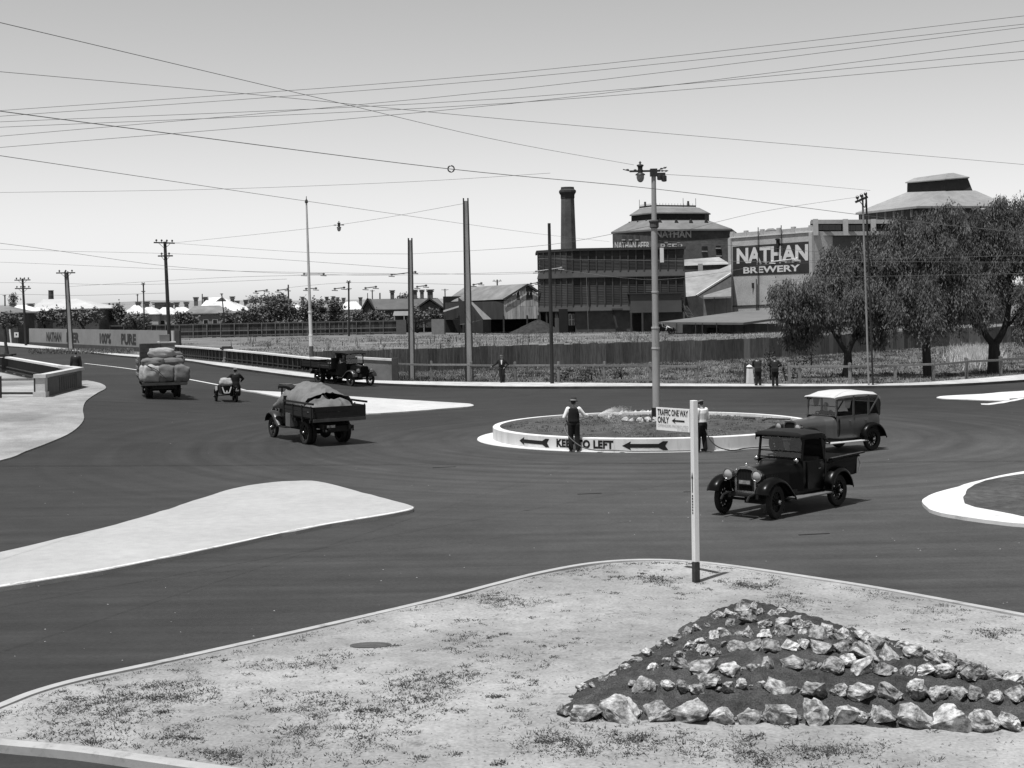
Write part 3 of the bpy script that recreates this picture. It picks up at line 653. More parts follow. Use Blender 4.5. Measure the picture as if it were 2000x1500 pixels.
# ---- lean-to chute in front of shed
lt = empty('lean_to', (at(910, 649, 262).x, 262, 0), 0, 'small dark lean-to with steep pale roof in front of the iron shed', 'shed')
def LT(px, py, Y): return at(px, py, Y) - lt.location
mb = MB(); p = [LT(896, 581, 259), LT(905, 588, 256), LT(960, 624, 256), LT(943, 624, 259)]
mb.poly([LT(918, 590, 262), LT(944, 624, 258), LT(960, 623.5, 262), LT(922, 589, 266)]); mb.build('roof', mat('pale_iron_roof', .26, .2, 1, .7), lt)
mb = MB(); mb.poly([LT(895, 580, 258.5), LT(943, 624, 258), LT(943, 649, 258), LT(925, 649, 258), LT(907, 634, 258), LT(895, 634, 258.5)]); mb.build('side_wall', IRONB, lt)
mb = MB(); mb.poly([LT(943, 624, 258), LT(959, 624, 262), LT(959, 649, 262), LT(943, 649, 258)]); mb.build('end_wall', IRONB, lt)
mb = MB(); mb.poly([LT(867, 609, 257), LT(895, 601, 257), LT(895, 624, 257), LT(867, 623, 257)]); mb.build('front_wall', IRONB, lt)
mb = MB(); mb.poly([LT(866, 606, 256.5), LT(896, 597, 256.5), LT(896, 600, 253), LT(866, 609.5, 253)]); mb.build('awning', GROOF, lt)
for px in (869, 897, 912, 928): v = LT(px, 649, 257); MB().box((v.x, v.y, 1.7), (.22, .22, 3.4)).build('post', DTIMB, lt)
# ---- cooling house: two tall louvred storeys over a rendered base
ch = empty('cooling_house', (at(1200, 651, 255).x, 255, 0), 0, 'dark two-tier louvred brewery cooling house with skirt roofs', 'building')
CO = Vector(ch.location)
def CHp(px, py, Y): return at(px, py, Y) - CO
Yc = 255.0
L0, L1, L2 = 1053, 1120, 1337          # left end, corner, right end columns
Pl = CHp(L0, 620, Yc + 7); Pc = CHp(L1, 620, Yc); Pr = CHp(L2, 620, Yc)
def zpx(py, px=1230, Y=Yc): return at(px, py, Y).z
lev = dict(top=zpx(486), b1t=zpx(527.5), b1b=zpx(541), l2b=zpx(594.5), b2b=zpx(606.5), base=-.05)
LOUV = mat('louvre_boards', 0.055, 0.3, 0.6, 0.85, 0.1, stretch=(.4, .4, 4), rnd=.45)
BATT = mat('louvre_posts', 0.055, 0.25, 1, 0.85, rnd=.2)
SKIRT = mat('skirt_roof_iron', 0.06, 0.15, 1, 0.7, big=.12)
inner = MB()
quad_ = [Pl.xy + Vector((.5, .5)), Pc.xy + Vector((.35, .6)), Pr.xy + Vector((-.5, .6)), Pr.xy + Vector((-.5, 14)), Pl.xy + Vector((.5, 12))]
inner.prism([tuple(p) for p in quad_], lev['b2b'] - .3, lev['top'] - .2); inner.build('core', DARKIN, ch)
mb = MB(); out_ = [Pl.xy + Vector((-.3, .2)), Pc.xy + Vector((0, -.4)), Pr.xy + Vector((.4, -.4)), Pr.xy + Vector((.4, 14.4)), Pl.xy + Vector((-.3, 12.4))]
mb.prism([tuple(p) for p in out_], lev['top'] - .2, lev['top'] + .25); mb.build('roof', DTIMB, ch)
def tier(z0, z1, a, b, n, slats, outw=0.0):
    d = (b - a); ang = math.atan2(d.y, d.x); L_ = d.length; w_ = L_ / n
    me_p = MB().box((0, 0, (z0 + z1) / 2), (.22, .2, z1 - z0)).mesh('mullion'); me_p.materials.append(BATT)
    me_l = MB(); hh = (z1 - z0) / slats
    for k in range(slats):
        zc = z0 + hh * (k + .5); me_l.add([Vector((-w_/2 + .1, -.02, zc - hh * .52)), Vector((w_/2 - .1, -.02, zc - hh * .52)), Vector((w_/2 - .1, .10, zc + hh * .46)), Vector((-w_/2 + .1, .10, zc + hh * .46))], [(0, 1, 2, 3)])
    me_l = me_l.mesh('louvre_bay'); me_l.materials.append(LOUV)
    for i in range(n):
        c = a.lerp(b, (i + .5) / n); o = link('louvre_panel', me_l, ch, (c.x, c.y, 0), (0, 0, ang))
    for i in range(n + 1):
        c = a.lerp(b, i / n); link('mullion', me_p, ch, (c.x, c.y - .05, 0), (0, 0, ang))
Z = lev
tier(Z['b1t'] - .2, Z['top'] - .2, Pl.xy, Pc.xy, 6, 15); tier(Z['b1t'] - .2, Z['top'] - .2, Pc.xy, Pr.xy, 14, 15)
tier(Z['l2b'] - .2, Z['b1b'] + .35, Pl.xy, Pc.xy, 6, 18); tier(Z['l2b'] - .2, Z['b1b'] + .35, Pc.xy, Pr.xy, 14, 18)
def skirt(z0, z1, o):
    mb = MB(); n1 = Vector((-.7, -.7)); n2 = Vector((-.2, -1)); n3 = Vector((.6, -1))
    mb.loft([[Vector((p.x, p.y, z1)), Vector((p.x + n.x * o, p.y + n.y * o, z0 + .12)), Vector((p.x + n.x * o, p.y + n.y * o, z0)), Vector((p.x, p.y + .2, z0))] for p, n in ((Pl.xy, n1), (Pc.xy, n2), (Pr.xy, n3))])
    mb.build('skirt_roof', SKIRT, ch)
skirt(Z['b1b'], Z['b1t'], .35); skirt(Z['b2b'], Z['l2b'], .32)
REND = mat('grey_rendered_base', 0.075, 0.25, 0.8, .9, .15, big=.3, world=True)
mb = MB(); mb.prism([tuple(Pc.xy + Vector((.3, .5))), tuple(Pr.xy + Vector((-.2, .5))), tuple(Pr.xy + Vector((-.2, 13))), tuple(Pc.xy + Vector((.3, 13)))], -.1, Z['b2b']); mb.build('base_wall', REND, ch)
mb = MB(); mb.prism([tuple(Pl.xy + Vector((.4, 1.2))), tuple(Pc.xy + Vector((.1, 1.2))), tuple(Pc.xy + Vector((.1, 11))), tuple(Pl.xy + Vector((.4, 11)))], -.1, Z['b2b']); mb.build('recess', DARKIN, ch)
for px, Y in ((1055, Yc + 6.6), (1068, Yc + 5.4), (1086, Yc + 3.5), (1089, Yc + 3.2)):
    v = CHp(px, 640, Y); MB().box((v.x, v.y, Z['b2b'] / 2), (.28, .25, Z['b2b'])).build('post', BATT, ch)
v = CHp(1092, 640, Yc + 2.8); MB().box((v.x, v.y - .1, 1.3), (1.5, .15, 2.7)).build('board_door', mat('grey_door', .10, .2, 1), ch)
def pane_win(px0, px1, py0, py1, Y, par, fn, frame=mat('window_frame', .22, .15, 2), gl_=GLZ, nx=2, ny=2):
    a, b = fn(px0, py1, Y), fn(px1, py0, Y); w_, h_ = b.x - a.x, b.z - a.z; c = (a + b) / 2
    o = MB().box((c.x, c.y, c.z), (w_, .12, h_)).build('window', frame, par)
    for i in range(nx):
        for j in range(ny):
            MB().box((c.x + (i + .5 - nx / 2) * w_ / nx, c.y - .06, c.z + (j + .5 - ny / 2) * h_ / ny), (w_ / nx - .1, .03, h_ / ny - .1)).build('pane', gl_, o)
    return o
pane_win(1111, 1122, 613, 635.5, Yc + .35, ch, CHp, nx=2, ny=2)
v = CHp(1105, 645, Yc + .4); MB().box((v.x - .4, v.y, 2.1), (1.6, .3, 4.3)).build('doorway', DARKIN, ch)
v = CHp(1198, 625, Yc - .1); MB().bar(CHp(1197, 607, Yc - .3), CHp(1205, 640, Yc - 1.2), .25, .25).build('brace', DTIMB, ch)
MB().bar(CHp(1195, 604, Yc - .6), CHp(1216, 604, Yc - .6), .6, .3).build('awning', BATT, ch)
MB().tube([CHp(1145, 526, Yc - .8), CHp(1149, 646, Yc - .8)], .07, 6).build('downpipe', mat('pipe', .14, .2, 2), ch)
# projecting store over the yard door
a, b = CHp(1232, 611, Yc - 2.6), CHp(1331, 573, Yc - 2.6)
MB().box(((a.x + b.x) / 2, -1.2, (a.z + b.z) / 2), (b.x - a.x, 2.8, b.z - a.z)).build('projecting_store', mat('store_boards', .085, .12, .5, .85, big=.15, world=True), ch)
MB().box(((a.x + b.x) / 2 - .1, -1.3, b.z + .12), (b.x - a.x + .5, 3.2, .25)).build('store_roof', DTIMB, ch)
for px in (1233, 1255): v = CHp(px, 640, Yc - 2.5); MB().box((v.x, v.y, a.z / 2), (.3, .3, a.z)).build('post', BATT, ch)
a, b = CHp(1234, 649, Yc + .3), CHp(1254, 614, Yc + .3); MB().box(((a.x + b.x) / 2, .35, (a.z + b.z) / 2), (b.x - a.x, .3, b.z - a.z)).build('doorway', DARKIN, ch)
# outside stair at the right end
st = [CHp(1332, 598, Yc - 1), CHp(1346, 620, Yc - 3)]
for dx in (0, 1.0): MB().bar(st[0] + Vector((dx - .2, 0, 0)), st[1] + Vector((dx - .2, 0, 0)), .1, .3).build('stair_string', BATT, ch)
for i in range(8): c = st[0].lerp(st[1], (i + .5) / 8); MB().box(c + Vector((.3, 0, .05)), (1.0, .3, .06)).build('stair_tread', mat('tread', .22, .2, 2), ch)
# ---- tall brick chimney
cc_ = at(1113, 640, 285); chm = empty('brick_chimney', (cc_.x, cc_.y, 0), R_(22.5), 'tall tapering octagonal brick factory chimney with flared cap', 'chimney')
zc = lambda py: at(1113, py, 285).z
rp = lambda w_: w_ / 2 * 285 / 2800
BCH = mat('chimney_brick', 0.10, 0.25, 1, .9, .15, big=.2, fine=.3, world=True)
MB().lathe([(rp(36), 0), (rp(32), zc(480)), (rp(27.5), zc(388))], 8, cap=False).build('shaft', BCH, chm)
BCD = mat('chimney_cap_brick', 0.045, .25, 1, .9, .1, world=True)
MB().lathe([(rp(27.6), zc(388)), (rp(29), zc(387)), (rp(29), zc(381)), (rp(35.5), zc(376)), (rp(35.5), zc(372.5)), (rp(31), zc(371)), (rp(28), zc(369.5)), (rp(27), zc(365.5)), (rp(20), zc(365.4))], 8, cap=True).build('cap', BCD, chm)
# ---- brewery tower with monitor roof
bt = empty('brewery_tower', (at(1275, 640, 292).x, 292, 0), 0, 'brick brewery tower with raised monitor roof and faded painted lettering', 'building')
BO = Vector(bt.location)
def BT(px, py, Y): return at(px, py, Y) - BO
Yb = 292.0
TL, TC, TR = (1197.5, Yb + 9), (1275, Yb), (1425, Yb + 1.5)
def col(pxY, z, o=0.0):
    v = BT(pxY[0] + o, 520, pxY[1]); return Vector((v.x, v.y, z))
ze = at(1275, 450, Yb).z; zm = at(1275, 470.5, Yb).z
backL = col((1230, Yb + 26), 0); backR = col((1440, Yb + 26), 0)
fp_ = [col(TL, 0).xy, col(TC, 0).xy, col(TR, 0).xy, backR.xy, backL.xy]
for nm, z0, z1, mt, off in (('lower_wall', -.1, zm, BRICKM, 0), ('painted_frieze', zm, ze, BRICKD, .012)):
    mb = MB(); cen = sum((p for p in fp_), Vector((0, 0))) / 5
    mb.prism([tuple(p + (p - cen).normalized() * off) for p in fp_], z0, z1); mb.build(nm, mt, bt)
ee = [BT(1193.5, 453.2, Yb + 9.3), BT(1275, 447.8, Yb - .6), BT(1429, 446.5, Yb + 1.2), Vector((backR.x + .8, backR.y + .6, ze)), Vector((backL.x - .6, backL.y + .6, ze))]
mm = [BT(1233, 431.5, Yb + 12), BT(1276, 428.5, Yb + 4), BT(1376.5, 429, Yb + 5), BT(1385, 431, Yb + 20), BT(1250, 431, Yb + 22)]
mb = MB(); mb.loft([ee, mm], closed=True); mb.loft([[p + Vector((0, 0, -.35)) for p in ee], ee], closed=True); mb.build('main_roof', mat('tower_roof', .17, .2, .6, .75, .05, big=.25, world=True), bt)
mt_ = [BT(1233, 417.5, Yb + 12), BT(1276, 414, Yb + 4), BT(1376.5, 415, Yb + 5), BT(1385, 416, Yb + 20), BT(1250, 416, Yb + 22)]
mb = MB(); mb.loft([[p + Vector((0, 0, -1)) for p in mm], mt_], closed=True); mb.build('monitor_wall', mat('monitor_louvre', .03, .3, .6, .9, stretch=(3, 3, .3), world=True), bt)
me_ = [BT(1229.5, 419.8, Yb + 11.5), BT(1276, 414.8, Yb + 3.2), BT(1379.5, 415.2, Yb + 4.4), BT(1388, 417, Yb + 21), BT(1247, 417, Yb + 23)]
mr_ = [BT(1249, 407.5, Yb + 14), BT(1277, 404, Yb + 9), BT(1359, 405, Yb + 9.5), BT(1366, 406, Yb + 16), BT(1262, 406.5, Yb + 18)]
mb = MB(); mb.loft([me_, mr_], closed=True); mb.poly(mr_); mb.loft([[p + Vector((0, 0, -.25)) for p in me_], me_], closed=True); mb.build('monitor_roof', MATS['tower_roof'], bt)
mb = MB()
for a, b in ((mr_[0], mr_[1]), (mr_[1], mr_[2])):
    mb.bar(a + Vector((0, 0, .25)), b + Vector((0, 0, .25)), .15, .35)
    for i in range(14): c = a.lerp(b, i / 14); mb.tube([c + Vector((0, 0, .3)), c + Vector((0, 0, .8))], .04, 3)
mb.build('ridge_cresting', DTIMB, bt)
for q in (mr_[0], mr_[2], mr_[1].lerp(mr_[2], .7)): MB().tube([q, q + Vector((0, 0, 1.9))], .05, 4).build('finial', DTIMB, bt)
for q in (mr_[0].lerp(mr_[1], .4), mr_[1].lerp(mr_[2], .82)): MB().box(q + Vector((0, 0, .7)), (.4, .4, 1.2)).build('vent', DTIMB, bt)
for px, py, Y in ((1229.5, 437, Yb + 11), (1246, 434.5, Yb + 8), (1263, 432, Yb + 5.5), (1289.5, 431.5, Yb + 2.6), (1321.5, 432, Yb + 2.8), (1350, 432, Yb + 3), (1380, 432, Yb + 3.4)):
    v = BT(px, py + 3, Y); mb = MB(); mb.add([v + Vector((-.42, 0, 0)), v + Vector((.42, 0, 0)), v + Vector((0, 0, .8)), v + Vector((-.42, 1.2, .3)), v + Vector((.42, 1.2, .3)), v + Vector((0, 1.4, .85))], [(0, 1, 2), (0, 2, 5, 3), (1, 4, 5, 2)]); mb.build('dormer_vent', DTIMB, bt)
# upper windows and lettering; face frames
fdir = (col(TR, 0) - col(TC, 0)).normalized(); ldir = (col(TC, 0) - col(TL, 0)).normalized()
def front(px, py):      # point on the front face seen at a pixel
    a, b = ray(px, py); p = col(TC, 0) + BO; d = fdir; t = (a * p.y - p.x) / (d.x - a * d.y); q = p + d * t; return Vector((q.x, q.y, CH + b * q.y)) - BO + Vector((0, -.05, 0))
def leftf(px, py):
    a, b = ray(px, py); p = col(TL, 0) + BO; d = ldir; t = (a * p.y - p.x) / (d.x - a * d.y); q = p + d * t; return Vector((q.x, q.y, CH + b * q.y)) - BO + Vector((-.04, -.04, 0))
FADE = mat('faded_white_letters', .38, .25, .8); FADE2 = mat('worn_white_letters', .50, .25, 1.2)
def words(s, f, x0, y0, x1, y1, mt, par, bold=0.0):      # x0,y0 lower left pixel; x1,y1 upper right
    o = f(x0, y0); ux = f(x1, y0) - o; uz = f(x0, y1) - o; lettering('lettering', s, 1, 1, lambda u, v: o + ux * u + uz * v, mt, par, bold=bold)
words('NATHAN', front, 1281, 464, 1350, 450.5, FADE, bt, .02)
words('BEER', front, 1290, 487, 1336, 476, FADE2, bt, .02)
words('NATHAN BEER', leftf, 1201, 486.5, 1269, 472.5, FADE2, bt, .025)
def facewin(f, x0, x1, y0, y1, par, sill=True, mt=GLZ):
    a, b, c2, d2 = f(x0, y1), f(x1, y1), f(x1, y0), f(x0, y0); mb = MB(); off = Vector((-.03, -.06, 0))
    mb.poly([p + off for p in (a, b, c2, d2)]); o = mb.build('window', mt, par)
    if sill: MB().bar(a + off * 2, b + off * 2, .3, .25).build('sill', mat('sill_stone', .3, .2, 2), o)
for x in (1219.5, 1233, 1246): facewin(leftf, x - 3.5, x + 3.5, 459.5, 468.5, bt)
for x in (1301.5, 1326): facewin(front, x - 3, x + 3, 469, 474, bt)
facewin(front, 1371, 1382, 481, 491, bt); facewin(front, 1398, 1408, 480, 485, bt); facewin(front, 1399, 1410, 487, 500, bt)
# roofs between tower and sign building
lo = empty('brewery_annexe', (at(1390, 640, 275).x, 275, 0), 0, 'lower brewery annexe with pale sloping iron roofs beside the louvred cooling house', 'building')
LO = Vector(lo.location); LA = lambda px, py, Y: at(px, py, Y) - LO
mb = MB(); mb.poly([LA(1336, 507, 289), LA(1404, 502, 288), LA(1427, 516, 283), LA(1336, 519, 283)]); mb.build('lean_roof', mat('pale_annexe_roof', .30, .25, .6, .7, .05, stretch=(1, 1, 1), big=.3, world=True), lo)
mb = MB(); mb.poly([LA(1336, 519, 283.2), LA(1427, 516, 283.2), LA(1427, 533, 283.2), LA(1336, 533, 283.2)]); mb.build('clerestory_wall', BRICKD, lo)
mb = MB(); mb.poly([LA(1338, 532, 282), LA(1405, 526, 282), LA(1428, 516, 281), LA(1428, 533, 276), LA(1362, 577, 270), LA(1340, 580, 270)]); mb.build('main_roof', MATS['pale_annexe_roof'], lo)
MB().bar(LA(1360, 577, 269.9), LA(1428, 534, 275.9), .3, .3).build('barge_board', mat('white_barge', .6, .1, 2), lo)
mb = MB(); mb.poly([LA(1362, 578, 270), LA(1428, 535, 276), LA(1428, 612, 272), LA(1362, 618, 270)]); mb.build('gable_wall', mat('grey_gable', .12, .2, 1, world=True), lo)
mb = MB(); mb.poly([LA(1374, 577, 268), LA(1428, 561, 270), LA(1428, 578.5, 264), LA(1374, 580.5, 264)]); mb.poly([LA(1374, 580.5, 264), LA(1428, 578.5, 264), LA(1428, 582, 264), LA(1374, 584, 264)]); mb.build('verandah_roof', mat('verandah_iron', .22, .2, 1, world=True), lo)
mb = MB(); mb.poly([LA(1374, 584, 267), LA(1428, 582, 267), LA(1428, 618, 267), LA(1374, 618, 267)]); mb.build('verandah_wall', mat('pale_grey_wall', .2, .2, 1, world=True), lo)
for px in (1395, 1418): MB().tube([LA(px, 581, 264), LA(px + 1, 612, 264)], .08, 5).build('post', DTIMB, lo)
mb = MB(); mb.poly([LA(1338, 580, 269), LA(1362, 577, 269), LA(1376, 618, 269), LA(1338, 622, 269)]); mb.build('passage_wall', BRICKD, lo)
MB().box(LA(1368, 523, 282.6), (.9, .4, 1.6)).build('roof_vent', mat('pale_vent', .35, .1, 2), lo)
# ---- roughcast sign building
sb = empty('sign_building', (at(1590, 640, 262).x, 262, 0), 0, 'pale roughcast brewery block with parapet and big dark painted sign', 'building')
SO = Vector(sb.location); SB = lambda px, py, Y: at(px, py, Y) - SO
sl0, sr0 = SB(1427.5, 600, 282), SB(1590.5, 600, 262)
sd = (sr0 - sl0); sd.z = 0; sd.normalize()
def sign(px, py, o=0.0):
    a, b = ray(px, py); p = sl0 + SO; t = (a * p.y - p.x) / (sd.x - a * sd.y); q = p + sd * t; nrm = Vector((sd.y, -sd.x, 0)); return Vector((q.x, q.y, CH + b * q.y)) - SO + nrm * o
zl = sign(1427.5, 468).z; zr = sign(1590, 449).z; zp = sign(1427.5, 457).z
depth_ = Vector((-sd.y, sd.x, 0)) * 14
mb = MB(); mb.prism([tuple(sl0.xy), tuple(sr0.xy), tuple((sr0 + depth_).xy), tuple((sl0 + depth_).xy)], -.1, (zl + zr) / 2); mb.build('wall', STUCCO, sb)
ztop = (zl + zr) / 2; TOTAL = (sr0.xy - sl0.xy).length; nrm = Vector((sd.y, -sd.x, 0))
def onS(u, z, o): return Vector((sl0.x, sl0.y, 0)) + sd * u + nrm * o + Vector((0, 0, z))
MB().bar(onS(0, ztop + .45, -.25), onS(TOTAL, ztop + .45, -.25), .4, .9).build('parapet', STUCCO, sb)
MB().bar(onS(0, ztop, -.1), onS(TOTAL, ztop, -.1), .6, .16).build('cornice', mat('pale_cornice', .6, .1, 2), sb)
for u in (.03, .2, .4, .6, .77, .97): MB().box(onS(TOTAL * u, ztop + .55, -.2), (.9, .5, 1.35), (0, 0, math.atan2(sd.y, sd.x))).build('parapet_pier', STUCCO, sb)
mb = MB(); mb.poly([onS(TOTAL * .44, ztop + .9, .0), onS(TOTAL * .58, ztop + .9, .0), onS(TOTAL * .54, ztop + 1.25, .0), onS(TOTAL * .48, ztop + 1.25, .0)]); mb.build('parapet_crest', STUCCO, sb)
for px in (1429.5, 1588): a = sign(px, 600, .15); MB().box((a.x, a.y, (ztop) / 2), (.8, .5, ztop - .15), (0, 0, math.atan2(sd.y, sd.x))).build('corner_pilaster', mat('pale_render', .42, .12, 2, world=True), sb)
pp = [sign(1432, 538.5, .06), sign(1586.5, 533, .06), sign(1586.5, 471, .06), sign(1431.5, 482, .06)]
mb = MB(); mb.poly(pp); mb.build('painted_sign', mat('dark_sign_paint', .035, .2, .6, .7, big=.2), sb)
SGW = mat('white_sign_letters', .62, .1, 1)
words('NATHAN', lambda x, y: sign(x, y, .09), 1439.5, 514, 1580, 481, SGW, sb, .045)
def words4(s, f, ll, lr, ul, mt, par, bold=0.0):
    o = f(*ll); ux = f(*lr) - o; uz = f(*ul) - o; lettering('lettering', s, 1, 1, lambda u, v: o + ux * u + uz * v, mt, par, bold=bold)
for o_ in [o for o in sb.children if o.name.startswith('lettering')]: bpy.data.objects.remove(o_)
words4('NATHAN', lambda x, y: sign(x, y, .09), (1439.5, 515), (1579, 508.5), (1439.5, 485), SGW, sb, .04)
words4('SYSTEM', lambda x, y: sign(x, y, .09), (1478, 517), (1565, 512.5), (1478, 512), mat('grey_sign_letters', .3, .2, 1), sb, .02)
words4('BREWERY', lambda x, y: sign(x, y, .09), (1452.5, 534.5), (1563, 529.5), (1452.5, 522), SGW, sb, .03)
pane_win(1467, 1478, 552, 563, 276, sb, lambda x, y, Y: sign(x, y, .02), nx=1, ny=1)
for px, t, b_ in ((1480, 545, 607), (1483.5, 444, 607), (1528.5, 440, 500)): MB().tube([sign(px, t, .35), sign(px, b_, .35)], .09, 6).build('flue_pipe', DTIMB, sb)
a = sign(1522, 470, .3); MB().lathe([(.28, 0), (.28, 1.2), (.45, 1.25), (.45, 1.5), (.2, 1.55)], 8, sign(1522, 482, .4), cap=True).build('chimney_pot', DTIMB, sb)
MB().bar(sign(1431, 598, .08), sign(1517, 595, .08), .12, .2).build('string_course', DTIMB, sb)
# right face of the block with ribbon windows
rb = empty('brewery_block', (at(1650, 640, 265).x, 265, 0), 0, 'flat-roofed brewery block with ribbon windows behind the pepper trees', 'building')
RO = Vector(rb.location); RB = lambda px, py, Y: at(px, py, Y) - RO
zt0 = at(1650, 429.5, 264).z
mb = MB(); mb.prism([(RB(1591, 500, 263.5).x, -1.5), (RB(1780, 500, 270).x, 4), (RB(1780, 500, 290).x, 22), (RB(1591, 500, 285).x, 20)], -.1, at(1600, 461, 264).z); mb.build('wall', mat('shaded_roughcast', .11, .2, 1, .9, .2, world=True), rb)  # darker copy of the roughcast, shade put into its colour
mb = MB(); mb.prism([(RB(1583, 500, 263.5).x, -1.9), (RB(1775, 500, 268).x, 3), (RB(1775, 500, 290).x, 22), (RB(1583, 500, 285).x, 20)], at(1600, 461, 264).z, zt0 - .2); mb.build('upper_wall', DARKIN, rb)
for y0, y1 in ((429, 437), (452, 460)):
    mb = MB(); mb.prism([(RB(1583, 500, 263.5).x, -2.3), (RB(1778, 500, 268).x, 2.6), (RB(1778, 500, 290).x, 22), (RB(1583, 500, 285).x, 20)], at(1600, y1, 263).z, at(1600, y0, 263).z); mb.build('band', mat('pale_band', .42, .12, 1, world=True), rb)
for px in (1588, 1646, 1700): a = RB(px, 445, 264.2 + (px - 1583) * .023); MB().box((a.x, a.y - 2.2, a.z), (.9, .4, 3)).build('pier', MATS['pale_band'], rb)
for x0, x1 in ((1594, 1642), (1652, 1694)):
    for i in range(4): a, b = RB(lerp(x0, x1, i / 4) + .6, 450, 263.6), RB(lerp(x0, x1, (i + 1) / 4), 439, 263.6); MB().box(((a.x + b.x) / 2, -1.7 + (x0 - 1594) * .02, (a.z + b.z) / 2), (b.x - a.x, .1, b.z - a.z)).build('window', GLZ, rb)
# ---- second brewery tower on the right
t2 = empty('brewery_tower', (at(1830, 640, 275).x, 275, 0), 0, 'second brewery tower with broad pale hipped roof above the pepper trees', 'building')
TO = Vector(t2.location); T2 = lambda px, py, Y: at(px, py, Y) - TO
TWR = mat('pale_tower_roof', .27, .15, .7, .75, .05, big=.15, fine=.15, world=True)
e_ = [T2(1671, 415.5, 281), T2(1790, 402.5, 264), T2(1975, 402, 274), T2(1960, 402, 296), T2(1740, 410, 300)]
u_ = [T2(1771, 375.5, 283), T2(1845, 373, 276), T2(1905, 372, 281), T2(1895, 373, 290), T2(1800, 375, 291)]
mb = MB(); mb.loft([e_, u_], closed=True); mb.loft([[p + Vector((0, 0, -.4)) for p in e_], e_], closed=True); mb.build('main_roof', TWR, t2)
v1 = [T2(1772, 355.5, 283), T2(1845, 349, 276.5), T2(1889.5, 346, 281), T2(1885, 349, 290), T2(1800, 352, 291)]
mb = MB(); mb.loft([[p + Vector((0, 0, -1.5)) for p in u_], v1], closed=True); mb.build('monitor_wall', mat('tower_boards', .045, .25, 1, .9, world=True), t2)
v2 = [T2(1768, 356, 282.6), T2(1845, 349.5, 275.5), T2(1893.5, 345.5, 280.5), T2(1888, 348, 291), T2(1797, 352, 292)]
v3 = [T2(1786, 347.5, 284), T2(1850, 338.5, 281), T2(1862, 337.5, 283), T2(1858, 339, 286), T2(1800, 346, 287)]
mb = MB(); mb.loft([v2, v3], closed=True); mb.poly(v3); mb.loft([[p + Vector((0, 0, -.2)) for p in v2], v2], closed=True); mb.build('monitor_roof', TWR, t2)
mb = MB(); mb.prism([tuple(e_[0].xy * .96), tuple(e_[1].xy + Vector((0, 1.5))), tuple(e_[2].xy * .97), tuple(e_[3].xy), tuple(e_[4].xy)], -.1, e_[0].z - .3); mb.build('wall', mat('tower_wall', .055, .25, 1, .9, world=True), t2)
for i in range(7): c = e_[0].lerp(e_[1], .08 + i * .14); MB().box((c.x * .97, c.y + .6, e_[0].z - 1.1), (.5, .3, 1.6)).build('wall_pier', mat('grey_pier', .18, .2, 1), t2)
# ---- low yard shed with broad flat roof in front of the sign building
ys = empty('yard_shed', (at(1410, 650, 236).x, 236, 0), 0, 'low open yard shed with broad grey iron roof before the sign building', 'shed')
YO = Vector(ys.location); YS = lambda px, py, Y: at(px, py, Y) - YO
mb = MB(); rt = [YS(1286, 629, 233), YS(1452, 630, 222), YS(1530, 619.5, 228), YS(1530, 603.5, 250), YS(1440, 608.5, 250)]
mb.poly(rt); mb.loft([[p for p in rt[:3]], [p + Vector((0, 0.05, -.35)) for p in rt[:3]]]); mb.build('roof', mat('yard_roof', .17, .12, .8, .75, .03, big=.12, world=True), ys)
mb = MB(); mb.poly([YS(1300, 632, 238), YS(1530, 632, 238), YS(1530, 654, 238), YS(1300, 654, 238)]); mb.build('back_wall', mat('pale_yard_wall', .2, .25, .6, .85, stretch=(3, 3, .3), big=.25, world=True), ys)
for px in (1322, 1359, 1372, 1400, 1432, 1454, 1500): a = YS(px, 650, 225); MB().tube([Vector((a.x, a.y, 0)), Vector((a.x, a.y, YS(px, 631, 225).z))], .08, 6).build('post', DTIMB, ys)
a = YS(1392, 646, 234); MB().lathe([(.05, -.9), (.5, -.9), (.55, 0), (.5, .9), (.05, .9)], 12, axis='x').build('barrel', DTIMB).location = a + YO
tag(bpy.data.objects['barrel'], 'dark barrel lying under the yard shed roof', 'barrel')
# ---- houses
def hip(root, x0, x1, ze_, zr_, y0, y1, rx0, rx1, mt, name='roof', ov=.35):
    ym = (y0 + y1) / 2; mb = MB(); A = [Vector((x0 - ov, y0 - ov, ze_)), Vector((x1 + ov, y0 - ov, ze_)), Vector((x1 + ov, y1 + ov, ze_)), Vector((x0 - ov, y1 + ov, ze_))]
    r0, r1 = Vector((rx0, ym, zr_)), Vector((rx1, ym, zr_)); mb.add(A + [r0, r1], [(0, 1, 5, 4), (1, 2, 5), (2, 3, 4, 5), (3, 0, 4)]); mb.loft([[p + Vector((0, 0, -.18)) for p in A], A], closed=True)
    return mb.build(name, mt, root)
def chimney(root, x, y, z0, z1, w_=.8, mt=None):
    mb = MB(); mb.box((x, y, (z0 + z1) / 2), (w_, w_ * .8, z1 - z0)); mb.box((x, y, z1 - .32), (w_ * 1.35, w_ * 1.1, .25)); mb.box((x, y, z1 - .02), (w_ * 1.5, w_ * 1.25, .2)); mb.build('chimney', mt or BRICKM, root)
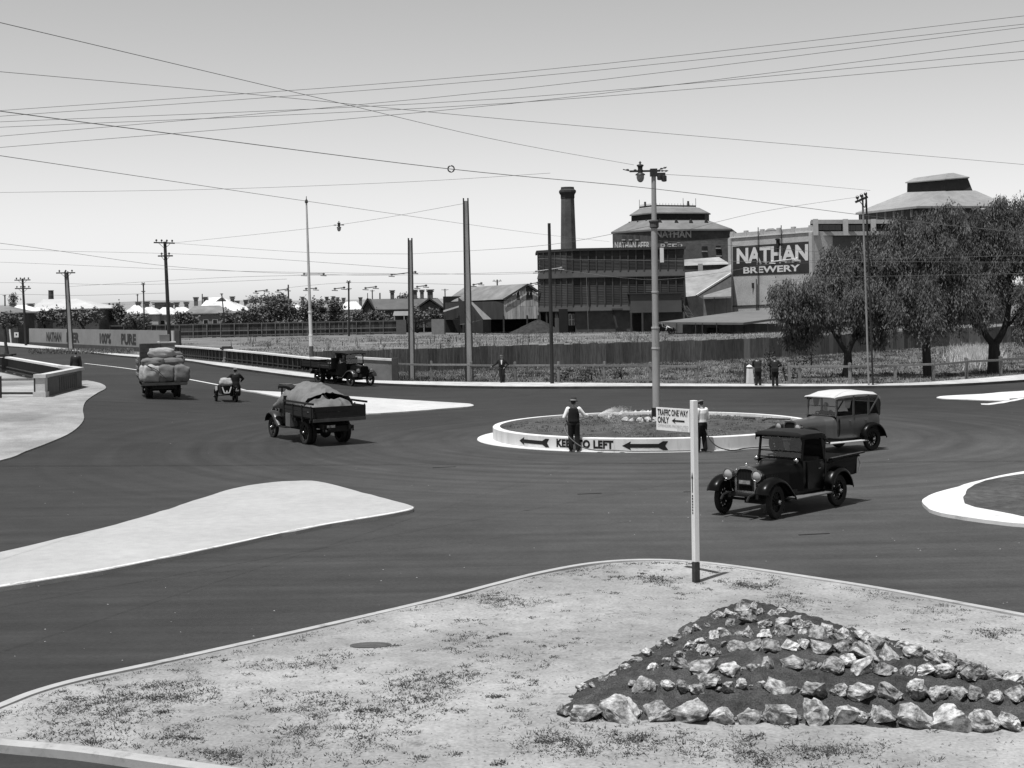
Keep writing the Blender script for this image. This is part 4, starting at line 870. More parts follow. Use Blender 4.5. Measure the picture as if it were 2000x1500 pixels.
def house(label, Y, x0, x1, ye, yr, rx0, rx1, roof, wallm, chims=(), dep=8, ver=None, wins=(), name='house'):
    a = at(x0, ye, Y); b = at(x1, ye, Y); root = empty(name, ((a.x + b.x) / 2, Y, 0), 0, label, 'house'); O = Vector(root.location)
    W2 = (b.x - a.x) / 2; z1 = (a.z + b.z) / 2; MB().box((0, dep / 2, z1 / 2 - .05), (W2 * 2, dep, z1 + .1)).build('wall', wallm, root)
    ym = dep / 2; zr = at((rx0 + rx1) / 2, yr, Y + ym).z
    hip(root, -W2, W2, z1, zr, 0, dep, at(rx0, yr, Y + ym).x - O.x, at(rx1, yr, Y + ym).x - O.x, roof)
    for c in chims:
        v = at(c[0], c[1], Y + ym); lo_ = at(c[0], c[2], Y + ym).z; chimney(root, v.x - O.x, ym + (c[3] if len(c) > 3 else 0), lo_ - 1.0, v.z, .75 if len(c) < 5 else c[4])
    if ver:
        vx0, vx1, yt, yb, mt = ver; p, q = at(vx0, yt, Y - .1), at(vx1, yb, Y - 2.6)
        mb = MB(); mb.poly([Vector((at(vx0, yt, Y).x - O.x, -.05, p.z)), Vector((at(vx1, yt, Y).x - O.x, -.05, p.z)), Vector((at(vx1, yb, Y - 2.6).x - O.x + .3, -2.6, q.z)), Vector((at(vx0, yb, Y - 2.6).x - O.x - .3, -2.6, q.z))]); mb.build('verandah_roof', mt, root)
        nn = 6
        for i in range(nn): xx = lerp(at(vx0, yb, Y - 2.5).x, at(vx1, yb, Y - 2.5).x, i / (nn - 1)) - O.x; MB().box((xx, -2.5, q.z / 2), (.14, .14, q.z)).build('verandah_post', mat('verandah_post', .4, .2, 2), root)
    for w_ in wins:
        v = at(w_, (ye + 632) / 2, Y); o = MB().box((v.x - O.x, -.03, z1 * .55), (1.0, .1, 1.7)).build('window', mat('house_frame', .5, .1, 2), root); MB().box((v.x - O.x, -.1, z1 * .55), (.8, .04, 1.5)).build('pane', GLZ, o)
    return root
house('low dark house with pale roof at the far left edge', 225, -40, 34, 611, 598, -25, 18, GROOF, BRICKD)
house('small house with bright white hipped roof and one chimney at far left', 240, 20, 73, 607.5, 595.5, 34, 50, WROOF, BRICKD, ((25, 592, 604), (60, 593.5, 600)))
house('long warehouse with big pale roof left of the bridge road', 262, 62, 193, 603, 584, 85, 150, mat('pale_warehouse_roof', .5, .12, .4, .75, big=.12, world=True), BRICKD, (), dep=16)  # warehouse roof in its own pale colour
q = at(100, 600, 330); ms = MB(); ms.lathe([(.75, 0), (.6, at(100, 568, 330).z), (.7, at(100, 567, 330).z)], 10, (0, 0, 0), cap=True); o = ms.build('smoke_stack', BRICKD); o.location = (q.x, q.y, 0); tag(o, 'dark smoke stack rising behind the long warehouse roof', 'smoke stack')
house('white-roofed cottage with steep hip, first of the cottage row', 285, 243, 283, 612.5, 595.5, 262, 270, WROOF, BRICKD, ((270, 590, 600),))
house('white-roofed cottage with low hip, second of the cottage row', 287, 277, 309, 613, 599, 286, 296, WROOF, PALEW, ((287, 589.5, 600),))
house('white-roofed cottage behind the tall tram pole, third of the row', 289, 306, 347, 613.5, 599.5, 318, 333, WROOF, PALEW, ((312, 591, 602, 1, 2.2), (334, 592, 600)), wins=(318,))
house('pale low-roofed house right of the tall tram pole', 300, 338, 372, 611, 599.5, 345, 362, WROOF, PALEW, ((345, 591, 600), (364, 590, 600)))
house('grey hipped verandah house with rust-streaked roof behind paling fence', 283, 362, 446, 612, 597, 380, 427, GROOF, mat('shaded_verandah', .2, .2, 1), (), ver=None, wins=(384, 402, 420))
house('big white-roofed house with three chimneys and small gablet', 305, 386, 474, 607.5, 581, 407, 434, WROOF, PALEW, ((386.5, 581, 594, -2), (403, 580.5, 590, -1), (452, 579.5, 590, 1)), dep=14, wins=(464,))
hb = [o for o in bpy.data.objects if o.get('label', '').startswith('big white-roofed')][0]
v = at(432, 586, 304) - Vector(hb.location); MB().add([v + Vector((-1.2, 0, -.3)), v + Vector((1.2, 0, -.3)), v + Vector((0, 0, .55)), v + Vector((0, 2.5, .5))], [(0, 1, 2), (0, 2, 3), (1, 3, 2)]).build('gablet', DROOF, hb)
house('white-walled house half hidden by dark garden trees', 330, 470, 530, 608, 592, 485, 515, GROOF, PALEW, ((480, 586, 598), (463, 588, 596)))
house('distant pale-roofed house left of the tall white pole', 400, 545, 590, 604, 594, 555, 578, WROOF, PALEW, ((566, 585, 596), (591, 580, 596)))
house('distant pale-roofed house right of the tall white pole', 400, 622, 668, 604, 590, 632, 652, GROOF, PALEW, ((638, 580, 592), (651, 579, 592), (659, 581, 592)))
house('distant white-gabled house left of the dark slate-roofed house', 380, 664, 706, 604, 589, 676, 696, WROOF, PALEW, ((671, 582, 592), (704, 581, 592)))
# slate-roofed house with two gables
sh2 = house('long dark slate-roofed house with two gables and tall chimneys', 292, 708, 866, 603.5, 583, 722, 855, DROOF, BRICKD, ((766, 567.5, 583), (810, 566.5, 583, 0, .9), (824, 566.5, 583), (840, 566, 582, 0, 1.1)), ver=(770, 866, 607, 615, mat('verandah_iron2', .22, .2, 1)), wins=(735, 750, 800))
O = Vector(sh2.location)
for (xa, xl, xr, ya, yb) in ((718, 706, 731, 583, 604), (839, 814, 865, 583, 601)):
    ap, l_, r_ = at(xa, ya, 289.5) - O, at(xl, yb, 289.5) - O, at(xr, yb, 289.5) - O
    mb = MB(); mb.add([l_, r_, ap, ap + Vector((0, 7, 0)), l_ + Vector((0, 7, 0)), r_ + Vector((0, 7, 0))], [(0, 2, 3, 4), (1, 5, 3, 2)]); mb.build('gable_roof', DROOF, sh2)
    mb = MB(); mb.poly([l_ + Vector((.4, .25, 0)), r_ + Vector((-.4, .25, 0)), ap + Vector((0, .25, -.5))]); mb.poly([l_ + Vector((.4, .25, 0)), r_ + Vector((-.4, .25, 0)), r_ + Vector((-.4, .25, -4)), l_ + Vector((.4, .25, -4))]); mb.build('gable_wall', BRICKD, sh2)
    for a, b in ((l_, ap), (r_, ap)): MB().bar(a + Vector((0, -.1, 0)), b + Vector((0, -.1, 0)), .15, .3).build('barge_board', DTIMB, sh2)
    MB().tube([ap, ap + Vector((0, 0, 1.1))], .08, 5).build('finial', DTIMB, sh2)
# ================================================================== POLES, LAMPS, SIGN POST
PDK = mat('tarred_pole', 0.035, 0.3, 2, .85, .15, stretch=(3, 3, .4), rnd=.2)
PLT = mat('pole_web', 0.30, 0.2, 2, .8, .1, stretch=(3, 3, .4))
STEEL = mat('painted_steel_pole', 0.34, 0.12, 1.5, .6, .1, stretch=(2, 2, .5))
INSU = mat('insulator', 0.05, .2, 5, .3)
PG = 'poles along the tram route'
def pole(label, base, top, Y=None, kind='round', r=.14, arms=(), dzb=.1, cat='pole', name='utility_pole'):
    """base, top: photo pixels; arms: (py, half width in px each side left,right, insulators)"""
    b = gp(base[0], base[1], dz=dzb) if Y is None else at(base[0], base[1], Y)
    if Y is not None: b.z = 0
    t = at(top[0], top[1], b.y); root = empty(name, b, 0, label, cat); tl = t - b; dn = Vector((0, 0, -.2))
    if kind == 'round': MB().tube([dn, tl * .5, tl], [r, r * .9, r * .75], 8).build('shaft', PDK, root, smooth=40)
    elif kind == 'rail':        # two dark rails with a pale filling between
        for s_ in (-1, 1):
            MB().loft([[p + Vector((s_ * w_ - .045, y, 0)) for y in (-.1, .1)] + [p + Vector((s_ * w_ + .045, y, 0)) for y in (.1, -.1)] for p, w_ in ((dn, r), (tl, r * .62))], closed=True, cap=True).build('rail', PDK, root)
        MB().loft([[p + Vector((-w_, -.05, 0)), p + Vector((w_, -.05, 0)), p + Vector((w_, .05, 0)), p + Vector((-w_, .05, 0))] for p, w_ in ((dn, r), (tl * .985, r * .6))], closed=True, cap=True).build('web', PLT, root)
    elif kind == 'thin':
        for s_ in (-1, 1): MB().tube([dn + Vector((s_ * .12, 0, 0)), tl + Vector((s_ * .1, 0, 0))], .055, 6).build('rail', PDK if s_ > 0 else PLT, root)
    for ar in arms:
        py, l_, r_, ins = ar[:4]; tilt = ar[4] if len(ar) > 4 else 0
        f = (py - base[1]) / (top[1] - base[1]); px = lerp(base[0], top[0], f); c = at(px, py, b.y) - b
        k_ = b.y / FPX; a1, a2 = c + Vector((-l_ * k_, -.16, -tilt * l_ * k_)), c + Vector((r_ * k_, -.16, tilt * r_ * k_))
        MB().bar(a1, a2, .1, .13).build('crossarm', PDK, root)
        for i in range(ins):
            q = a1.lerp(a2, (i + .5) / ins if ins > 1 else .9); MB().lathe([(.02, .05), (.03, .12), (.09, .16), (.10, .26), (.05, .32), (0.01, .34)], 8, q).build('insulator', INSU, root)
        MB().bar(c.lerp(a1, .6) , c + Vector((0, -.1, -.55)), .03, .04).build('brace', PDK, root); MB().bar(c.lerp(a2, .6), c + Vector((0, -.1, -.55)), .03, .04).build('brace', PDK, root)
    return root
pole('dark wooden pole with two crossarms at the far left edge', (51, 675), (44, 544), r=.18, arms=((547, 15, 16, 4), (563.5, 15, 16, 4)))
pole('thick dark-edged pole with one crossarm before the painted wall', (138.5, 683), (129.5, 530), kind='rail', r=.26, arms=((533, 19, 18, 3),))
pole('tall dark pole with two crossarms behind the sack lorry', (332, 689), (322, 472), r=.2, arms=((474.5, 21, 20, 4, -.05), (500, 14, 15, 2)))
pole('pole with small double crossarms above the white cottages', (282, 640), (280, 553), Y=262, r=.16, arms=((555, 4, 4, 2), (569, 4, 4, 0)))
pole('short plain pole above the dark garden trees', (564, 620), (563, 556), Y=300, r=.19)
pole('pole with two crossarms right of the dark garden trees', (681, 628), (681, 549), Y=262, r=.19, arms=((551, 5, 5, 2), (564, 4, 6, 0)))
pole('small pole with crossarm beyond the slate roof gable', (728, 610), (727, 566), Y=420, r=.2, arms=((568, 5, 5, 0),))
pole('short pole stub above the middle of the slate roof', (742, 605), (742, 572), Y=420, r=.25)
pole('small pole with crossarm between slate house and iron shed', (870, 610), (869, 564), Y=420, r=.2, arms=((566, 7, 7, 0),))
pole('pole top with crossarm and transformer above the iron shed ridge', (972, 600), (971, 546), Y=330, r=.2, arms=((549, 9, 9, 3),))
pole('thin pole with small crossarm above cottage chimneys', (269, 612), (268.5, 574), Y=420, r=.18, arms=((576, 3, 3, 0),))
pole('thin stay pole among the cottage chimneys', (395, 612), (395, 574), Y=420, r=.2)
pole('leaning thin pole in front of the big white roof', (441, 630), (433, 573), Y=270, r=.13, arms=((574, 3, 3, 0),))
pole('stub pole at the far left behind the small white roof', (10, 612), (9.5, 576), Y=420, r=.25, arms=((577, 4, 3, 0),))
pole('dark-edged plain pole with tram bracket left of tallest pole', (804.5, 738), (801, 465), kind='rail', r=.19)
pole('tallest dark-edged plain pole behind the footpath fence', (917, 741), (909.5, 387), kind='rail', r=.24)
pole('thin dark pole with tram bracket right of the iron shed', (1078.5, 750), (1072.5, 436), r=.125)
pole('slim two-rail pole with tilted insulator arm before the pepper trees', (1701, 753), (1688, 381), kind='thin', arms=((387, 19, 5, 3, .42),))
# tram span brackets
BRKT = mat('galvanised_bracket', 0.30, .2, 3, .5)
def bracket(label, x0, y0, x1, y1, Y, m_=None, group='tram wire brackets'):
    a, b = at(x0, y0, Y), at(x1, y1, Y); root = empty('tram_wire_bracket', (a + b) / 2, 0, label, 'bracket', group); O_ = (a + b) / 2
    MB().tube([a - O_, b - O_], .035 * Y / 95, 6).build('arm', m_ or BRKT, root)
    for p in (a, b):
        mb = MB(); k_ = Y / 95; mb.ell(p - O_, (.09 * k_, .08 * k_, .07 * k_), 8, 5); mb.tube([p - O_ + Vector((-.2 * k_, -.05, -.1 * k_)), p - O_ + Vector((.2 * k_, -.05, -.13 * k_))], .03 * k_, 5); mb.build('hanger', m_ or BRKT, root)
DBK = mat('dark_bracket', .06, .2, 3, .6)
bracket('dark tram wire bracket crossing the tall white pole', 594, 535, 632, 535, 102, DBK)
bracket('upper small tram bracket left of the dark-edged pole', 765, 536.5, 811, 531, 100, DBK)
bracket('pale tram bracket crossing the corner of the cooling house', 1047, 530, 1096, 523, 91)
bracket('pale tram bracket in front of the big painted brewery sign', 1508, 511, 1556, 505, 88, mat('white_bracket', .6, .1, 3, .5))
for i, (x0, y0, x1, y1, w_) in enumerate(((500, 569, 521, 566.5, 'first from the left above the garden trees'), (543, 567, 562, 564.5, 'second, left of the tall white pole'), (598, 564, 617, 563, 'third, crossing the tall white pole low down'), (654, 564, 672, 561.5, 'fourth, left of the double-arm pole'), (714, 562.5, 734, 560, 'fifth, above the slate house gable'), (815, 560, 832, 557.5, 'sixth, beside the slate house chimneys'), (925, 556, 940, 553, 'seventh, right of the tallest pole'), (1037, 554, 1050, 552, 'eighth, beside the cooling house'))):
    bracket('small far tram wire bracket, ' + w_, x0, y0, x1, y1, 190, DBK)
# tall white steel pole at the end of the bridge
b = gp(609.5, 728, dz=.12); wp = empty('steel_pole', b, 0, 'tall slim white steel pole beside the bridge balustrade', 'pole'); t = at(598.5, 397, b.y) - b
wm = mat('white_steel', .62, .08, 2, .5); seg = lambda f: t * f
zf = lambda py: (728 - py) / (728 - 397)
MB().tube([seg(-.01), seg(zf(676))], .15, 10).build('base_section', mat('dark_pole_base', .09, .2, 2), wp, smooth=40)
MB().tube([seg(zf(676)), seg(zf(655))], .15, 10).build('lower_section', wm, wp, smooth=40)
MB().tube([seg(zf(655)), seg(zf(609))], .125, 10).build('middle_section', wm, wp, smooth=40)
MB().tube([seg(zf(609)), seg(zf(500)), seg(1)], [.105, .09, .06], 10).build('upper_section', mat('grey_white_steel', .48, .1, 2, .5), wp, smooth=40)
for py in (655, 609): MB().tube([seg(zf(py) - .004), seg(zf(py) + .004)], .16, 10).build('collar', mat('pale_collar', .7, .1, 2), wp)
MB().lathe([(.06, 0), (.12, .05), (.1, .2), (.03, .3), (.02, .5)], 8, t).build('finial', DTIMB, wp)
# ---- central lamp pole
cb = Vector((RC.x + .16, RC.y + .1, .55)); lpz = empty('lamp_pole', cb, 0, 'tall grey steel lamp pole standing in the roundabout bed', 'lamp post')
top_ = at(1276.5, 338, cb.y) - cb; bot = Vector((0, 0, -.3))
cz = lambda py: (at(1280, py, cb.y).z - cb.z) / top_.z
sg = lambda f: top_ * f
k_ = cb.y / FPX
MB().tube([bot, sg(cz(796))], .19, 14).build('black_base', BLACK, lpz, smooth=40)
MB().tube([sg(cz(796)), sg(cz(640))], .145, 14).build('lower_section', STEEL, lpz, smooth=40)
MB().tube([sg(cz(640)), sg(cz(440))], .12, 14).build('middle_section', STEEL, lpz, smooth=40)
MB().tube([sg(cz(440)), sg(1)], [.1, .085], 14).build('upper_section', STEEL, lpz, smooth=40)
for py in (640, 680, 570): MB().tube([sg(cz(py) - .003), sg(cz(py) + .003)], .16 if py > 600 else .135, 14).build('collar', mat('collar', .45, .1, 2), lpz)
MB().lathe([(.11, -.2), (.17, -.15), (.17, 0), (.20, .06), (.2, .1), (.11, .12)], 14, sg(cz(436))).build('flared_collar', mat('dark_collar', .1, .2, 2), lpz)  # dark flared collar on the upper pole
MB().box(sg(cz(496)) + Vector((.26, -.12, -.05)), (.14, .04, .55)).build('pole_plate', WHITE, lpz)
hd = sg(1)
LDK = mat('cast_iron', .03, .3, 6, .5)
MB().bar(hd + Vector((-.9, 0, .08)), hd + Vector((.25, 0, .08)), .06, .07).build('lamp_arm', LDK, lpz)
mb = MB(); mb.box(hd + Vector((0, 0, .02)), (.26, .26, .28)); mb.box(hd + Vector((.28, -.05, -.08)), (.3, .2, .16)); mb.lathe([(.05, -.28), (.1, -.26), (.1, -.1), (.05, -.08)], 8, hd + Vector((.22, -.1, 0)), cap=True); mb.lathe([(.05, -.34), (.1, -.32), (.1, -.12), (.05, -.1)], 8, hd + Vector((.38, -.1, 0)), cap=True); mb.build('pole_head', LDK, lpz)
for d_ in ((.5, .12), (.55, -.02), (-1.15, .06)):
    mb = MB(); mb.tube([hd + Vector((.1 if d_[0] > 0 else -.85, 0, .08)), hd + Vector((d_[0], 0, d_[1] + .1))], .018, 5)
    for q in (.6, .85): c = hd + Vector((d_[0] * q, 0, d_[1] * q + .09)); mb.ell(c, (.06, .035, .035), 8, 5)
    mb.build('wire_strain', LDK, lpz)
def lantern(par, o, s=1.0):
    L = MB(); L.lathe([(r * s, h * s) for r, h in ((.01, .52), (.035, .48), (.075, .43), (.03, .37), (.05, .35), (.17, .32), (.19, .27), (.13, .2), (.12, .1), (.14, .04), (.13, 0), (.13, -.1), (.24, -.16), (.26, -.22), (.2, -.22))], 14, o); L.build('lamp_housing', LDK, par, smooth=50)
    L = MB(); L.lathe([(r * s, h * s) for r, h in ((.2, -.21), (.2, -.36), (.16, -.5), (.09, -.58), (.02, -.6), (0.001, -.6))], 14, o); L.build('lamp_globe', mat('opal_globe', .30, .05, 3, .3, spec=.5), par, smooth=True)
lantern(lpz, hd + Vector((-.50, 0, .09)), .72)
# ---- lantern hung from wires
hc = at(662, 441, 113.5); hl = empty('hanging_lamp', hc, 0, 'ornate street lantern hanging from wires in the open sky', 'street lamp'); lantern(hl, Vector((0, 0, 0)), .75)
mb = MB(); mb.tube([(-.42, 0, .06), (.42, 0, .06)], .03, 6); mb.ell((-.3, 0, .06), (.07, .05, .05), 8, 5); mb.ell((.32, 0, .06), (.07, .05, .05), 8, 5); mb.build('suspension_bar', LDK, hl)
# ---- traffic sign
sbp = gp(1359.5, 1137, flat, .1); sp = empty('traffic_sign', sbp, R_(28), 'white square traffic sign post with one way board on sandy island', 'sign')
zt_ = at(1348, 782, sbp.y).z - sbp.z
topo = Matrix.Rotation(R_(-28), 3, 'Z') @ (at(1355, 782, sbp.y) - sbp)
PW = .05
WPOST = mat('white_painted_post', .72, .07, 4, .6, .1, stretch=(3, 3, .6), dirt=(6, .8, .28, .42))
sq = lambda p, w_: [p + Vector((x * w_, y * w_, 0)) for x, y in ((-1, -1), (1, -1), (1, 1), (-1, 1))]
zk = .36 / topo.z
MB().loft([sq(topo * zk, PW), sq(topo, PW)], closed=True, cap=True).build('post', WPOST, sp, bevel=.006)
MB().loft([sq(topo * (-.08), PW), sq(topo * (zk - .003), PW)], closed=True, cap=True).build('dark_base', mat('tarred_post_base', .05, .4, 6, .9, .3), sp)
mb = MB(); o_ = topo * .55 + Vector((-PW - .004, 0, 0))
A_ = lambda y, z: Vector((-PW - .004, y, 0)) + topo * .5 + Vector((0, 0, z))
mb.poly([A_(.03, .22), A_(.0, .34), A_(-.03, .22), A_(-.012, .24), A_(-.012, -.02), A_(.012, -.02), A_(.012, .24)])
for i in range(7): mb.poly([A_(-.016, -.06 - i * .05), A_(.016, -.06 - i * .05), A_(.016, -.095 - i * .05), A_(-.016, -.095 - i * .05)])
mb.build('post_arrow', BLACK, sp)
BA = R_(180 - 52)         # direction of the board away from the post, world
bd = empty('board_axis', (0, 0, 0), 0, '', ''); bpy.data.objects.remove(bd)
bl, bh = 0.84, .405
dirl = Matrix.Rotation(-R_(28), 3, 'Z') @ Vector((math.cos(BA), math.sin(BA), 0)); nl = Vector((dirl.y, -dirl.x, 0))      # normal
if (Matrix.Rotation(R_(28), 3, 'Z') @ nl).y > 0: nl = -nl
b0 = topo * ((at(1350, 845, sbp.y).z - sbp.z) / zt_) + dirl * .09
def bdp(u, v, o=0.0): return b0 + dirl * (bl - u) + Vector((0, 0, v)) + nl * (.02 + o)
mb = MB(); mb.loft([[bdp(0, 0, -.03), bdp(bl, 0, -.03), bdp(bl, bh, -.03), bdp(0, bh, -.03)], [bdp(0, 0), bdp(bl, 0), bdp(bl, bh), bdp(0, bh)]], closed=True, cap=True); mb.build('board', mat('white_board', .74, .05, 3, .6, dirt=(5, .85, .3, .4)), sp)
for s_, u, v, w_, h_, bo, mt_ in (('TRAFFIC ONE WAY', .04, .265, .77, .115, .03, BLACK), ('ONLY', .04, .13, .29, .115, .03, BLACK), ('OFFENDERS PROSECUTED', .04, .06, .77, .05, .0, mat('faded_letters', .45, .2, 8)), ('BY ORDER', .54, .015, .26, .032, .0, mat('faded_letters', .45, .2, 8))):
    lettering('lettering', s_, w_, h_, lambda x, y: bdp(u + x, v + y, .004), mt_, sp, bold=bo)
mb = MB(); mb.poly([bdp(.40, .185, .004), bdp(.50, .24, .004), bdp(.47, .20, .004), bdp(.72, .20, .004), bdp(.72, .17, .004), bdp(.47, .17, .004), bdp(.50, .13, .004)]); mb.build('board_arrow', BLACK, sp)
# ---- small sign by the left parapet
q = gp(22, 671); ss_ = empty('small_sign', q, 0, 'small white notice on a thin white post across the bridge road', 'sign'); t = at(19, 643, q.y) - q
MB().tube([(0, 0, -.1), t], .11, 6).build('post', WHITE, ss_); v = at(32, 654, q.y - 2) - q; MB().box(v, (.6, .06, .7)).build('plate', WHITE, ss_); MB().box(v + Vector((0, -.04, .05)), (.18, .02, .25)).build('symbol', BLACK, ss_); MB().bar(v + Vector((0, .06, 0)), Vector((v.x, v.y + .06, 0)), .06, .06).build('plate_post', DTIMB, ss_)

# ================================================================== OVERHEAD WIRES
WIRE = mat('wire', .12, .2, 2, .6)
def wire(label, pts, Ys, r=.011, group=None, m_=None):
    """pts photo pixels, Ys depth of first and last point"""
    xa, xb = pts[0][0], pts[-1][0]; pts = list(pts)
    if xa <= 0: k_ = (pts[2][1] - pts[0][1]) / (pts[2][0] - xa); pts = [(xa - 500, pts[0][1] - 500 * k_)] + pts         # runs on past the frame
    if xb >= 1985: k_ = (pts[-1][1] - pts[-3][1]) / (xb - pts[-3][0]); pts = pts + [(xb + 700, pts[-1][1] + 700 * k_)]
    pp_ = cr(pts, 6); n_ = len(pp_); mb = MB()
    mb.tube([at(p[0], p[1], 1 / lerp(1 / Ys[0], 1 / Ys[1], (p[0] - xa) / (xb - xa))) for i, p in enumerate(pp_)], r, 4, cap=False)
    o = mb.build('overhead_wire', m_ or WIRE); tag(o, label, 'wire', group); return o
TG = 'telephone wires across the sky'
for lab, a, b, c in (('topmost', 216, 142, 31), ('second', 227, 153, 47), ('third at the right edge', 266, 175, 53), ('lowest at the left edge', 288, 202, 79), ('fifth', 238, 191.5, 100), ('lowest at the right edge', 248.5, 201, 116)):
    wire('telephone wire rising to the right across the sky, ' + lab, [(-60, a + 4), (0, a), (1000, b), (2000, c), (2080, c - 9)], (44, 40), .0075, TG)
wire('steep span wire running down to the lamp pole top', [(-50, 33), (0, 44), (600, 186), (955, 270), (1238, 322)], (22, 53.5), .0062)
wire('soft thick wire falling gently across the upper sky', [(-50, 136), (0, 140), (500, 185), (1000, 234), (1985, 320), (2050, 327)], (24, 40), .005, m_=mat('pale_wire', .14, .2, 2))
wire('heavy span wire with ring insulator falling to the right', [(-50, 210), (0, 217), (350, 263), (870, 329), (1280, 369), (1700, 422), (2040, 461)], (24, 60), .0078)
wire('thin wire falling from the left edge above the white pole', [(-50, 298), (0, 304), (600, 393), (1000, 450), (1190, 472)], (30, 120), .0072)
wire('faint almost level wire in the left half of the sky', [(-50, 378), (0, 376), (400, 370), (800, 355), (1075, 338)], (70, 70), .008, m_=mat('pale_wire', .14, .2, 2))
mb = MB(); c = at(881, 329.8, 32.75)
mb.tube([c + Vector((.072 * math.cos(2*PI*i/16), 0, .072 * math.sin(2*PI*i/16))) for i in range(17)], .017, 6, cap=False); tag(mb.build('ring_insulator', INSU), 'round ring insulator on the heavy span wire', 'insulator')
low = [((0, 475), (330, 520), (600, 536), 60, 100, 'from the left edge to the white pole bracket'), ((340, 475), (600, 493), (801, 496), 142, 100, 'from the tall crossarm pole to the dark-edged pole'), ((801, 496), (1073, 478), (1276, 440), 100, 54, 'from the dark-edged pole to the lamp pole'), ((0, 487), (400, 498), (800, 525), 150, 100, 'sagging over the left houses'), ((0, 512), (400, 528), (790, 535), 150, 100, 'second sagging over the left houses'),
       ((130, 560), (460, 541), (765, 536), 170, 101, 'trolley wire to the dark-edged pole'), ((632, 536), (765, 537.5), (1047, 531), 102, 92, 'trolley wire crossing the tallest pole'), ((810, 533), (930, 536), (1047, 534), 100, 92, 'second trolley wire crossing the tallest pole'), ((1096, 527), (1290, 546), (1508, 515), 91, 88, 'trolley wire passing behind the lamp pole'), ((1052, 505), (1276, 509), (1520, 511), 91, 86, 'pale wire across the cooling house louvres'), ((1556, 510), (1700, 506), (2040, 498), 88, 70, 'trolley wire across the pepper tree crowns'), ((1556, 514), (1700, 511), (2040, 512), 88, 70, 'lower trolley wire across the pepper tree crowns'), ((1508, 548), (1700, 540), (2040, 533), 88, 70, 'lowest span wire across the pepper trees'),
       ((1280, 470), (1500, 484), (1690, 500), 54, 83, 'span wire to the slim two-rail pole'), ((1290, 340), (1480, 352), (1700, 372), 54, 83, 'faint wire from lamp pole head to the right'), ((1688, 383), (1480, 415), (1290, 463), 83, 54, 'faint wire from tilted arm down to the lamp pole'), ((1700, 422), (1850, 440), (2040, 458), 60, 50, 'wire over the pepper trees at the right'), ((0, 552), (260, 556), (560, 545), 170, 150, 'low wire over the warehouse roof'), ((0, 575), (150, 577), (330, 572), 170, 142, 'lowest wire over the warehouse roof'), ((560, 562), (690, 552), (910, 556), 190, 150, 'low wire over the garden trees'), ((325, 476), (662, 439), (909, 397), 142, 99, 'carrying the hanging lantern between two poles')]
for a, b, c, y0, y1, lab in low: wire('thin overhead wire ' + lab, [a, b, c], (y0, y1), .0075 * (y0 + y1) / 190 + .002, 'low overhead wires')
# ================================================================== VEHICLES   (x forward, y left, z up)
TYRE = mat('tyre_rubber', .016, .25, 4, .85, .1)
RUBG = mat('dusty_tyre_wall', .05, .2, 5, .9)
CARBLK = mat('black_enamel', .006, .3, 2, .28, spec=.12, big=.2)
CARGREY = mat('grey_enamel', .085, .12, 1.2, .3, spec=.5, big=.12)
DKCH = mat('chassis_black', .007, .3, 3, .7)
NICK = mat('nickel', .55, .1, 4, .25, metal=1.0)
LENS = mat('headlamp_lens', .38, .05, 4, .12, spec=.6)
CANVB = mat('black_canvas_hood', .012, .25, 3, .8, .15)
CANVW = mat('pale_canvas_hood', .52, .08, 2, .85, .15, big=.06)
CABDK = mat('dark_cabin', .008, .2, 2, .9)
LEATH = mat('leather', .03, .3, 4, .6)
WOODT = mat('tray_timber', .014, .35, 2, .9, .15, stretch=(.5, 4, 4), rnd=.3)
GLASS = glass()
def wheel(par, x, y, r, w, spokes=12, steer=0.0, dual=False, rimv=None, label=None):
    s_ = 1 if y > 0 else -1
    mb = MB(); mb.lathe([(.02, -.09), (.075, -.09), (.075, .09), (.05, .12), (.02, .13)], 12, axis='y', cap=True)
    for i in range(spokes):
        a = 2 * PI * i / spokes; p = Vector((math.cos(a), 0, math.sin(a))); mb.tube([p * .06, p * (r * .66)], [.024, .02], 5)
    o = mb.build('wheel', rimv or DKCH, par); o.location = (x, y, r); o.rotation_euler = (0, 0, steer + (0 if s_ > 0 else PI))
    rt = r * .68
    mb = MB(); mb.lathe([(rt - .03, -.035), (rt + .02, -.05), (rt + .02, .05), (rt - .03, .035)], 28, axis='y'); mb.build('rim', rimv or DKCH, o, smooth=40)
    pr = [(rt, -w * .36), (lerp(rt, r, .45), -w * .52), (r * .94, -w * .48), (r * .985, -w * .32), (r, -w * .12), (r, w * .12), (r * .985, w * .32), (r * .94, w * .48), (lerp(rt, r, .45), w * .52), (rt, w * .36)]
    mb = MB(); mb.lathe(pr, 32, axis='y'); mb.build('tyre', TYRE, o, smooth=40)
    if dual:
        mb = MB(); mb.lathe(pr, 32, (0, -w * 1.15, 0), axis='y'); mb.build('tyre', TYRE, o, smooth=40)
    mb = MB(); mb.lathe([(.02, .15), (.05, .14), (.06, .09)], 10, axis='y'); mb.build('hub_cap', NICK, o, smooth=True)
    return o
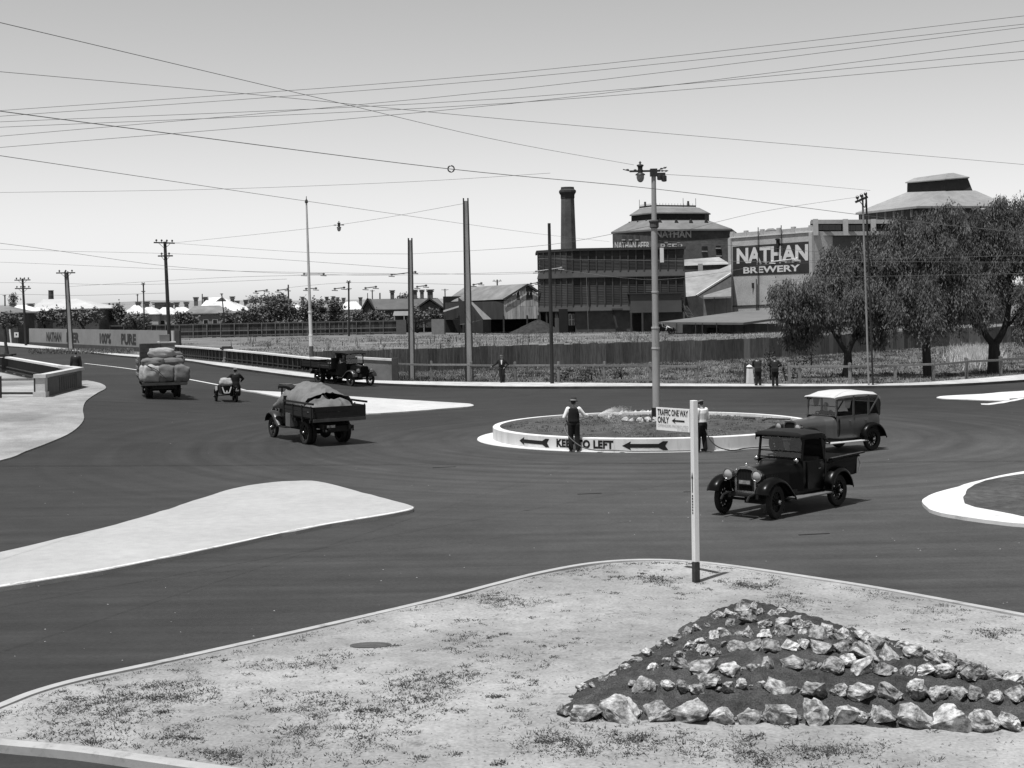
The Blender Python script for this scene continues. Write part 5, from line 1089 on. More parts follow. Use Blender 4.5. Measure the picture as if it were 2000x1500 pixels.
def fender(par, path, y0, y1, mt, crown=.05, lip=.06, name='mudguard'):
    """path of (x,z) in side view, between y0 (inner) and y1 (outer)"""
    P = [Vector((p[0], 0, p[1])) for p in cr(path, 5)]; secs = []
    for i, p in enumerate(P):
        t = (P[min(i + 1, len(P) - 1)] - P[max(i - 1, 0)]).normalized(); nn = Vector((-t.z, 0, t.x))
        if nn.z < 0 and abs(nn.z) > .2: nn = -nn
        row = []
        for f, hgt in ((0, -lip * .3), (0, 0), (.25, crown * .75), (.5, crown), (.75, crown * .75), (.95, 0), (1, -lip)):
            row.append(p + nn * hgt + Vector((0, lerp(y0, y1, f), 0)))
        secs.append(row)
    mb = MB(); mb.loft(secs); o = mb.build(name, mt, par, smooth=True)
    so = o.modifiers.new('t', 'SOLIDIFY'); so.thickness = .012
    return o
def hoodsec(x, hw, zb, zt, rnd=.6, n=10):
    pts = [Vector((x, hw, zb)), Vector((x, hw, lerp(zb, zt, .55)))]
    for i in range(n + 1):
        a = PI * i / n; pts.append(Vector((x, hw * math.copysign(abs(math.cos(a)) ** rnd, math.cos(a)), lerp(zb, zt, .62) + (zt - lerp(zb, zt, .62)) * abs(math.sin(a)) ** .8)))
    pts += [Vector((x, -hw, lerp(zb, zt, .55))), Vector((x, -hw, zb))]
    return pts
def headlamp(par, p, r=.12, mt=CARBLK):
    mb = MB(); mb.lathe([(.02, -.2), (r * .55, -.17), (r * .9, -.08), (r, 0), (r * 1.06, .01), (r * 1.06, .03), (r * .95, .035)], 16, axis='x'); o = mb.build('headlamp', NICK if mt is NICK else mt, par, smooth=40); o.location = p
    mb = MB(); mb.lathe([(r * .97, .03), (r * .7, .05), (r * .3, .062), (.002, .065)], 16, axis='x'); mb.build('lens', LENS, o, smooth=True)
    mb = MB(); mb.lathe([(r * .95, .02), (r * 1.09, .02), (r * 1.09, .05), (r * .95, .05)], 16, axis='x'); mb.build('lamp_rim', NICK, o, smooth=40)
    MB().tube([(-.05, 0, -r), (-.08, 0, -r - .2)], .018, 6).build('lamp_stem', DKCH, o)
    return o
def steering(par, p, tilt=-55):
    mb = MB(); mb.tube([(.2 * math.cos(2*PI*i/16), .2 * math.sin(2*PI*i/16), 0) for i in range(17)], .017, 6, cap=False)
    for i in range(4): mb.tube([(0, 0, 0), (.2 * math.cos(PI*i/2), .2 * math.sin(PI*i/2), 0)], .012, 5)
    mb.tube([(0, 0, 0), (0, 0, -.6)], .02, 6); o = mb.build('steering_wheel', DKCH, par); o.location = p; o.rotation_euler = (0, R_(-35), 0); return o
def radiator(par, x, hw, zb, zt, shell, core=CABDK, cap_=True):
    def sec(xx, k, zb2): return [Vector((xx, p.y * k, zt - (zt - p.z) * k if p.z > zb + .05 else zb2)) for p in hoodsec(0, hw, zb, zt, .45)]
    mb = MB(); o1 = sec(x - .10, 1.0, zb); o2 = sec(x, 1.02, zb); o3 = sec(x + .015, .98, zb); o4 = [Vector((x + .015, p.y * .8, zb + .05 + (p.z - zb) * .84)) for p in o1]; o5 = [Vector((x - .02, p.y, p.z)) for p in o4]
    mb.loft([o1, o2, o3, o4, o5]); mb.add([o3[0], o3[-1], o4[-1], o4[0]], [(0, 1, 2, 3)]); mb.build('radiator_shell', shell, par, smooth=45)
    mb = MB(); mb.poly([Vector((x - .01, p.y, p.z)) for p in o4]); 
    for i in range(12): y_ = lerp(-hw * .78, hw * .78, i / 11); mb.box((x - .002, y_, lerp(zb, zt, .5)), (.012, .008, (zt - zb) * .7))
    mb.build('radiator_core', core, par)
    if cap_: MB().lathe([(.03, 0), (.035, .03), (.02, .05), (.03, .07), (.004, .09)], 8, (x - .04, 0, zt)).build('radiator_cap', NICK, par, smooth=True)
def plate(par, p, s, w_=.36, h_=.12, rot=None):
    o = MB().box((0, 0, 0), (.01, w_, h_)).build('number_plate', BLACK, par); o.location = p
    fx = .007 if rot is None else -.007
    MB().box((fx, 0, 0), (.006, w_ * .86, h_ * .7)).build('plate_face', mat('worn_plate', .26, .5, 14, .6), o)
    return o
def heading(v): return math.atan2(v[1], v[0])

# ---------------------------------------------------------------- black pickup (near)
pb = gp(1635, 990); fwd = Vector((-.70, -.714)); left = Vector((-fwd.y, fwd.x))
def place(ref, local):       # origin so that local (x,y) lands on world ref
    return Vector((ref[0] - fwd.x * local[0] - left.x * local[1], ref[1] - fwd.y * local[0] - left.y * local[1], 0))
WB = 2.62
org = place(pb, (0, .72))
pk = empty('pickup_truck', (org.x, org.y, .022), heading(fwd), 'black open-back pickup truck with canvas roof turning in the foreground', 'pickup truck')
pg = bpy.data.objects
st_ = R_(8)
for x_, y_, s__ in ((0, .72, 0), (0, -.72, 0), (WB, .72, st_), (WB, -.72, st_)): wheel(pk, x_, y_, .385, .12, 12, s__)
mb = MB(); mb.loft([hoodsec(x_, hw, .62, zt, .55) for x_, hw, zt in ((WB + .02, .29, 1.13), (WB - .35, .33, 1.15), (WB - .75, .40, 1.175), (WB - .98, .46, 1.19))]); mb.build('bonnet', CARBLK, pk, smooth=45)
for s_ in (1, -1):
    for i in range(8): MB().box((WB - .62 + i * .055, s_ * (.375 - i * .006), .85), (.02, .02, .16)).build('bonnet_louvre', DKCH, pk)
mb = MB(); mb.loft([hoodsec(x_, hw, zb, zt, r_) for x_, hw, zb, zt, r_ in ((WB - .98, .46, .52, 1.19, .55), (WB - 1.12, .55, .50, 1.22, .5), (WB - 1.3, .64, .48, 1.22, .42))]); mb.build('cowl', CARBLK, pk, smooth=45)
radiator(pk, WB + .12, .30, .55, 1.15, NICK)
plate(pk, (WB + .16, 0, .80), '82·431')
headlamp(pk, (WB + .22, .40, .98), .125, NICK); headlamp(pk, (WB + .22, -.40, .98), .125, NICK)
MB().bar((WB + .1, -.55, .79), (WB + .1, .55, .79), .03, .03).build('lamp_bar', DKCH, pk)
for s_ in (1, -1):
    y0, y1 = s_ * .50, s_ * .86
    fender(pk, [(WB + .50, .58), (WB + .44, .72), (WB + .22, .86), (WB - .05, .89), (WB - .32, .80), (WB - .55, .60), (WB - .72, .40)], y0, y1, CARBLK, .06)
    fender(pk, [(.46, .42), (.42, .66), (.24, .85), (0, .91), (-.24, .85), (-.43, .66), (-.52, .44)], s_ * .58, s_ * .90, CARBLK, .05)
    MB().box((1.15, s_ * .70, .385), (1.55, .32, .035)).build('running_board', mat('running_board', .13, .25, 3, .6), pk, bevel=.01)
    MB().box((1.2, s_ * .55, .47), (1.45, .03, .16)).build('valance', CARBLK, pk)
# cab tub
mb = MB(); tub = []
for x_, hw, zb, zt in ((WB - 1.3, .64, .48, 1.2), (WB - 1.6, .67, .46, 1.18), (WB - 2.05, .68, .46, 1.18), (WB - 2.2, .66, .46, 1.18)):
    tub.append([Vector((x_, hw - .02, zt)), Vector((x_, hw, zt - .06)), Vector((x_, hw, .7)), Vector((x_, hw - .04, zb)), Vector((x_, -hw + .04, zb)), Vector((x_, -hw, .7)), Vector((x_, -hw, zt - .06)), Vector((x_, -hw + .02, zt))])
mb.loft(tub); mb.poly([Vector((WB - 2.2, y, z)) for y, z in ((.66, 1.5), (.66, .46), (-.66, .46), (-.66, 1.5))]); mb.build('cab', CARBLK, pk, smooth=40)
for s_ in (1, -1):
    mb = MB(); mb.loft([[Vector((x_, s_ * (.676 + .006 * math.sin(PI * k / 5)), lerp(.52, 1.175, k / 5))) for k in range(6)] for x_ in (WB - 1.42, WB - 1.7, WB - 2.0)]); d_ = mb.build('door', CARBLK, pk, smooth=True)
    MB().tube([(WB - 1.95, s_ * .70, .98), (WB - 1.85, s_ * .705, .98)], .012, 6).build('handle', NICK, d_)
MB().box((WB - 1.95, 0, .72), (.48, 1.1, .16)).build('seat', LEATH, pk, bevel=.03); MB().box((WB - 2.14, 0, .98), (.12, 1.1, .5), (0, R_(-8), 0)).build('seat_back', LEATH, pk, bevel=.03)
# windscreen
wx, wt = WB - 1.30, WB - 1.40
for s_ in (1, -1): MB().bar((wx, s_ * .60, 1.2), (wt, s_ * .60, 1.78), .04, .05).build('windscreen_post', CARBLK, pk)
for z_, x_ in ((1.25, wx), (1.40, lerp(wx, wt, .33)), (1.78, wt)): MB().bar((x_, -.6, z_), (x_, .6, z_), .03, .03).build('windscreen_frame', CARBLK, pk)
mb = MB(); mb.poly([(wx, -.58, 1.26), (wx, .58, 1.26), (wt, .58, 1.77), (wt, -.58, 1.77)]); mb.build('windscreen', GLASS, pk)
for s_ in (1, -1): o = MB().lathe([(.01, -.06), (.05, -.05), (.06, 0), (.055, .02), (.01, .03)], 10, axis='x').build('cowl_lamp', NICK, pk, smooth=True); o.location = (WB - 1.12, s_ * .56, 1.21)
steering(pk, (WB - 1.62, -.32, 1.18))
# canvas roof
mb = MB(); rs = []
for x_, hw, ze_, zc in ((WB - 1.22, .64, 1.77, 1.84), (WB - 1.24, .66, 1.82, 1.88), (WB - 1.6, .68, 1.82, 1.90), (WB - 2.05, .68, 1.81, 1.89), (WB - 2.24, .66, 1.76, 1.84), (WB - 2.31, .62, 1.62, 1.68)):
    rs.append([Vector((x_, hw, ze_ - .12)), Vector((x_, hw, ze_)), Vector((x_, hw * .8, lerp(ze_, zc, .7))), Vector((x_, 0, zc)), Vector((x_, -hw * .8, lerp(ze_, zc, .7))), Vector((x_, -hw, ze_)), Vector((x_, -hw, ze_ - .12))])
mb.loft(rs); mb.poly([rs[0][i] for i in (1, 2, 3, 4, 5)]); o = mb.build('roof', CANVB, pk, smooth=50); o.modifiers.new('t', 'SOLIDIFY').thickness = .02
mb = MB()
for s_ in (1, -1): mb.add([(WB - 2.31, s_ * .63, 1.55), (WB - 2.02, s_ * .68, 1.74), (WB - 2.16, s_ * .67, 1.15), (WB - 2.22, s_ * .65, 1.15)], [(0, 1, 2, 3)])
mb.add([(WB - 2.31, .62, 1.62), (WB - 2.31, -.62, 1.62), (WB - 2.22, -.65, 1.15), (WB - 2.22, .65, 1.15)], [(0, 1, 2, 3)]); o = mb.build('side_curtain', CANVB, pk); o.modifiers.new('t', 'SOLIDIFY').thickness = .012
# tray: flaring side boards
x0_, x1_ = .36, -.98
MB().box(((x0_ + x1_) / 2, 0, .70), (x0_ - x1_, 1.26, .05)).build('tray_floor', WOODT, pk)
for s_ in (1, -1):
    for k, (ya, za, yb, zb_) in enumerate(((.64, .70, .66, .87), (.66, .88, .69, 1.05), (.69, 1.06, .76, 1.16))):
        mb = MB(); mb.add([(x0_, s_ * ya, za), (x1_, s_ * ya, za + .01), (x1_ - .02 * k, s_ * yb, zb_ + .02), (x0_, s_ * yb, zb_)], [(0, 1, 2, 3)]); o = mb.build('side_board', WOODT if k < 2 else CARBLK, pk); o.modifiers.new('t', 'SOLIDIFY').thickness = .025
    MB().bar((x0_ + .02, s_ * .80, 1.18), (x1_ - .1, s_ * .82, 1.22), .09, .035).build('top_rail', CARBLK, pk, bevel=.006)
    MB().bar((x0_ + .02, s_ * .72, 1.11), (x1_ - .05, s_ * .74, 1.13), .03, .03).build('top_rail', CARBLK, pk)
MB().box((x0_ + .02, 0, .93), (.04, 1.36, .5)).build('headboard', WOODT, pk)
MB().box((x1_ - .02, 0, .92), (.04, 1.34, .46), (0, R_(-6), 0)).build('tailboard', WOODT, pk)
for s_ in (1, -1): MB().tube([(x1_ - .05, s_ * .7, 1.1), (x1_ - .14, s_ * .7, .92), (x1_ - .05, s_ * .7, .72)], .012, 5).build('tail_chain', NICK, pk)
mb = MB(); mb.box((.9, .38, .5), (3.9, .07, .12)); mb.box((.9, -.38, .5), (3.9, .07, .12)); mb.tube([(WB, -.68, .385), (WB, .68, .385)], .035, 6); mb.tube([(0, -.68, .385), (0, .68, .385)], .055, 8); mb.ell((0, 0, .385), (.16, .14, .16)); mb.box((1.9, 0, .42), (1.1, .5, .3)); mb.build('chassis', DKCH, pk)
for s_ in (1, -1): MB().tube([(WB + .3, s_ * .36, .56), (WB + .52, s_ * .36, .52), (WB + .6, s_ * .36, .42)], .03, 6).build('dumb_iron', DKCH, pk)
mb = MB(); mb.poly([(WB + .15, -.32, .55), (WB + .15, .32, .55), (WB + .42, .34, .5), (WB + .42, -.34, .5)]); mb.build('front_apron', CARBLK, pk)
# ---------------------------------------------------------------- touring car
tb = gp(1703, 881); fwd = Vector((-.82, -.572)).normalized(); left = Vector((-fwd.y, fwd.x)); WB = 2.9
org = place(tb, (0, .72))
tc = empty('touring_car', (org.x, org.y, .022), heading(fwd), 'grey touring car with pale canvas hood driving round the roundabout', 'car')
for x_, y_, s__ in ((0, .72, 0), (0, -.72, 0), (WB, .72, R_(6)), (WB, -.72, R_(6))): wheel(tc, x_, y_, .385, .13, 12, s__)
mb = MB(); mb.loft([hoodsec(x_, hw, .58, zt, .55) for x_, hw, zt in ((WB + .02, .30, 1.10), (WB - .4, .36, 1.13), (WB - .85, .44, 1.16), (WB - 1.0, .48, 1.17))]); mb.build('bonnet', CARGREY, tc, smooth=45)
for s_ in (1, -1):
    for i in range(9): MB().box((WB - .72 + i * .05, s_ * (.40 - i * .006), .82), (.02, .02, .16)).build('bonnet_louvre', CARGREY, tc)
mb = MB(); mb.loft([hoodsec(x_, hw, .5, zt, r_) for x_, hw, zt, r_ in ((WB - 1.0, .48, 1.17, .55), (WB - 1.15, .57, 1.19, .5), (WB - 1.32, .66, 1.19, .42))]); mb.build('cowl', CARGREY, tc, smooth=45)
radiator(tc, WB + .12, .31, .52, 1.12, CARGREY)
headlamp(tc, (WB + .2, .42, .93), .12, NICK); headlamp(tc, (WB + .2, -.42, .93), .12, NICK)
def bodyY(z): return {0: .60}.get(z, .68 - .10 * max(0, (.75 - z) / .3) ** 2 - .02 * max(0, (z - 1.0) / .2))
mb = MB(); tub = []
for x_, k in ((WB - 1.32, .97), (WB - 1.7, 1.02), (WB - 2.2, 1.04), (WB - 2.75, 1.04), (.0, 1.02), (-.35, .97), (-.55, .86), (-.62, .7)):
    zs = (1.19, 1.14, 1.0, .8, .62, .46); zt_k = 1.0
    row = [Vector((x_, bodyY(z) * k, z)) for z in zs]; tub.append(row + [Vector((p.x, -p.y, p.z)) for p in reversed(row)])
mb.loft(tub); mb.poly(tub[-1]); mb.build('body', CARGREY, tc, smooth=45)
for s_ in (1, -1):
    for xa, xb in ((WB - 1.42, WB - 2.02), (WB - 2.12, WB - 2.78)):
        mb = MB(); mb.loft([[Vector((x_, s_ * (bodyY(z) * 1.04 + .006), z)) for z in (.5, .62, .8, 1.0, 1.15)] for x_ in (xa, (xa + xb) / 2, xb)]); d_ = mb.build('door', CARGREY, tc, smooth=True)
        MB().tube([(xb + .1, s_ * .72, 1.03), (xb + .2, s_ * .725, 1.03)], .012, 6).build('handle', NICK, d_)
    MB().bar((WB - 1.3, s_ * .69, 1.195), (-.3, s_ * .685, 1.195), .04, .03).build('body_rail', CARGREY, tc)
    y0, y1 = s_ * .50, s_ * .88
    fender(tc, [(WB + .50, .52), (WB + .44, .70), (WB + .22, .85), (WB - .05, .885), (WB - .32, .80), (WB - .58, .58), (WB - .8, .40)], y0, y1, CARBLK, .06)
    fender(tc, [(.50, .40), (.44, .66), (.25, .84), (0, .895), (-.26, .84), (-.46, .66), (-.58, .42)], s_ * .60, s_ * .90, CARBLK, .05)
    MB().box((1.28, s_ * .73, .37), (1.75, .32, .035)).build('running_board', mat('running_board_pale', .5, .15, 3, .5), tc, bevel=.01)
    MB().box((1.3, s_ * .57, .44), (1.65, .03, .14)).build('valance', CARBLK, tc)
for x_ in (WB - 1.95, .15):
    MB().box((x_, 0, .68), (.5, 1.15, .18)).build('seat', LEATH, tc, bevel=.03); MB().box((x_ - .25, 0, .95), (.14, 1.2, .55), (0, R_(-10), 0)).build('seat_back', LEATH, tc, bevel=.03)
MB().box((.9, 0, .5), (3.0, 1.1, .04)).build('floor', DKCH, tc)
wx, wt = WB - 1.32, WB - 1.40
for s_ in (1, -1): MB().bar((wx, s_ * .62, 1.18), (wt, s_ * .62, 1.80), .04, .05).build('windscreen_post', CARGREY, tc)
for z_ in (1.22, 1.52, 1.79): MB().bar((lerp(wx, wt, (z_ - 1.18) / .62), -.62, z_), (lerp(wx, wt, (z_ - 1.18) / .62), .62, z_), .025, .025).build('windscreen_frame', CARGREY, tc)
mb = MB(); mb.poly([(wx, -.6, 1.24), (wx, .6, 1.24), (wt, .6, 1.78), (wt, -.6, 1.78)]); mb.build('windscreen', GLASS, tc)
steering(tc, (WB - 1.68, -.34, 1.2))
mb = MB(); rs = []
for x_, hw, ze_, zc in ((WB - 1.22, .66, 1.80, 1.83), (WB - 1.3, .68, 1.83, 1.87), (WB - 1.75, .70, 1.87, 1.99), (WB - 2.3, .70, 1.88, 2.02), (.15, .69, 1.87, 1.99), (-.35, .67, 1.83, 1.93), (-.52, .66, 1.74, 1.80), (-.56, .64, 1.55, 1.58)):
    rs.append([Vector((x_, hw, ze_ - .08)), Vector((x_, hw, ze_)), Vector((x_, hw * .75, lerp(ze_, zc, .75))), Vector((x_, 0, zc)), Vector((x_, -hw * .75, lerp(ze_, zc, .75))), Vector((x_, -hw, ze_)), Vector((x_, -hw, ze_ - .08))])
mb.loft(rs); mb.poly(rs[0][1:6]); o = mb.build('hood', CANVW, tc, smooth=50); o.modifiers.new('t', 'SOLIDIFY').thickness = .015
GCUR = mat('grey_side_curtain', .06, .2, 3, .85)
mb = MB(); mb.add([(-.56, .64, 1.56), (-.56, -.64, 1.56), (-.60, -.55, 1.12), (-.60, .55, 1.12)], [(0, 1, 2, 3)])
for s_ in (1, -1):
    mb.add([(-.56, s_ * .645, 1.6), (-.38, s_ * .67, 1.80), (-.16, s_ * .68, 1.80), (-.42, s_ * .66, 1.2), (-.60, s_ * .58, 1.15)], [(0, 1, 2, 3, 4)])
    mb.add([(WB - 1.36, s_ * .68, 1.78), (-.3, s_ * .68, 1.82), (-.3, s_ * .68, 1.74), (WB - 1.36, s_ * .68, 1.70)], [(0, 1, 2, 3)])
o = mb.build('rear_curtain', GCUR, tc); o.modifiers.new('t', 'SOLIDIFY').thickness = .012
for s_ in (1, -1):
    for xa in (WB - 2.08, WB - 2.8): MB().bar((xa, s_ * .69, 1.18), (xa, s_ * .69, 1.84), .06, .05).build('hood_post', GCUR, tc)
    MB().bar((.12, s_ * .70, 1.2), (-.38, s_ * .69, 1.74), .03, .04).build('hood_iron', CARGREY, tc)
    # celluloid windows
    for xa, xb in ((WB - 2.0, WB - 1.66), ):
        mb = MB(); mb.add([(xa, s_ * .685, 1.72), (xb, s_ * .685, 1.72), (xb - .05, s_ * .69, 1.45), (xa + .1, s_ * .69, 1.45)], [(0, 1, 2, 3)]); mb.build('side_window', mat('celluloid', .16, .1, 3, .3), tc)
mb = MB(); mb.box((1.2, .38, .46), (3.9, .07, .12)); mb.box((1.2, -.38, .46), (3.9, .07, .12)); mb.tube([(WB, -.68, .385), (WB, .68, .385)], .035, 6); mb.tube([(0, -.68, .385), (0, .68, .385)], .055, 8); mb.ell((0, 0, .385), (.16, .14, .16)); mb.build('chassis', DKCH, tc)
mb = MB(); mb.poly([(WB + .15, -.32, .52), (WB + .15, .32, .52), (WB + .42, .34, .48), (WB + .42, -.34, .48)]); mb.build('front_apron', CARBLK, tc)
# ---------------------------------------------------------------- lorries
def lorry(label, ref, local, fw, WB, tray, roof=True, cabmt=None, tiremt=None, zg=0.02, lean=0):
    global fwd, left
    fwd = Vector(fw).normalized(); left = Vector((-fwd.y, fwd.x)); org = place(ref, local); g_ = G(org.x + fwd.x * 1.5, org.y + fwd.y * 1.5)
    sl_ = math.atan2(G(org.x + fwd.x * WB, org.y + fwd.y * WB) - G(org.x, org.y), WB)
    t = empty('lorry', (org.x, org.y, G(org.x, org.y) + zg), heading(fwd), label, 'lorry'); t.rotation_euler = (0, -sl_, heading(fwd))
    r = .44; cm = cabmt or CARBLK
    for y_ in (.78, -.78): wheel(t, 0, y_, r, .16, 8, 0, dual=True, rimv=RUBG); wheel(t, WB, y_ * .95, r - .03, .14, 8, 0, rimv=RUBG)
    mb = MB(); mb.box((WB / 2 - .3, .4, .68), (WB + 2.0, .09, .18)); mb.box((WB / 2 - .3, -.4, .68), (WB + 2.0, .09, .18)); mb.tube([(0, -.75, r), (0, .75, r)], .08, 8); mb.ell((0, 0, r), (.24, .22, .24)); mb.tube([(WB, -.7, r), (WB, .7, r)], .04, 6); mb.box((WB - .8, 0, .55), (1.4, .5, .35)); mb.box((-1.15, 0, .62), (.1, 1.2, .2)); mb.build('chassis', DKCH, t)
    mb = MB(); mb.loft([hoodsec(x_, hw, .72, zt, .5) for x_, hw, zt in ((WB + .28, .33, 1.26), (WB - .1, .38, 1.29), (WB - .6, .46, 1.33))]); mb.build('bonnet', cm, t, smooth=45)
    radiator(t, WB + .38, .34, .62, 1.28, cm)
    headlamp(t, (WB + .42, .5, 1.02), .12); headlamp(t, (WB + .42, -.5, 1.02), .12)
    for s_ in (1, -1):
        fender(t, [(WB + .52, .62), (WB + .45, .80), (WB + .24, .97), (WB, 1.0), (WB - .28, .92), (WB - .55, .70), (WB - .8, .52)], s_ * .52, s_ * .92, MATS.get('lorry_fender') or mat('lorry_fender', .03, .2, 2, .35, spec=.5), .05)
        MB().box((WB - 1.1, s_ * .74, .5), (.8, .3, .04)).build('running_board', WOODT, t)
    # cab
    xb, xf = WB - 1.65, WB - .6; hw = .72
    mb = MB(); mb.loft([[Vector((x_, hw * k, 1.36)), Vector((x_, hw * k, .62)), Vector((x_, -hw * k, .62)), Vector((x_, -hw * k, 1.36))] for x_, k in ((xf, .85), (xf - .25, 1.0), (xb, 1.0))]); mb.poly([(xb, hw, 1.36), (xb, hw, .62), (xb, -hw, .62), (xb, -hw, 1.36)]); mb.build('cab', cm, t, smooth=40)
    MB().box((xb + .3, 0, .95), (.5, 1.2, .2)).build('seat', LEATH, t, bevel=.03); MB().box((xb + .1, 0, 1.25), (.12, 1.2, .5)).build('seat_back', LEATH, t, bevel=.03)
    steering(t, (xf - .35, -.35, 1.36))
    for s_ in (1, -1):
        MB().bar((xf - .05, s_ * .66, 1.34), (xf - .1, s_ * .66, 2.02), .05, .05).build('windscreen_post', cm, t); MB().bar((xb + .03, s_ * .70, 1.34), (xb + .03, s_ * .70, 2.02), .06, .06).build('rear_post', cm, t)
    mb = MB(); mb.poly([(xf - .05, -.64, 1.38), (xf - .05, .64, 1.38), (xf - .1, .64, 2.0), (xf - .1, -.64, 2.0)]); mb.build('windscreen', GLASS, t)
    for z_ in (1.37, 1.7, 2.0): MB().bar((xf - .07, -.66, z_), (xf - .07, .66, z_), .03, .03).build('windscreen_frame', cm, t)
    mb = MB(); mb.box((xb + .01, 0, 1.7), (.04, 1.4, .64)); mb.build('cab_back', CANVB, t)
    if roof:
        mb = MB(); rs = []
        for x_, h_, ze_, zc in ((xf + .15, .70, 1.98, 2.04), (xf + .1, .74, 2.04, 2.10), (lerp(xf, xb, .5), .76, 2.07, 2.17), (xb - .02, .75, 2.05, 2.14), (xb - .1, .72, 1.98, 2.02)):
            rs.append([Vector((x_, h_, ze_ - .1)), Vector((x_, h_, ze_)), Vector((x_, 0, zc)), Vector((x_, -h_, ze_)), Vector((x_, -h_, ze_ - .1))])
        mb.loft(rs); mb.poly(rs[0][1:4]); o = mb.build('cab_roof', CANVB, t, smooth=50); o.modifiers.new('t', 'SOLIDIFY').thickness = .02
    # tray
    if tray:
        x0, x1, hw, zf, hs = tray; n_ = 5
        for i in range(n_): MB().box(((x0 + x1) / 2, lerp(-hw, hw, (i + .5) / n_), zf), (x0 - x1, 2 * hw / n_ - .015, .05)).build('tray_plank', WOODT, t)
        for i in range(4): MB().box((lerp(x0, x1, (i + .5) / 4), 0, zf - .1), (.1, 2 * hw, .12)).build('tray_bearer', WOODT, t)
        if hs:
            for s_ in (1, -1):
                for k in range(2): MB().box(((x0 + x1) / 2, s_ * (hw + .01), zf + .03 + hs * (k + .5) / 2), (x0 - x1, .035, hs / 2 - .012)).build('side_board', WOODT, t)
                for i in range(4): MB().box((lerp(x0 - .1, x1 + .1, i / 3), s_ * (hw + .045), zf + hs / 2), (.06, .03, hs + .12)).build('stake', DKCH, t)
            for k in range(2): MB().box((x1 - .01, 0, zf + .03 + hs * (k + .5) / 2), (.035, 2 * hw + .06, hs / 2 - .012)).build('tail_board', WOODT, t)
        MB().box((x0 + .02, 0, zf + .35), (.05, 2 * hw, .7)).build('headboard', WOODT, t)
        MB().box((x1 - .03, 0, zf - .06), (.05, 2 * hw + .04, .12)).build('rear_beam', mat('pale_rear_beam', .06, .3, 3), t)
    return t
# tarpaulin lorry
t1 = lorry('dark lorry loaded with crumpled tarpaulins heading to the bridge', gp(594, 869), (0, .86), (-.52, .855), 3.25, (1.5, -1.25, 1.02, 1.02, .40))
for s_ in (1, -1): MB().bar((1.45, s_ * 1.06, 1.56), (-1.35, s_ * 1.06, 1.56), .06, .07).build('top_rail', CARBLK, t1)
plate(t1, (-1.29, .35, .72), '61·207', rot=1)
MB().box((1.0, .93, .86), (.42, .3, .5)).build('side_locker', mat('pale_locker', .13, .2, 3, .6), t1)
for k in range(2): MB().tube([(-1.2, -.5 + k, .55), (-1.25, -.5 + k, .62)], .05, 8).build('tail_lamp', NICK, t1)
def cloth(name, label, par, xr, yr, hfun, nx, ny, mt, cat, thick=.015):
    V = []; Fq = []
    for i in range(nx + 1):
        for j in range(ny + 1):
            x_ = lerp(xr[0], xr[1], i / nx); y_ = lerp(yr[0], yr[1], j / ny); q = hfun(x_, y_, i / nx, j / ny); V.append(q)
    for i in range(nx):
        for j in range(ny): a = i * (ny + 1) + j; Fq.append((a, a + 1, a + ny + 2, a + ny + 1))
    o = MB().add(V, Fq).build(name, mt, None, smooth=True); s__ = o.modifiers.new('t', 'SOLIDIFY'); s__.thickness = thick
    o.location = par.location; o.rotation_euler = par.rotation_euler; tag(o, label, cat); return o
TARP = mat('old_tarpaulin', .17, .18, 2.5, .9, .3, big=.15, dirt=(4, .75, .3, .45))
def ridged(x, y, s, seed): return 1 - abs(noise.noise((x * s, y * s, seed))) * 2
def crease(x, y, s, seed, w=.10): v = noise.noise((x * s, y * s, seed)); return math.exp(-(v / w) ** 2)
def tarpA(x, y, u, v):          # stretched over the cab and the front of the load
    e = max(0, math.sin(PI * min(1, max(0, v)))) ** .38; prof_ = ss(u / .30) * (1 - .42 * ss((u - .45) / .55))
    h = 1.22 + (.25 + .66 * prof_) * e ** .8 + e * (.05 * crease(x * .8 + y * .5, y - x * .3, 1.3, 3) + .05 * crease(x + y * .8, y * .5, 2.4, 8)) + .03 * noise.noise((x * 2, y * 2, 1))
    return (x + .06 * noise.noise((y * 3, x * 2, 8)), y + .10 * (1 - e) * noise.noise((x * 5, y, 4)), h)
cloth('tarpaulin', 'pale tarpaulin humped over the load behind the lorry cab', t1, (2.75, -.2), (-1.08, .98), tarpA, 64, 50, TARP, 'tarpaulin')
def tarpB(x, y, u, v):
    e = (math.sin(PI * min(1, max(0, v))) * math.sin(PI * min(1, max(0, u)))) ** .5 if 0 < v < 1 and 0 < u < 1 else 0
    h = 1.24 + .30 * e + e * (.20 * crease(x + .4 * y, y, 1.3, 13, .2) + .08 * crease(x - y * .5, y + x * .3, 2.2, 2, .18))
    return (x + .1 * noise.noise((y * 4, x * 3, 18)), y + .1 * noise.noise((x * 4, y * 3, 14)), h)
cloth('tarpaulin', 'crumpled second tarpaulin lying at the rear of the lorry tray', t1, (1.0, -1.1), (-.9, 1.0), tarpB, 60, 54, mat('old_tarpaulin_b', .15, .2, 3, .9, .3, big=.2), 'tarpaulin')
MB().box((2.75, -.15, 2.05), (.5, 1.5, .08)).build('cab_visor', CARBLK, t1)
# flat-tray lorry on the far side
t3 = lorry('dark empty tray lorry with open cab by the bridge end wall', gp(685, 755), (3.5, -.74), (.66, -.75), 3.5, (1.7, -1.75, 1.0, 1.0, .34))
mb = MB(); mb.box((.4, 0, 1.16), (1.4, 1.2, .16)); mb.build('folded_cover', mat('pale_bundle', .4, .15, 3), t3, bevel=.05)
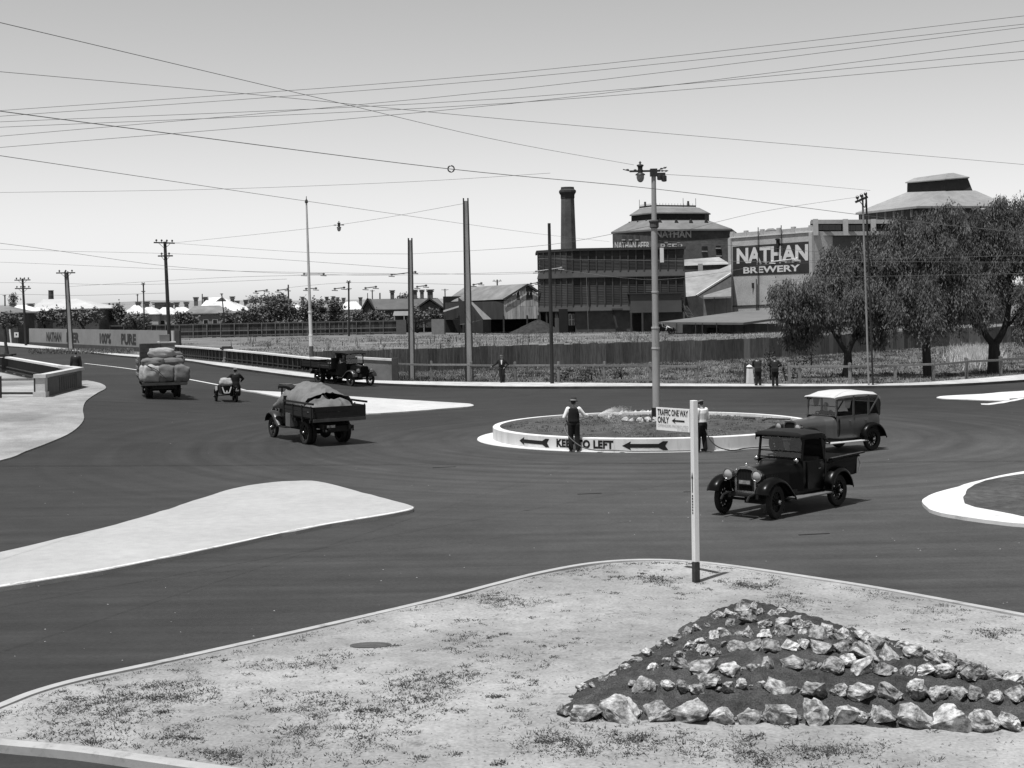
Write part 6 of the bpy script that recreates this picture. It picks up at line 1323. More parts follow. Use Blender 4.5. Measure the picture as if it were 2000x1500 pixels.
# sack lorry
t2_ = lorry('high-loaded sack lorry driving away towards the bridge', gp(287, 778), (-.45, .82), (-.31, .95), 3.2, (1.6, -1.35, 1.08, .84, 0), roof=True)
SACK = mat('jute_sack', .15, .14, 6, .95, .35, fine=.2, rnd=.15, dirt=(5, .75, .3, .45)); SACK2 = mat('pale_sack', .36, .12, 6, .95, .35, fine=.2)
def sack_mesh(L, Wd, Hh, seed, mt):
    bm = bmesh.new(); bmesh.ops.create_cube(bm, size=2); bmesh.ops.subdivide_edges(bm, edges=bm.edges[:], cuts=7, use_grid_fill=True)
    for v in bm.verts:
        c = v.co.copy(); n_ = c.normalized(); e = .62; q = Vector([math.copysign(abs(x) ** 1.0, x) for x in c]); p = q.lerp(n_ * 1.28, e); p.z -= .16 * (1 - min(1, abs(p.x)) ** 2) * (p.z > .3) * abs(noise.noise((seed, p.y * 1.5, p.x)))
        k = 1 + .16 * noise.noise((p.x * 1.6 + seed, p.y * 1.6, p.z * 1.6)) + .07 * noise.noise((p.x * 5 + seed, p.y * 5, p.z * 5))
        v.co = Vector((p.x * L / 2 * k, p.y * Wd / 2 * k, p.z * Hh / 2 * k))
        if abs(c.x) > .95: v.co.x *= 1 + .12 * (abs(c.y))          # ears of the sack
    me = bpy.data.meshes.new('sack'); bm.to_mesh(me); bm.free(); me.polygons.foreach_set('use_smooth', [True] * len(me.polygons)); me.materials.append(mt); return me
sm = [sack_mesh(.98, .62, .42, i * 7.3, SACK) for i in range(4)]; smw = sack_mesh(1.15, .75, .5, 40, SACK2); smu = [sack_mesh(.62, .76, .84, 50 + i, SACK2 if i == 0 else SACK) for i in range(2)]
def on_truck(me, p, rot, label, name='sack', cat='sack', group='sacks on the lorry'):
    o = link(name, me); o.matrix_world = Matrix.LocRotScale(t2_.location, t2_.rotation_euler, None) @ Matrix.LocRotScale(Vector((p[0], p[1] * .93, p[2] - (.2 if p[2] < 1.9 else .27 if p[2] < 2.4 else .36))), Euler(rot), None); tag(o, label, cat, group); return o
on_truck(smu[0], (-1.0, .66, 1.5), (0, 0, .1), 'pale upright sack at the tail, left of the dark gap')
on_truck(smu[1], (-1.0, -.12, 1.48), (0, .04, -.1), 'rounded upright sack at the tail, right of the pale one')
on_truck(smu[1], (-1.02, -.86, 1.44), (.1, 0, .2), 'upright sack leaning out at the right rear corner')
on_truck(smu[0], (-.2, .82, 1.5), (0, 0, 1.2), 'upright sack on the left side behind the tail row')
on_truck(sm[0], (-.75, .52, 2.1), (.05, .05, 1.5), 'slumped lying sack on top, left of the middle')
on_truck(sm[1], (-.7, -.42, 2.08), (-.08, 0, 1.65), 'slumped lying sack on top, right of the middle')
on_truck(sm[2], (-.1, -.55, 2.15), (0, .1, 1.4), 'lying sack behind the right-hand top sack')
on_truck(sm[3], (-.1, .5, 2.1), (0, .1, 1.5), 'lying sack behind the left-hand top sack')
on_truck(smw, (-.2, .05, 2.62), (.12, -.05, 1.45), 'big bright sack crowning the load')
on_truck(sm[3], (.7, -.5, 2.3), (0, .1, 1.5), 'sack at the front right of the load')
on_truck(sm[2], (.75, .4, 2.0), (0, .1, 1.4), 'sack low behind the lorry headboard')
# crates and boards stacked at the front of the load
crm = mat('crate_wood', .06, .3, 3, .9, .2, rnd=.2)
mb = MB()
for i in range(4): mb.box((0, 0, .12 + i * .22), (.06, .95, .2))
cr_me = mb.mesh('crate_side'); 
c = empty('wooden_crate', (0, 0, 0), 0, 'tall dark slatted crate standing at the left front of the sack load', 'crate'); c.matrix_world = Matrix.LocRotScale(t2_.location, t2_.rotation_euler, None) @ Matrix.Translation((1.15, .52, 1.6))
for x_ in (-.35, .35):
    for i in range(5): MB().box((x_, 0, .12 + i * .22), (.04, 1.0, .2)).build('slat', crm, c)
for y_ in (-.5, .5):
    for i in range(5): MB().box((0, y_, .12 + i * .22), (.7, .04, .2)).build('slat', crm, c)
MB().box((0, 0, .0), (.72, 1.02, .05)).build('base', crm, c)
c2 = empty('wooden_crate', (0, 0, 0), 0, 'pale small box with light rim standing on the front of the sack load', 'crate'); c2.matrix_world = Matrix.LocRotScale(t2_.location, t2_.rotation_euler, None) @ Matrix.Translation((1.1, -.3, 2.38))
MB().box((0, 0, .18), (.5, .8, .36)).build('box', mat('grey_box', .2, .2, 3), c2); MB().box((0, 0, .38), (.56, .9, .07)).build('rim', mat('pale_rim', .5, .2, 4), c2); MB().box((0, .1, .6), (.3, .5, .36)).build('upper_box', mat('grey_box', .2, .2, 3), c2); MB().box((0, 0, -.02), (.7, .8, .05)).build('shelf', crm, c2)
MB().box((0, -.1, -.45), (.5, .8, .85)).build('lower_box', crm, c2)
# lattice of boards hanging on the left flank
for i in range(4): 
    o = MB().box((.2 + i * .38, 1.17, 1.5), (.08, .05, 1.1)).build('side_stake', TIMB, t2_)
for k in range(3): MB().box((.75, 1.21, 1.2 + k * .32), (1.8, .03, .12)).build('side_slat', TIMB, t2_)
mb = MB(); mb.tube([(-1.33, .9, 1.75), (-1.36, .4, 1.5), (-1.38, -.05, 1.05)], .018, 5); mb.build('lashing_rope', DTIMB, t2_)
# ---------------------------------------------------------------- motorcycle and sidecar
mp_ = gp(462, 786); fwd = Vector((-.3, .954)); mc = empty('motorcycle', (mp_.x, mp_.y, mp_.z + .022), heading(fwd), 'motorcycle with boxy sidecar riding away towards the bridge', 'motorcycle')
for x_ in (0, 1.35): wheel(mc, x_, .0001, .36, .1, 16)
wheel(mc, .25, .98, .33, .1, 16)
mb = MB(); mb.tube([(0, 0, .36), (.5, 0, .3), (.8, 0, .35), (1.2, 0, .75), (1.1, 0, .95)], .03, 6); mb.tube([(0, 0, .36), (.3, 0, .75), (.8, 0, .8), (1.15, 0, .9)], .03, 6); mb.build('frame', DKCH, mc)
mb = MB(); mb.ell((.78, 0, .84), (.32, .13, .13)); mb.build('fuel_tank', CARBLK, mc, smooth=True)
mb = MB(); mb.box((.65, 0, .48), (.35, .26, .3)); mb.lathe([(.08, .5), (.1, .55), (.09, .72), (.04, .74)], 10, (.68, 0, 0), cap=True); mb.build('engine', mat('engine_metal', .15, .3, 6, .5), mc)
for s_ in (1, -1): MB().tube([(1.35, s_ * .07, .36), (1.12, s_ * .07, 1.0)], .022, 6).build('fork', DKCH, mc)
MB().tube([(.82, -.36, 1.0), (1.0, -.3, 1.04), (1.1, 0, 1.02), (1.0, .3, 1.04), (.82, .36, 1.0)], .017, 6).build('handlebar', DKCH, mc)
mb = MB(); mb.ell((.28, 0, .78), (.2, .15, .06)); mb.build('saddle', LEATH, mc, smooth=True)
fender(mc, [(.36, .5), (.26, .68), (0, .77), (-.26, .68), (-.40, .42)], -.07, .07, CARBLK, .02); fender(mc, [(1.7, .5), (1.6, .68), (1.35, .76), (1.1, .66)], -.07, .07, CARBLK, .02); fender(mc, [(.56, .45), (.48, .62), (.25, .71), (0, .62), (-.08, .4)], .90, 1.06, CARBLK, .02)
plate(mc, (-.42, 0, .6), '143', .2, .1, rot=1)
mb = MB(); mb.loft([[Vector((x_, .22, zt)), Vector((x_, .30, .42)), Vector((x_, .74, .42)), Vector((x_, .82, zt))] for x_, zt in ((-.45, .86), (.3, .90), (.9, .84), (1.25, .6))]); mb.poly([(-.45, .22, .86), (-.45, .30, .42), (-.45, .74, .42), (-.45, .82, .86)]); mb.build('sidecar_body', CARBLK, mc)
MB().bar((-.1, 0, .4), (.25, .95, .33), .04, .04).build('sidecar_axle', DKCH, mc); MB().bar((.9, 0, .4), (.9, .5, .42), .04, .04).build('sidecar_strut', DKCH, mc)
mb = MB(); f = lambda y, z: Vector((-.458, y, z))
def strk(a, b, w_): d = (Vector(b) - Vector(a)).normalized(); nn = Vector((-d.y, d.x)) * w_; mb.poly([f(a[0] + nn.x, a[1] + nn.y), f(b[0] + nn.x, b[1] + nn.y), f(b[0] - nn.x, b[1] - nn.y), f(a[0] - nn.x, a[1] - nn.y)])
strk((.74, .80), (.64, .50), .028); strk((.64, .5), (.40, .5), .022); strk((.30, .80), (.40, .50), .028); strk((.56, .5), (.52, .62), .02); strk((.48, .5), (.52, .62), .02)
mb.build('painted_letter', WHITE, mc)
MB().box((-.1, 1.0, .74), (.03, .1, .2)).build('white_guard_mark', WHITE, mc)
o = link('sack', sack_mesh(.7, .55, .45, 91, SACK2)); o.matrix_world = Matrix.LocRotScale(mc.location, mc.rotation_euler, None) @ Matrix.Translation((0, .52, .98)); tag(o, 'pale bundle lying in the motorcycle sidecar', 'bundle')
# ---------------------------------------------------------------- parked car by the brewery yard, half hidden
yc = at(1282, 652, 232); pc = empty('parked_car', (yc.x, yc.y, 0), heading((.9, -.45)), 'dark open car parked in the brewery yard behind lamp pole', 'car')
for x_, y_ in ((0, .7), (0, -.7), (2.6, .7), (2.6, -.7)): wheel(pc, x_, y_, .38, .12, 10)
mb = MB(); mb.loft([hoodsec(x_, hw, .5, zt, .5) for x_, hw, zt in ((2.75, .32, 1.1), (1.7, .5, 1.18), (1.4, .62, 1.2))]); mb.build('bonnet', CARBLK, pc, smooth=45)
mb = MB(); mb.loft([[Vector((x_, .66 * k, 1.15)), Vector((x_, .66 * k, .45)), Vector((x_, -.66 * k, .45)), Vector((x_, -.66 * k, 1.15))] for x_, k in ((1.4, .95), (.4, 1), (-.6, .9))]); mb.poly([(-.6, .6, 1.15), (-.6, .6, .45), (-.6, -.6, .45), (-.6, -.6, 1.15)]); mb.build('body', CARBLK, pc)
radiator(pc, 2.85, .33, .5, 1.12, CARBLK); headlamp(pc, (2.9, .45, .9), .15, NICK); headlamp(pc, (2.9, -.45, .9), .15, NICK)
for s_ in (1, -1):
    fender(pc, [(3.1, .5), (2.85, .83), (2.5, .86), (2.0, .42)], s_ * .5, s_ * .86, CARBLK); fender(pc, [(.5, .42), (.25, .83), (-.25, .83), (-.5, .42)], s_ * .58, s_ * .88, CARBLK); MB().bar((1.3, s_ * .6, 1.18), (1.2, s_ * .6, 1.8), .05, .05).build('windscreen_post', mat('pale_frame', .5, .1, 2), pc)
MB().bar((1.2, -.62, 1.8), (1.2, .62, 1.8), .05, .05).build('windscreen_frame', MATS['pale_frame'], pc); MB().bar((1.3, -.62, 1.2), (1.3, .62, 1.2), .05, .05).build('windscreen_frame', MATS['pale_frame'], pc)
# ================================================================== PEOPLE   (facing +y, x right)
SKIN = mat('skin', .30, .08, 8, .6); HAIR = mat('hair', .03, .2, 10, .7)
CL = dict(white=mat('white_shirt', .72, .06, 5, .9, .2), dark=mat('dark_serge', .014, .25, 5, .95, .15), suit=mat('charcoal_suit', .02, .25, 5, .95, .15), grey=mat('grey_cloth', .12, .2, 5, .95, .15), hat=mat('felt_hat', .04, .2, 6, .9), band=mat('hat_band', .3, .1, 6, .9), cap=mat('tweed_cap', .2, .2, 8, .95), boot=mat('boot_leather', .015, .3, 6, .6))
def limb(mb, chain, n=10):
    pts = [Vector(p) for p, r in chain]; rr = [r for p, r in chain]; mb.tube(pts, rr, n)
    for p, r in zip(pts, rr): mb.ell(p, (r, r, r), n, 6)
def torso(mb, secs, n=14):      # (point, rx, ry)
    rows = []
    for (p, rx, ry) in secs:
        p = Vector(p); rows.append([p + Vector((rx * math.cos(2*PI*i/n), ry * math.sin(2*PI*i/n), 0)) for i in range(n)])
    mb.loft(rows, closed=True, cap=True)
def remesh(mb, name, mt, par, voxel=.012, sm=4):
    me = mb.mesh(name); o = bpy.data.objects.new(name, me); C.objects.link(o)
    r = o.modifiers.new('r', 'REMESH'); r.mode = 'VOXEL'; r.voxel_size = voxel
    s_ = o.modifiers.new('s', 'SMOOTH'); s_.iterations = sm; s_.factor = .5
    dg = bpy.context.evaluated_depsgraph_get(); nm = bpy.data.meshes.new_from_object(o.evaluated_get(dg)); bpy.data.objects.remove(o); bpy.data.meshes.remove(me)
    nm.polygons.foreach_set('use_smooth', [True] * len(nm.polygons)); nm.materials.clear(); nm.materials.append(mt); nm.name = name
    return link(name, nm, par)
STAND = dict(pelvis=(0, 0, .96), waist=(0, 0, 1.10), chest=(0, .0, 1.32), neck=(0, -.01, 1.48), head=(0, .02, 1.615), sR=(.185, 0, 1.43), eR=(.25, -.03, 1.14), wR=(.26, .06, .90), sL=(-.185, 0, 1.43), eL=(-.25, -.03, 1.14), wL=(-.26, .06, .90),
             hR=(.095, 0, .93), kR=(.105, .03, .50), aR=(.11, -.02, .09), hL=(-.095, 0, .93), kL=(-.105, .03, .50), aL=(-.11, -.02, .09), look=(0, 1, 0), toeR=(.03, .2), toeL=(-.03, .2), grip=0.5)
def hand(mb, e, w_, side, curl):
    e, w_ = Vector(e), Vector(w_); d = (w_ - e).normalized(); up = Vector((0, 0, 1)) if abs(d.z) < .8 else Vector((0, 1, 0))
    s_ = d.cross(up).normalized(); u = s_.cross(d).normalized()
    if abs(d.z) >= .8: across, palm = u, s_ * side * -1
    else: across, palm = s_, -u
    c = w_ + d * .075; torso_pts = []
    limb(mb, [(w_, .026), (w_ + d * .05, .033), (w_ + d * .085, .033)], 8)
    for k, (off, ln) in enumerate(((-.030, .072), (-.010, .082), (.010, .078), (.029, .062))):
        b = w_ + d * .085 + across * off; p1 = b + (d * (1 - curl * .6) + palm * curl * .6).normalized() * ln * .5; p2 = p1 + (d * (1 - curl * 1.3) + palm * curl * 1.2).normalized() * ln * .5
        limb(mb, [(b, .0125), (p1, .0115), (p2, .0105)], 6)
    t0 = w_ + d * .035 - across * .03 * side; t1 = t0 + (d * .6 - across * side * .7 + palm * .3).normalized() * .04; t2 = t1 + (d * .8 + palm * .5).normalized() * .03; limb(mb, [(t0, .015), (t1, .013), (t2, .011)], 6)
def person(label, loc, yaw, J=None, top='suit', legs='dark', hat=None, vest=None, sleeves=1.0, vx=.011, scale=1.0, tie=False):
    P = dict(STAND); P.update(J or {}); V = {k: Vector(v) for k, v in P.items() if k not in ('grip',) and len(v) == 3}
    root = empty('person', loc, yaw, label, 'person'); root.scale = (scale,) * 3
    b = MB(); hd = V['head']; look = V['look'].normalized(); side = look.cross(Vector((0, 0, 1))).normalized(); up = side.cross(look)
    torso(b, [(V['pelvis'] + Vector((0, 0, -.05)), .13, .10), (V['pelvis'], .155, .11), (V['waist'], .14, .10), (V['chest'], .165, .11), ((V['chest'] + V['neck']) / 2 + Vector((0, 0, .03)), .14, .09), (V['neck'] + Vector((0, 0, -.03)), .06, .06)])
    limb(b, [(V['neck'] + Vector((0, 0, -.04)), .06), (hd + Vector((0, 0, -.06)), .055)])
    b.ell(hd + up * .03, (.078, .095, .105), 12, 8); b.ell(hd + look * .02 - up * .06, (.058, .066, .06), 10, 6); b.ell(hd + look * .1 - up * .012, (.013, .02, .024), 8, 5)
    for s_ in (1, -1): b.ell(hd + side * s_ * .08 - up * .005, (.014, .024, .034), 8, 5)
    for s_ in ('R', 'L'):
        sg_ = 1 if s_ == 'R' else -1
        limb(b, [(V['s' + s_], .06), (V['e' + s_], .043), (V['w' + s_], .028)]); hand(b, V['e' + s_], V['w' + s_], sg_, P['grip'])
        limb(b, [(V['h' + s_], .09), (V['k' + s_], .056), (V['a' + s_], .042)]); an = V['a' + s_]; t = P['toe' + s_]; limb(b, [(an + Vector((0, -.03, -.045)), .042), (an + Vector((t[0], t[1] * .9, -.055)), .034)])
    remesh(b, 'body', SKIN, root, vx, 2)
    m_ = MB()
    for s_ in (1, -1): m_.ell(hd + look * .088 + side * s_ * .032 + up * .02, (.011, .008, .007), 8, 5)
    m_.ell(hd + look * .082 - up * .062, (.022, .008, .005), 8, 5); m_.build('eyes_and_mouth', HAIR, root)
    h = MB(); h.ell(hd + up * .045 - look * .018, (.086, .095, .098), 12, 8); h.build('hair', HAIR, root, smooth=True)
    # clothes
    t = MB(); coat = top in ('suit', 'dark', 'grey')
    k = 1.08 if not coat else 1.16; low = V['pelvis'] + Vector((0, 0, -.16 if coat else .04))
    torso(t, [(low, .185 * k, .135 * k), (V['pelvis'] + Vector((0, 0, .06)), .175 * k, .128 * k), (V['waist'], .165 * k, .122 * k), (V['chest'], .195 * k, .135 * k), ((V['chest'] + V['neck']) / 2 + Vector((0, 0, .035)), .175 * k, .115 * k), (V['neck'] + Vector((0, 0, -.02)), .075, .072)])
    for s_ in ('R', 'L'):
        w_ = V['e' + s_].lerp(V['w' + s_], max(0, sleeves)); limb(t, [(V['s' + s_] + Vector((0, 0, -.012)), .078 * k), (V['e' + s_], .058 * k), (w_, .045 * k)])
    remesh(t, 'coat' if coat else 'shirt', CL[top], root, .014, 3)
    if vest:
        t = MB(); torso(t, [(V['pelvis'] + Vector((0, 0, .03)), .20, .15), (V['waist'], .192, .146), (V['chest'], .205, .16), ((V['chest'] + V['neck']) / 2 + Vector((0, 0, .035)), .185, .15), (V['neck'] + Vector((0, 0, -.012)), .095, .095)]); remesh(t, 'waistcoat', CL[vest], root, .014, 2)
    t = MB(); torso(t, [(V['pelvis'] + Vector((0, 0, .1)), .168, .125), (V['pelvis'], .18, .135), ((V['hR'] + V['hL']) / 2 + Vector((0, 0, -.06)), .17, .12)])
    for s_ in ('R', 'L'):
        kn, an = V['k' + s_], V['a' + s_]; limb(t, [(V['h' + s_] + Vector((0, 0, -.02)), .115), (kn, .095), (kn.lerp(an, .6), .086), (an + Vector((0, 0, .0)), .08)])
    remesh(t, 'trousers', CL[legs], root, .014, 3)
    for s_ in ('R', 'L'):
        t = MB(); an = V['a' + s_]; tt = P['toe' + s_]; limb(t, [(an + Vector((0, 0, -.02)), .055), (an + Vector((tt[0] * -.2, -.03, -.045)), .05), (an + Vector((tt[0] * .6, tt[1] * .6, -.045)), .05), (an + Vector((tt[0], tt[1], -.055)), .04)]); remesh(t, 'boot', CL['boot'], root, .014, 2)
    M = Matrix((side, look, up)).transposed().to_4x4(); M.translation = hd
    if hat == 'felt':
        t = MB(); t.lathe([(.155, .075), (.165, .07), (.16, .082), (.105, .085), (.10, .15), (.092, .185), (.05, .20), (.001, .185)], 18); o = t.build('hat', CL['hat'], root, smooth=50); o.matrix_local = M
        t = MB(); t.lathe([(.108, .086), (.105, .13)], 18); q = t.build('hat_band', CL['band'], o, smooth=True)
    if hat == 'cap':
        t = MB(); t.ell((0, -.01, .10), (.125, .135, .045), 14, 6); t.ell((0, .1, .075), (.08, .075, .012), 12, 5); t.lathe([(.09, .06), (.095, .1)], 14); o = t.build('cap', CL['cap'], root, smooth=True); o.matrix_local = M
    if tie:
        c = V['chest']; t = MB(); t.add([c + Vector((-.055, .156, .13)), c + Vector((.055, .156, .13)), c + Vector((.02, .165, -.16)), c + Vector((-.02, .165, -.16))], [(0, 1, 2, 3)]); t.build('shirt_front', CL['white'], root)
    return root
def on_g(px, py, dz=.02, fn=G): p = gp(px, py, fn, dz); return p
# gardener with hose, back view
m1 = on_g(1121.5, 882.5); m1.z = .05
person('man in dark waistcoat and hat hosing the roundabout bed', m1, R_(-6), dict(wR=(.55, .26, 1.15), eR=(.37, .06, 1.20), wL=(-.24, .10, .98), eL=(-.32, -.06, 1.14), look=(.25, 1, -.15), grip=.9, kR=(.11, .04, .5), aR=(.13, .0, .09)), top='white', legs='dark', hat='felt', vest='dark', sleeves=.5)
m2 = on_g(1372.5, 883.5); m2.z = .05
person('man in white shirt and flat cap standing beside the sign post', m2, R_(38), dict(wL=(-.22, .28, 1.0), eL=(-.28, .02, 1.13), wR=(.2, .26, .98), eR=(.28, -.02, 1.12), head=(0, .06, 1.605), look=(-.1, 1, -.35), grip=.9, kL=(-.1, .1, .5), aL=(-.12, .1, .09)), top='white', legs='dark', hat='cap', sleeves=.55, scale=.97)
m3 = gp(980.5, 747.5, dz=.12)
person('man in dark suit and hat leaning back on the footpath fence', m3, R_(176), dict(eL=(-.42, -.05, 1.16), wL=(-.2, .05, .98), eR=(.36, -.1, 1.2), wR=(.62, -.2, 1.05), pelvis=(0, -.06, .95), kR=(.08, .05, .5), aR=(.03, .1, .09), grip=.4), top='suit', legs='dark', hat='felt', tie=True)
m4 = at(148.5, 740, 80.6); m4.z = G(m4.x, m4.y) + .16
person('bareheaded man in dark coat walking behind the wing wall', m4, R_(20), dict(kR=(.10, .16, .52), aR=(.10, .18, .1), kL=(-.10, -.02, .5), aL=(-.1, -.26, .12), wR=(.27, -.05, .9)), top='suit', legs='dark', scale=1.03)
m5 = gp(1481, 753, dz=.13)
LEAN = dict(pelvis=(0, -.02, .96), waist=(0, .04, 1.1), chest=(0, .13, 1.3), neck=(0, .22, 1.42), head=(0, .34, 1.46), sR=(.185, .17, 1.40), sL=(-.185, .17, 1.40), look=(0, .6, -.8), grip=.6)
person('left of two men in dark suits bending over the fence', m5, R_(5), dict(LEAN, eR=(.22, .30, 1.14), wR=(.12, .48, 1.08), eL=(-.22, .3, 1.14), wL=(-.12, .48, 1.08)), top='suit', legs='suit')
m6 = gp(1514, 754, dz=.13)
person('right of two men in dark suits, capped with elbows out', m6, R_(-8), dict(LEAN, head=(0, .3, 1.5), look=(0, .8, -.6), eR=(.36, .12, 1.2), wR=(.18, .36, 1.06), eL=(-.36, .12, 1.2), wL=(-.18, .36, 1.06)), top='dark', legs='dark', hat='cap')
# motorcyclist
def seated(veh, p, label, yawoff=0, J=None, **kw):
    z = veh.rotation_euler[2]; loc = Vector(veh.location) + Matrix.Rotation(z, 3, 'Z') @ Vector(p)
    return person(label, loc, z - PI / 2 + yawoff, J, **kw)
SEAT = dict(pelvis=(0, 0, .0), waist=(0, .01, .14), chest=(0, .02, .36), neck=(0, .02, .52), head=(0, .05, .655), sR=(.185, .02, .47), sL=(-.185, .02, .47), hR=(.1, .04, -.02), hL=(-.1, .04, -.02), kR=(.13, .45, .02), kL=(-.13, .45, .02), aR=(.12, .5, -.38), aL=(-.12, .5, -.38), eR=(.28, .14, .22), eL=(-.28, .14, .22), wR=(.16, .38, .3), wL=(-.16, .38, .3), grip=.9)
seated(mc, (.26, 0, .88), 'rider in dark clothes and cap steering the motorcycle', 0, dict(SEAT, eR=(.40, .2, .26), eL=(-.40, .2, .26), wR=(.36, .50, .16), wL=(-.36, .50, .16), kR=(.2, .36, -.12), kL=(-.2, .36, -.12), aR=(.19, .18, -.52), aL=(-.19, .18, -.52)), top='dark', legs='dark', hat='cap')
seated(pk, (WB and .5, -.32, .84), 'shadowed driver in dark coat at the wheel of the black pickup', 0, SEAT, top='suit', legs='dark', hat='felt', vx=.016)
seated(tc, (.97, -.34, .8), 'driver in dark coat behind the touring car windscreen', 0, SEAT, top='suit', legs='dark', vx=.016)
seated(t3, (2.15, -.35, 1.08), 'driver in grey coat in the open cab of the tray lorry', 0, SEAT, top='grey', legs='dark', hat='cap', vx=.016)
seated(t1, (1.9, -.35, 1.08), 'driver in dark coat in the cab of the tarpaulin lorry', 0, SEAT, top='suit', legs='dark', vx=.016)
m7 = at(1308, 655, 226); m7.z = 0
person('man in white shirt stooping beside the parked car in the yard', m7, R_(75), dict(pelvis=(0, -.1, .95), waist=(0, .0, 1.05), chest=(0, .24, 1.15), neck=(0, .38, 1.2), head=(0, .5, 1.2), sR=(.18, .32, 1.2), sL=(-.18, .32, 1.2), eR=(.2, .4, .92), wR=(.12, .5, .7), eL=(-.2, .4, .92), wL=(-.12, .5, .7), look=(0, .7, -.7)), top='white', legs='dark', hat='felt', vx=.02, scale=1.1)
# ---- hoses, nozzle and spray
HOSE = mat('hose_rubber', .16, .15, 6, .7)
def wl(phi, r, z): return Vector((RC.x + r * math.cos(phi), RC.y + r * math.sin(phi), z))
nz = m1 + Vector((.70, .33, 1.14)); lh = m1 + Vector((-.25, .16, .93))
pts = [nz, m1 + Vector((.50, .28, 1.1)), m1 + Vector((.2, .42, 1.0)), m1 + Vector((-.1, .38, .95)), lh, m1 + Vector((-.30, -.06, .72)), m1 + Vector((-.14, -.24, .46)), m1 + Vector((.22, -.32, .18)), m1 + Vector((.7, -.30, .045)), m1 + Vector((1.3, -.42, .045))]
tail = [wl(wall_phi(px) , RR + .12, .075) for px in (1230, 1270, 1310, 1345, 1362)]
mb = MB(); mb.tube([Vector(p) for p in cr([tuple(p) for p in pts + tail], 6)], .019, 6); tag(mb.build('garden_hose', HOSE, smooth=True), 'rubber hose looping from the waistcoated man along the wall foot', 'hose')
mb = MB(); mb.tube([nz - Vector((.12, .05, -.0)), nz, nz + Vector((.14, .03, .02))], [.026, .024, .012], 8); tag(mb.build('hose_nozzle', NICK), 'brass hose nozzle in the hand of the waistcoated man', 'nozzle')
h2 = m2 + Vector((.0, .3, .95))
pts = [h2, m2 + Vector((.1, -.02, .75)), m2 + Vector((.22, -.28, .4)), m2 + Vector((.5, -.34, .16)), m2 + Vector((.95, -.28, .05))] + [wl(wall_phi(px), RR + .2, .075) for px in (1450, 1490, 1530, 1560)]
mb = MB(); mb.tube([Vector(p) for p in cr([tuple(p) for p in pts], 6)], .02, 6); tag(mb.build('garden_hose', mat('dark_hose', .05, .2, 6, .7), smooth=True), 'dark hose trailing right from the man in flat cap', 'hose')
wm_ = bpy.data.materials.new('water_drops'); wm_.use_nodes = True; wn = wm_.node_tree.nodes; wb_ = wn['Principled BSDF']; wb_.inputs['Base Color'].default_value = (.85, .85, .85, 1); wb_.inputs['Roughness'].default_value = .1; wb_.inputs['Alpha'].default_value = .45
V = []; Fc = []; r0 = nz + Vector((.14, .03, .02))
for i in range(3600):
    el = R_(random.choice((random.uniform(18, 36), random.uniform(-22, 20), random.uniform(26, 34)))); az = R_(random.uniform(-14, 24)); sp_ = random.uniform(2.8, 4.2); tt = .36 * random.random() ** 1.4 + .004
    d = Vector((math.cos(el) * math.cos(az), math.cos(el) * math.sin(az) + .25, math.sin(el)))
    p = r0 + d * sp_ * tt + Vector((0, 0, -4.9 * tt * tt)); vel = (d * sp_ + Vector((0, 0, -9.8 * tt))).normalized(); s_ = vel.cross(Vector((0, 1, 0))).normalized() * random.uniform(.002, .006); ln = random.uniform(.03, .09)
    k = len(V); V += [p - s_, p + s_, p + vel * ln]; Fc.append((k, k + 1, k + 2))
w_ = raw('water_spray', V, Fc, wm_); stuff(w_); w_['label'] = 'fine fan of water drops from the hose nozzle'; w_['category'] = 'water'
# ================================================================== STONES
STONE = mat('quartz_stone', .44, .45, 2.2, .92, .7, .2, big=.25, fine=.2, rnd=.36, dirt=(1.5, .2, .38, .58))
def stone_mesh(seed, sub=3):
    rnd = random.Random(seed); bm = bmesh.new()
    for i in range(rnd.choice((14, 18, 24, 30))):
        v = Vector((rnd.gauss(0, 1), rnd.gauss(0, 1), rnd.gauss(0, 1))).normalized(); v = v / max(abs(v.x), abs(v.y), abs(v.z)) ** .55; bm.verts.new(v * rnd.uniform(.72, 1.0))
    r = bmesh.ops.convex_hull(bm, input=bm.verts[:]); bmesh.ops.delete(bm, geom=[v for v in bm.verts if not v.link_faces], context='VERTS')
    bmesh.ops.subdivide_edges(bm, edges=bm.edges[:], cuts=sub, use_grid_fill=True); bmesh.ops.triangulate(bm, faces=bm.faces[:])
    for v in bm.verts:
        n_ = v.co.normalized(); v.co += n_ * (.14 * noise.noise(v.co * 1.6 + Vector((seed * 3.1, 0, 0))) + .13 * noise.noise(v.co * 3.8 + Vector((0, seed * 2.7, 0))) + .07 * noise.noise(v.co * 9 + Vector((0, 0, seed))))
    bmesh.ops.recalc_face_normals(bm, faces=bm.faces[:]); me = bpy.data.meshes.new('stone'); bm.to_mesh(me); bm.free(); me.materials.append(STONE); return me
SM = [stone_mesh(i) for i in range(16)]; SML = [stone_mesh(i + 30, 1) for i in range(6)]
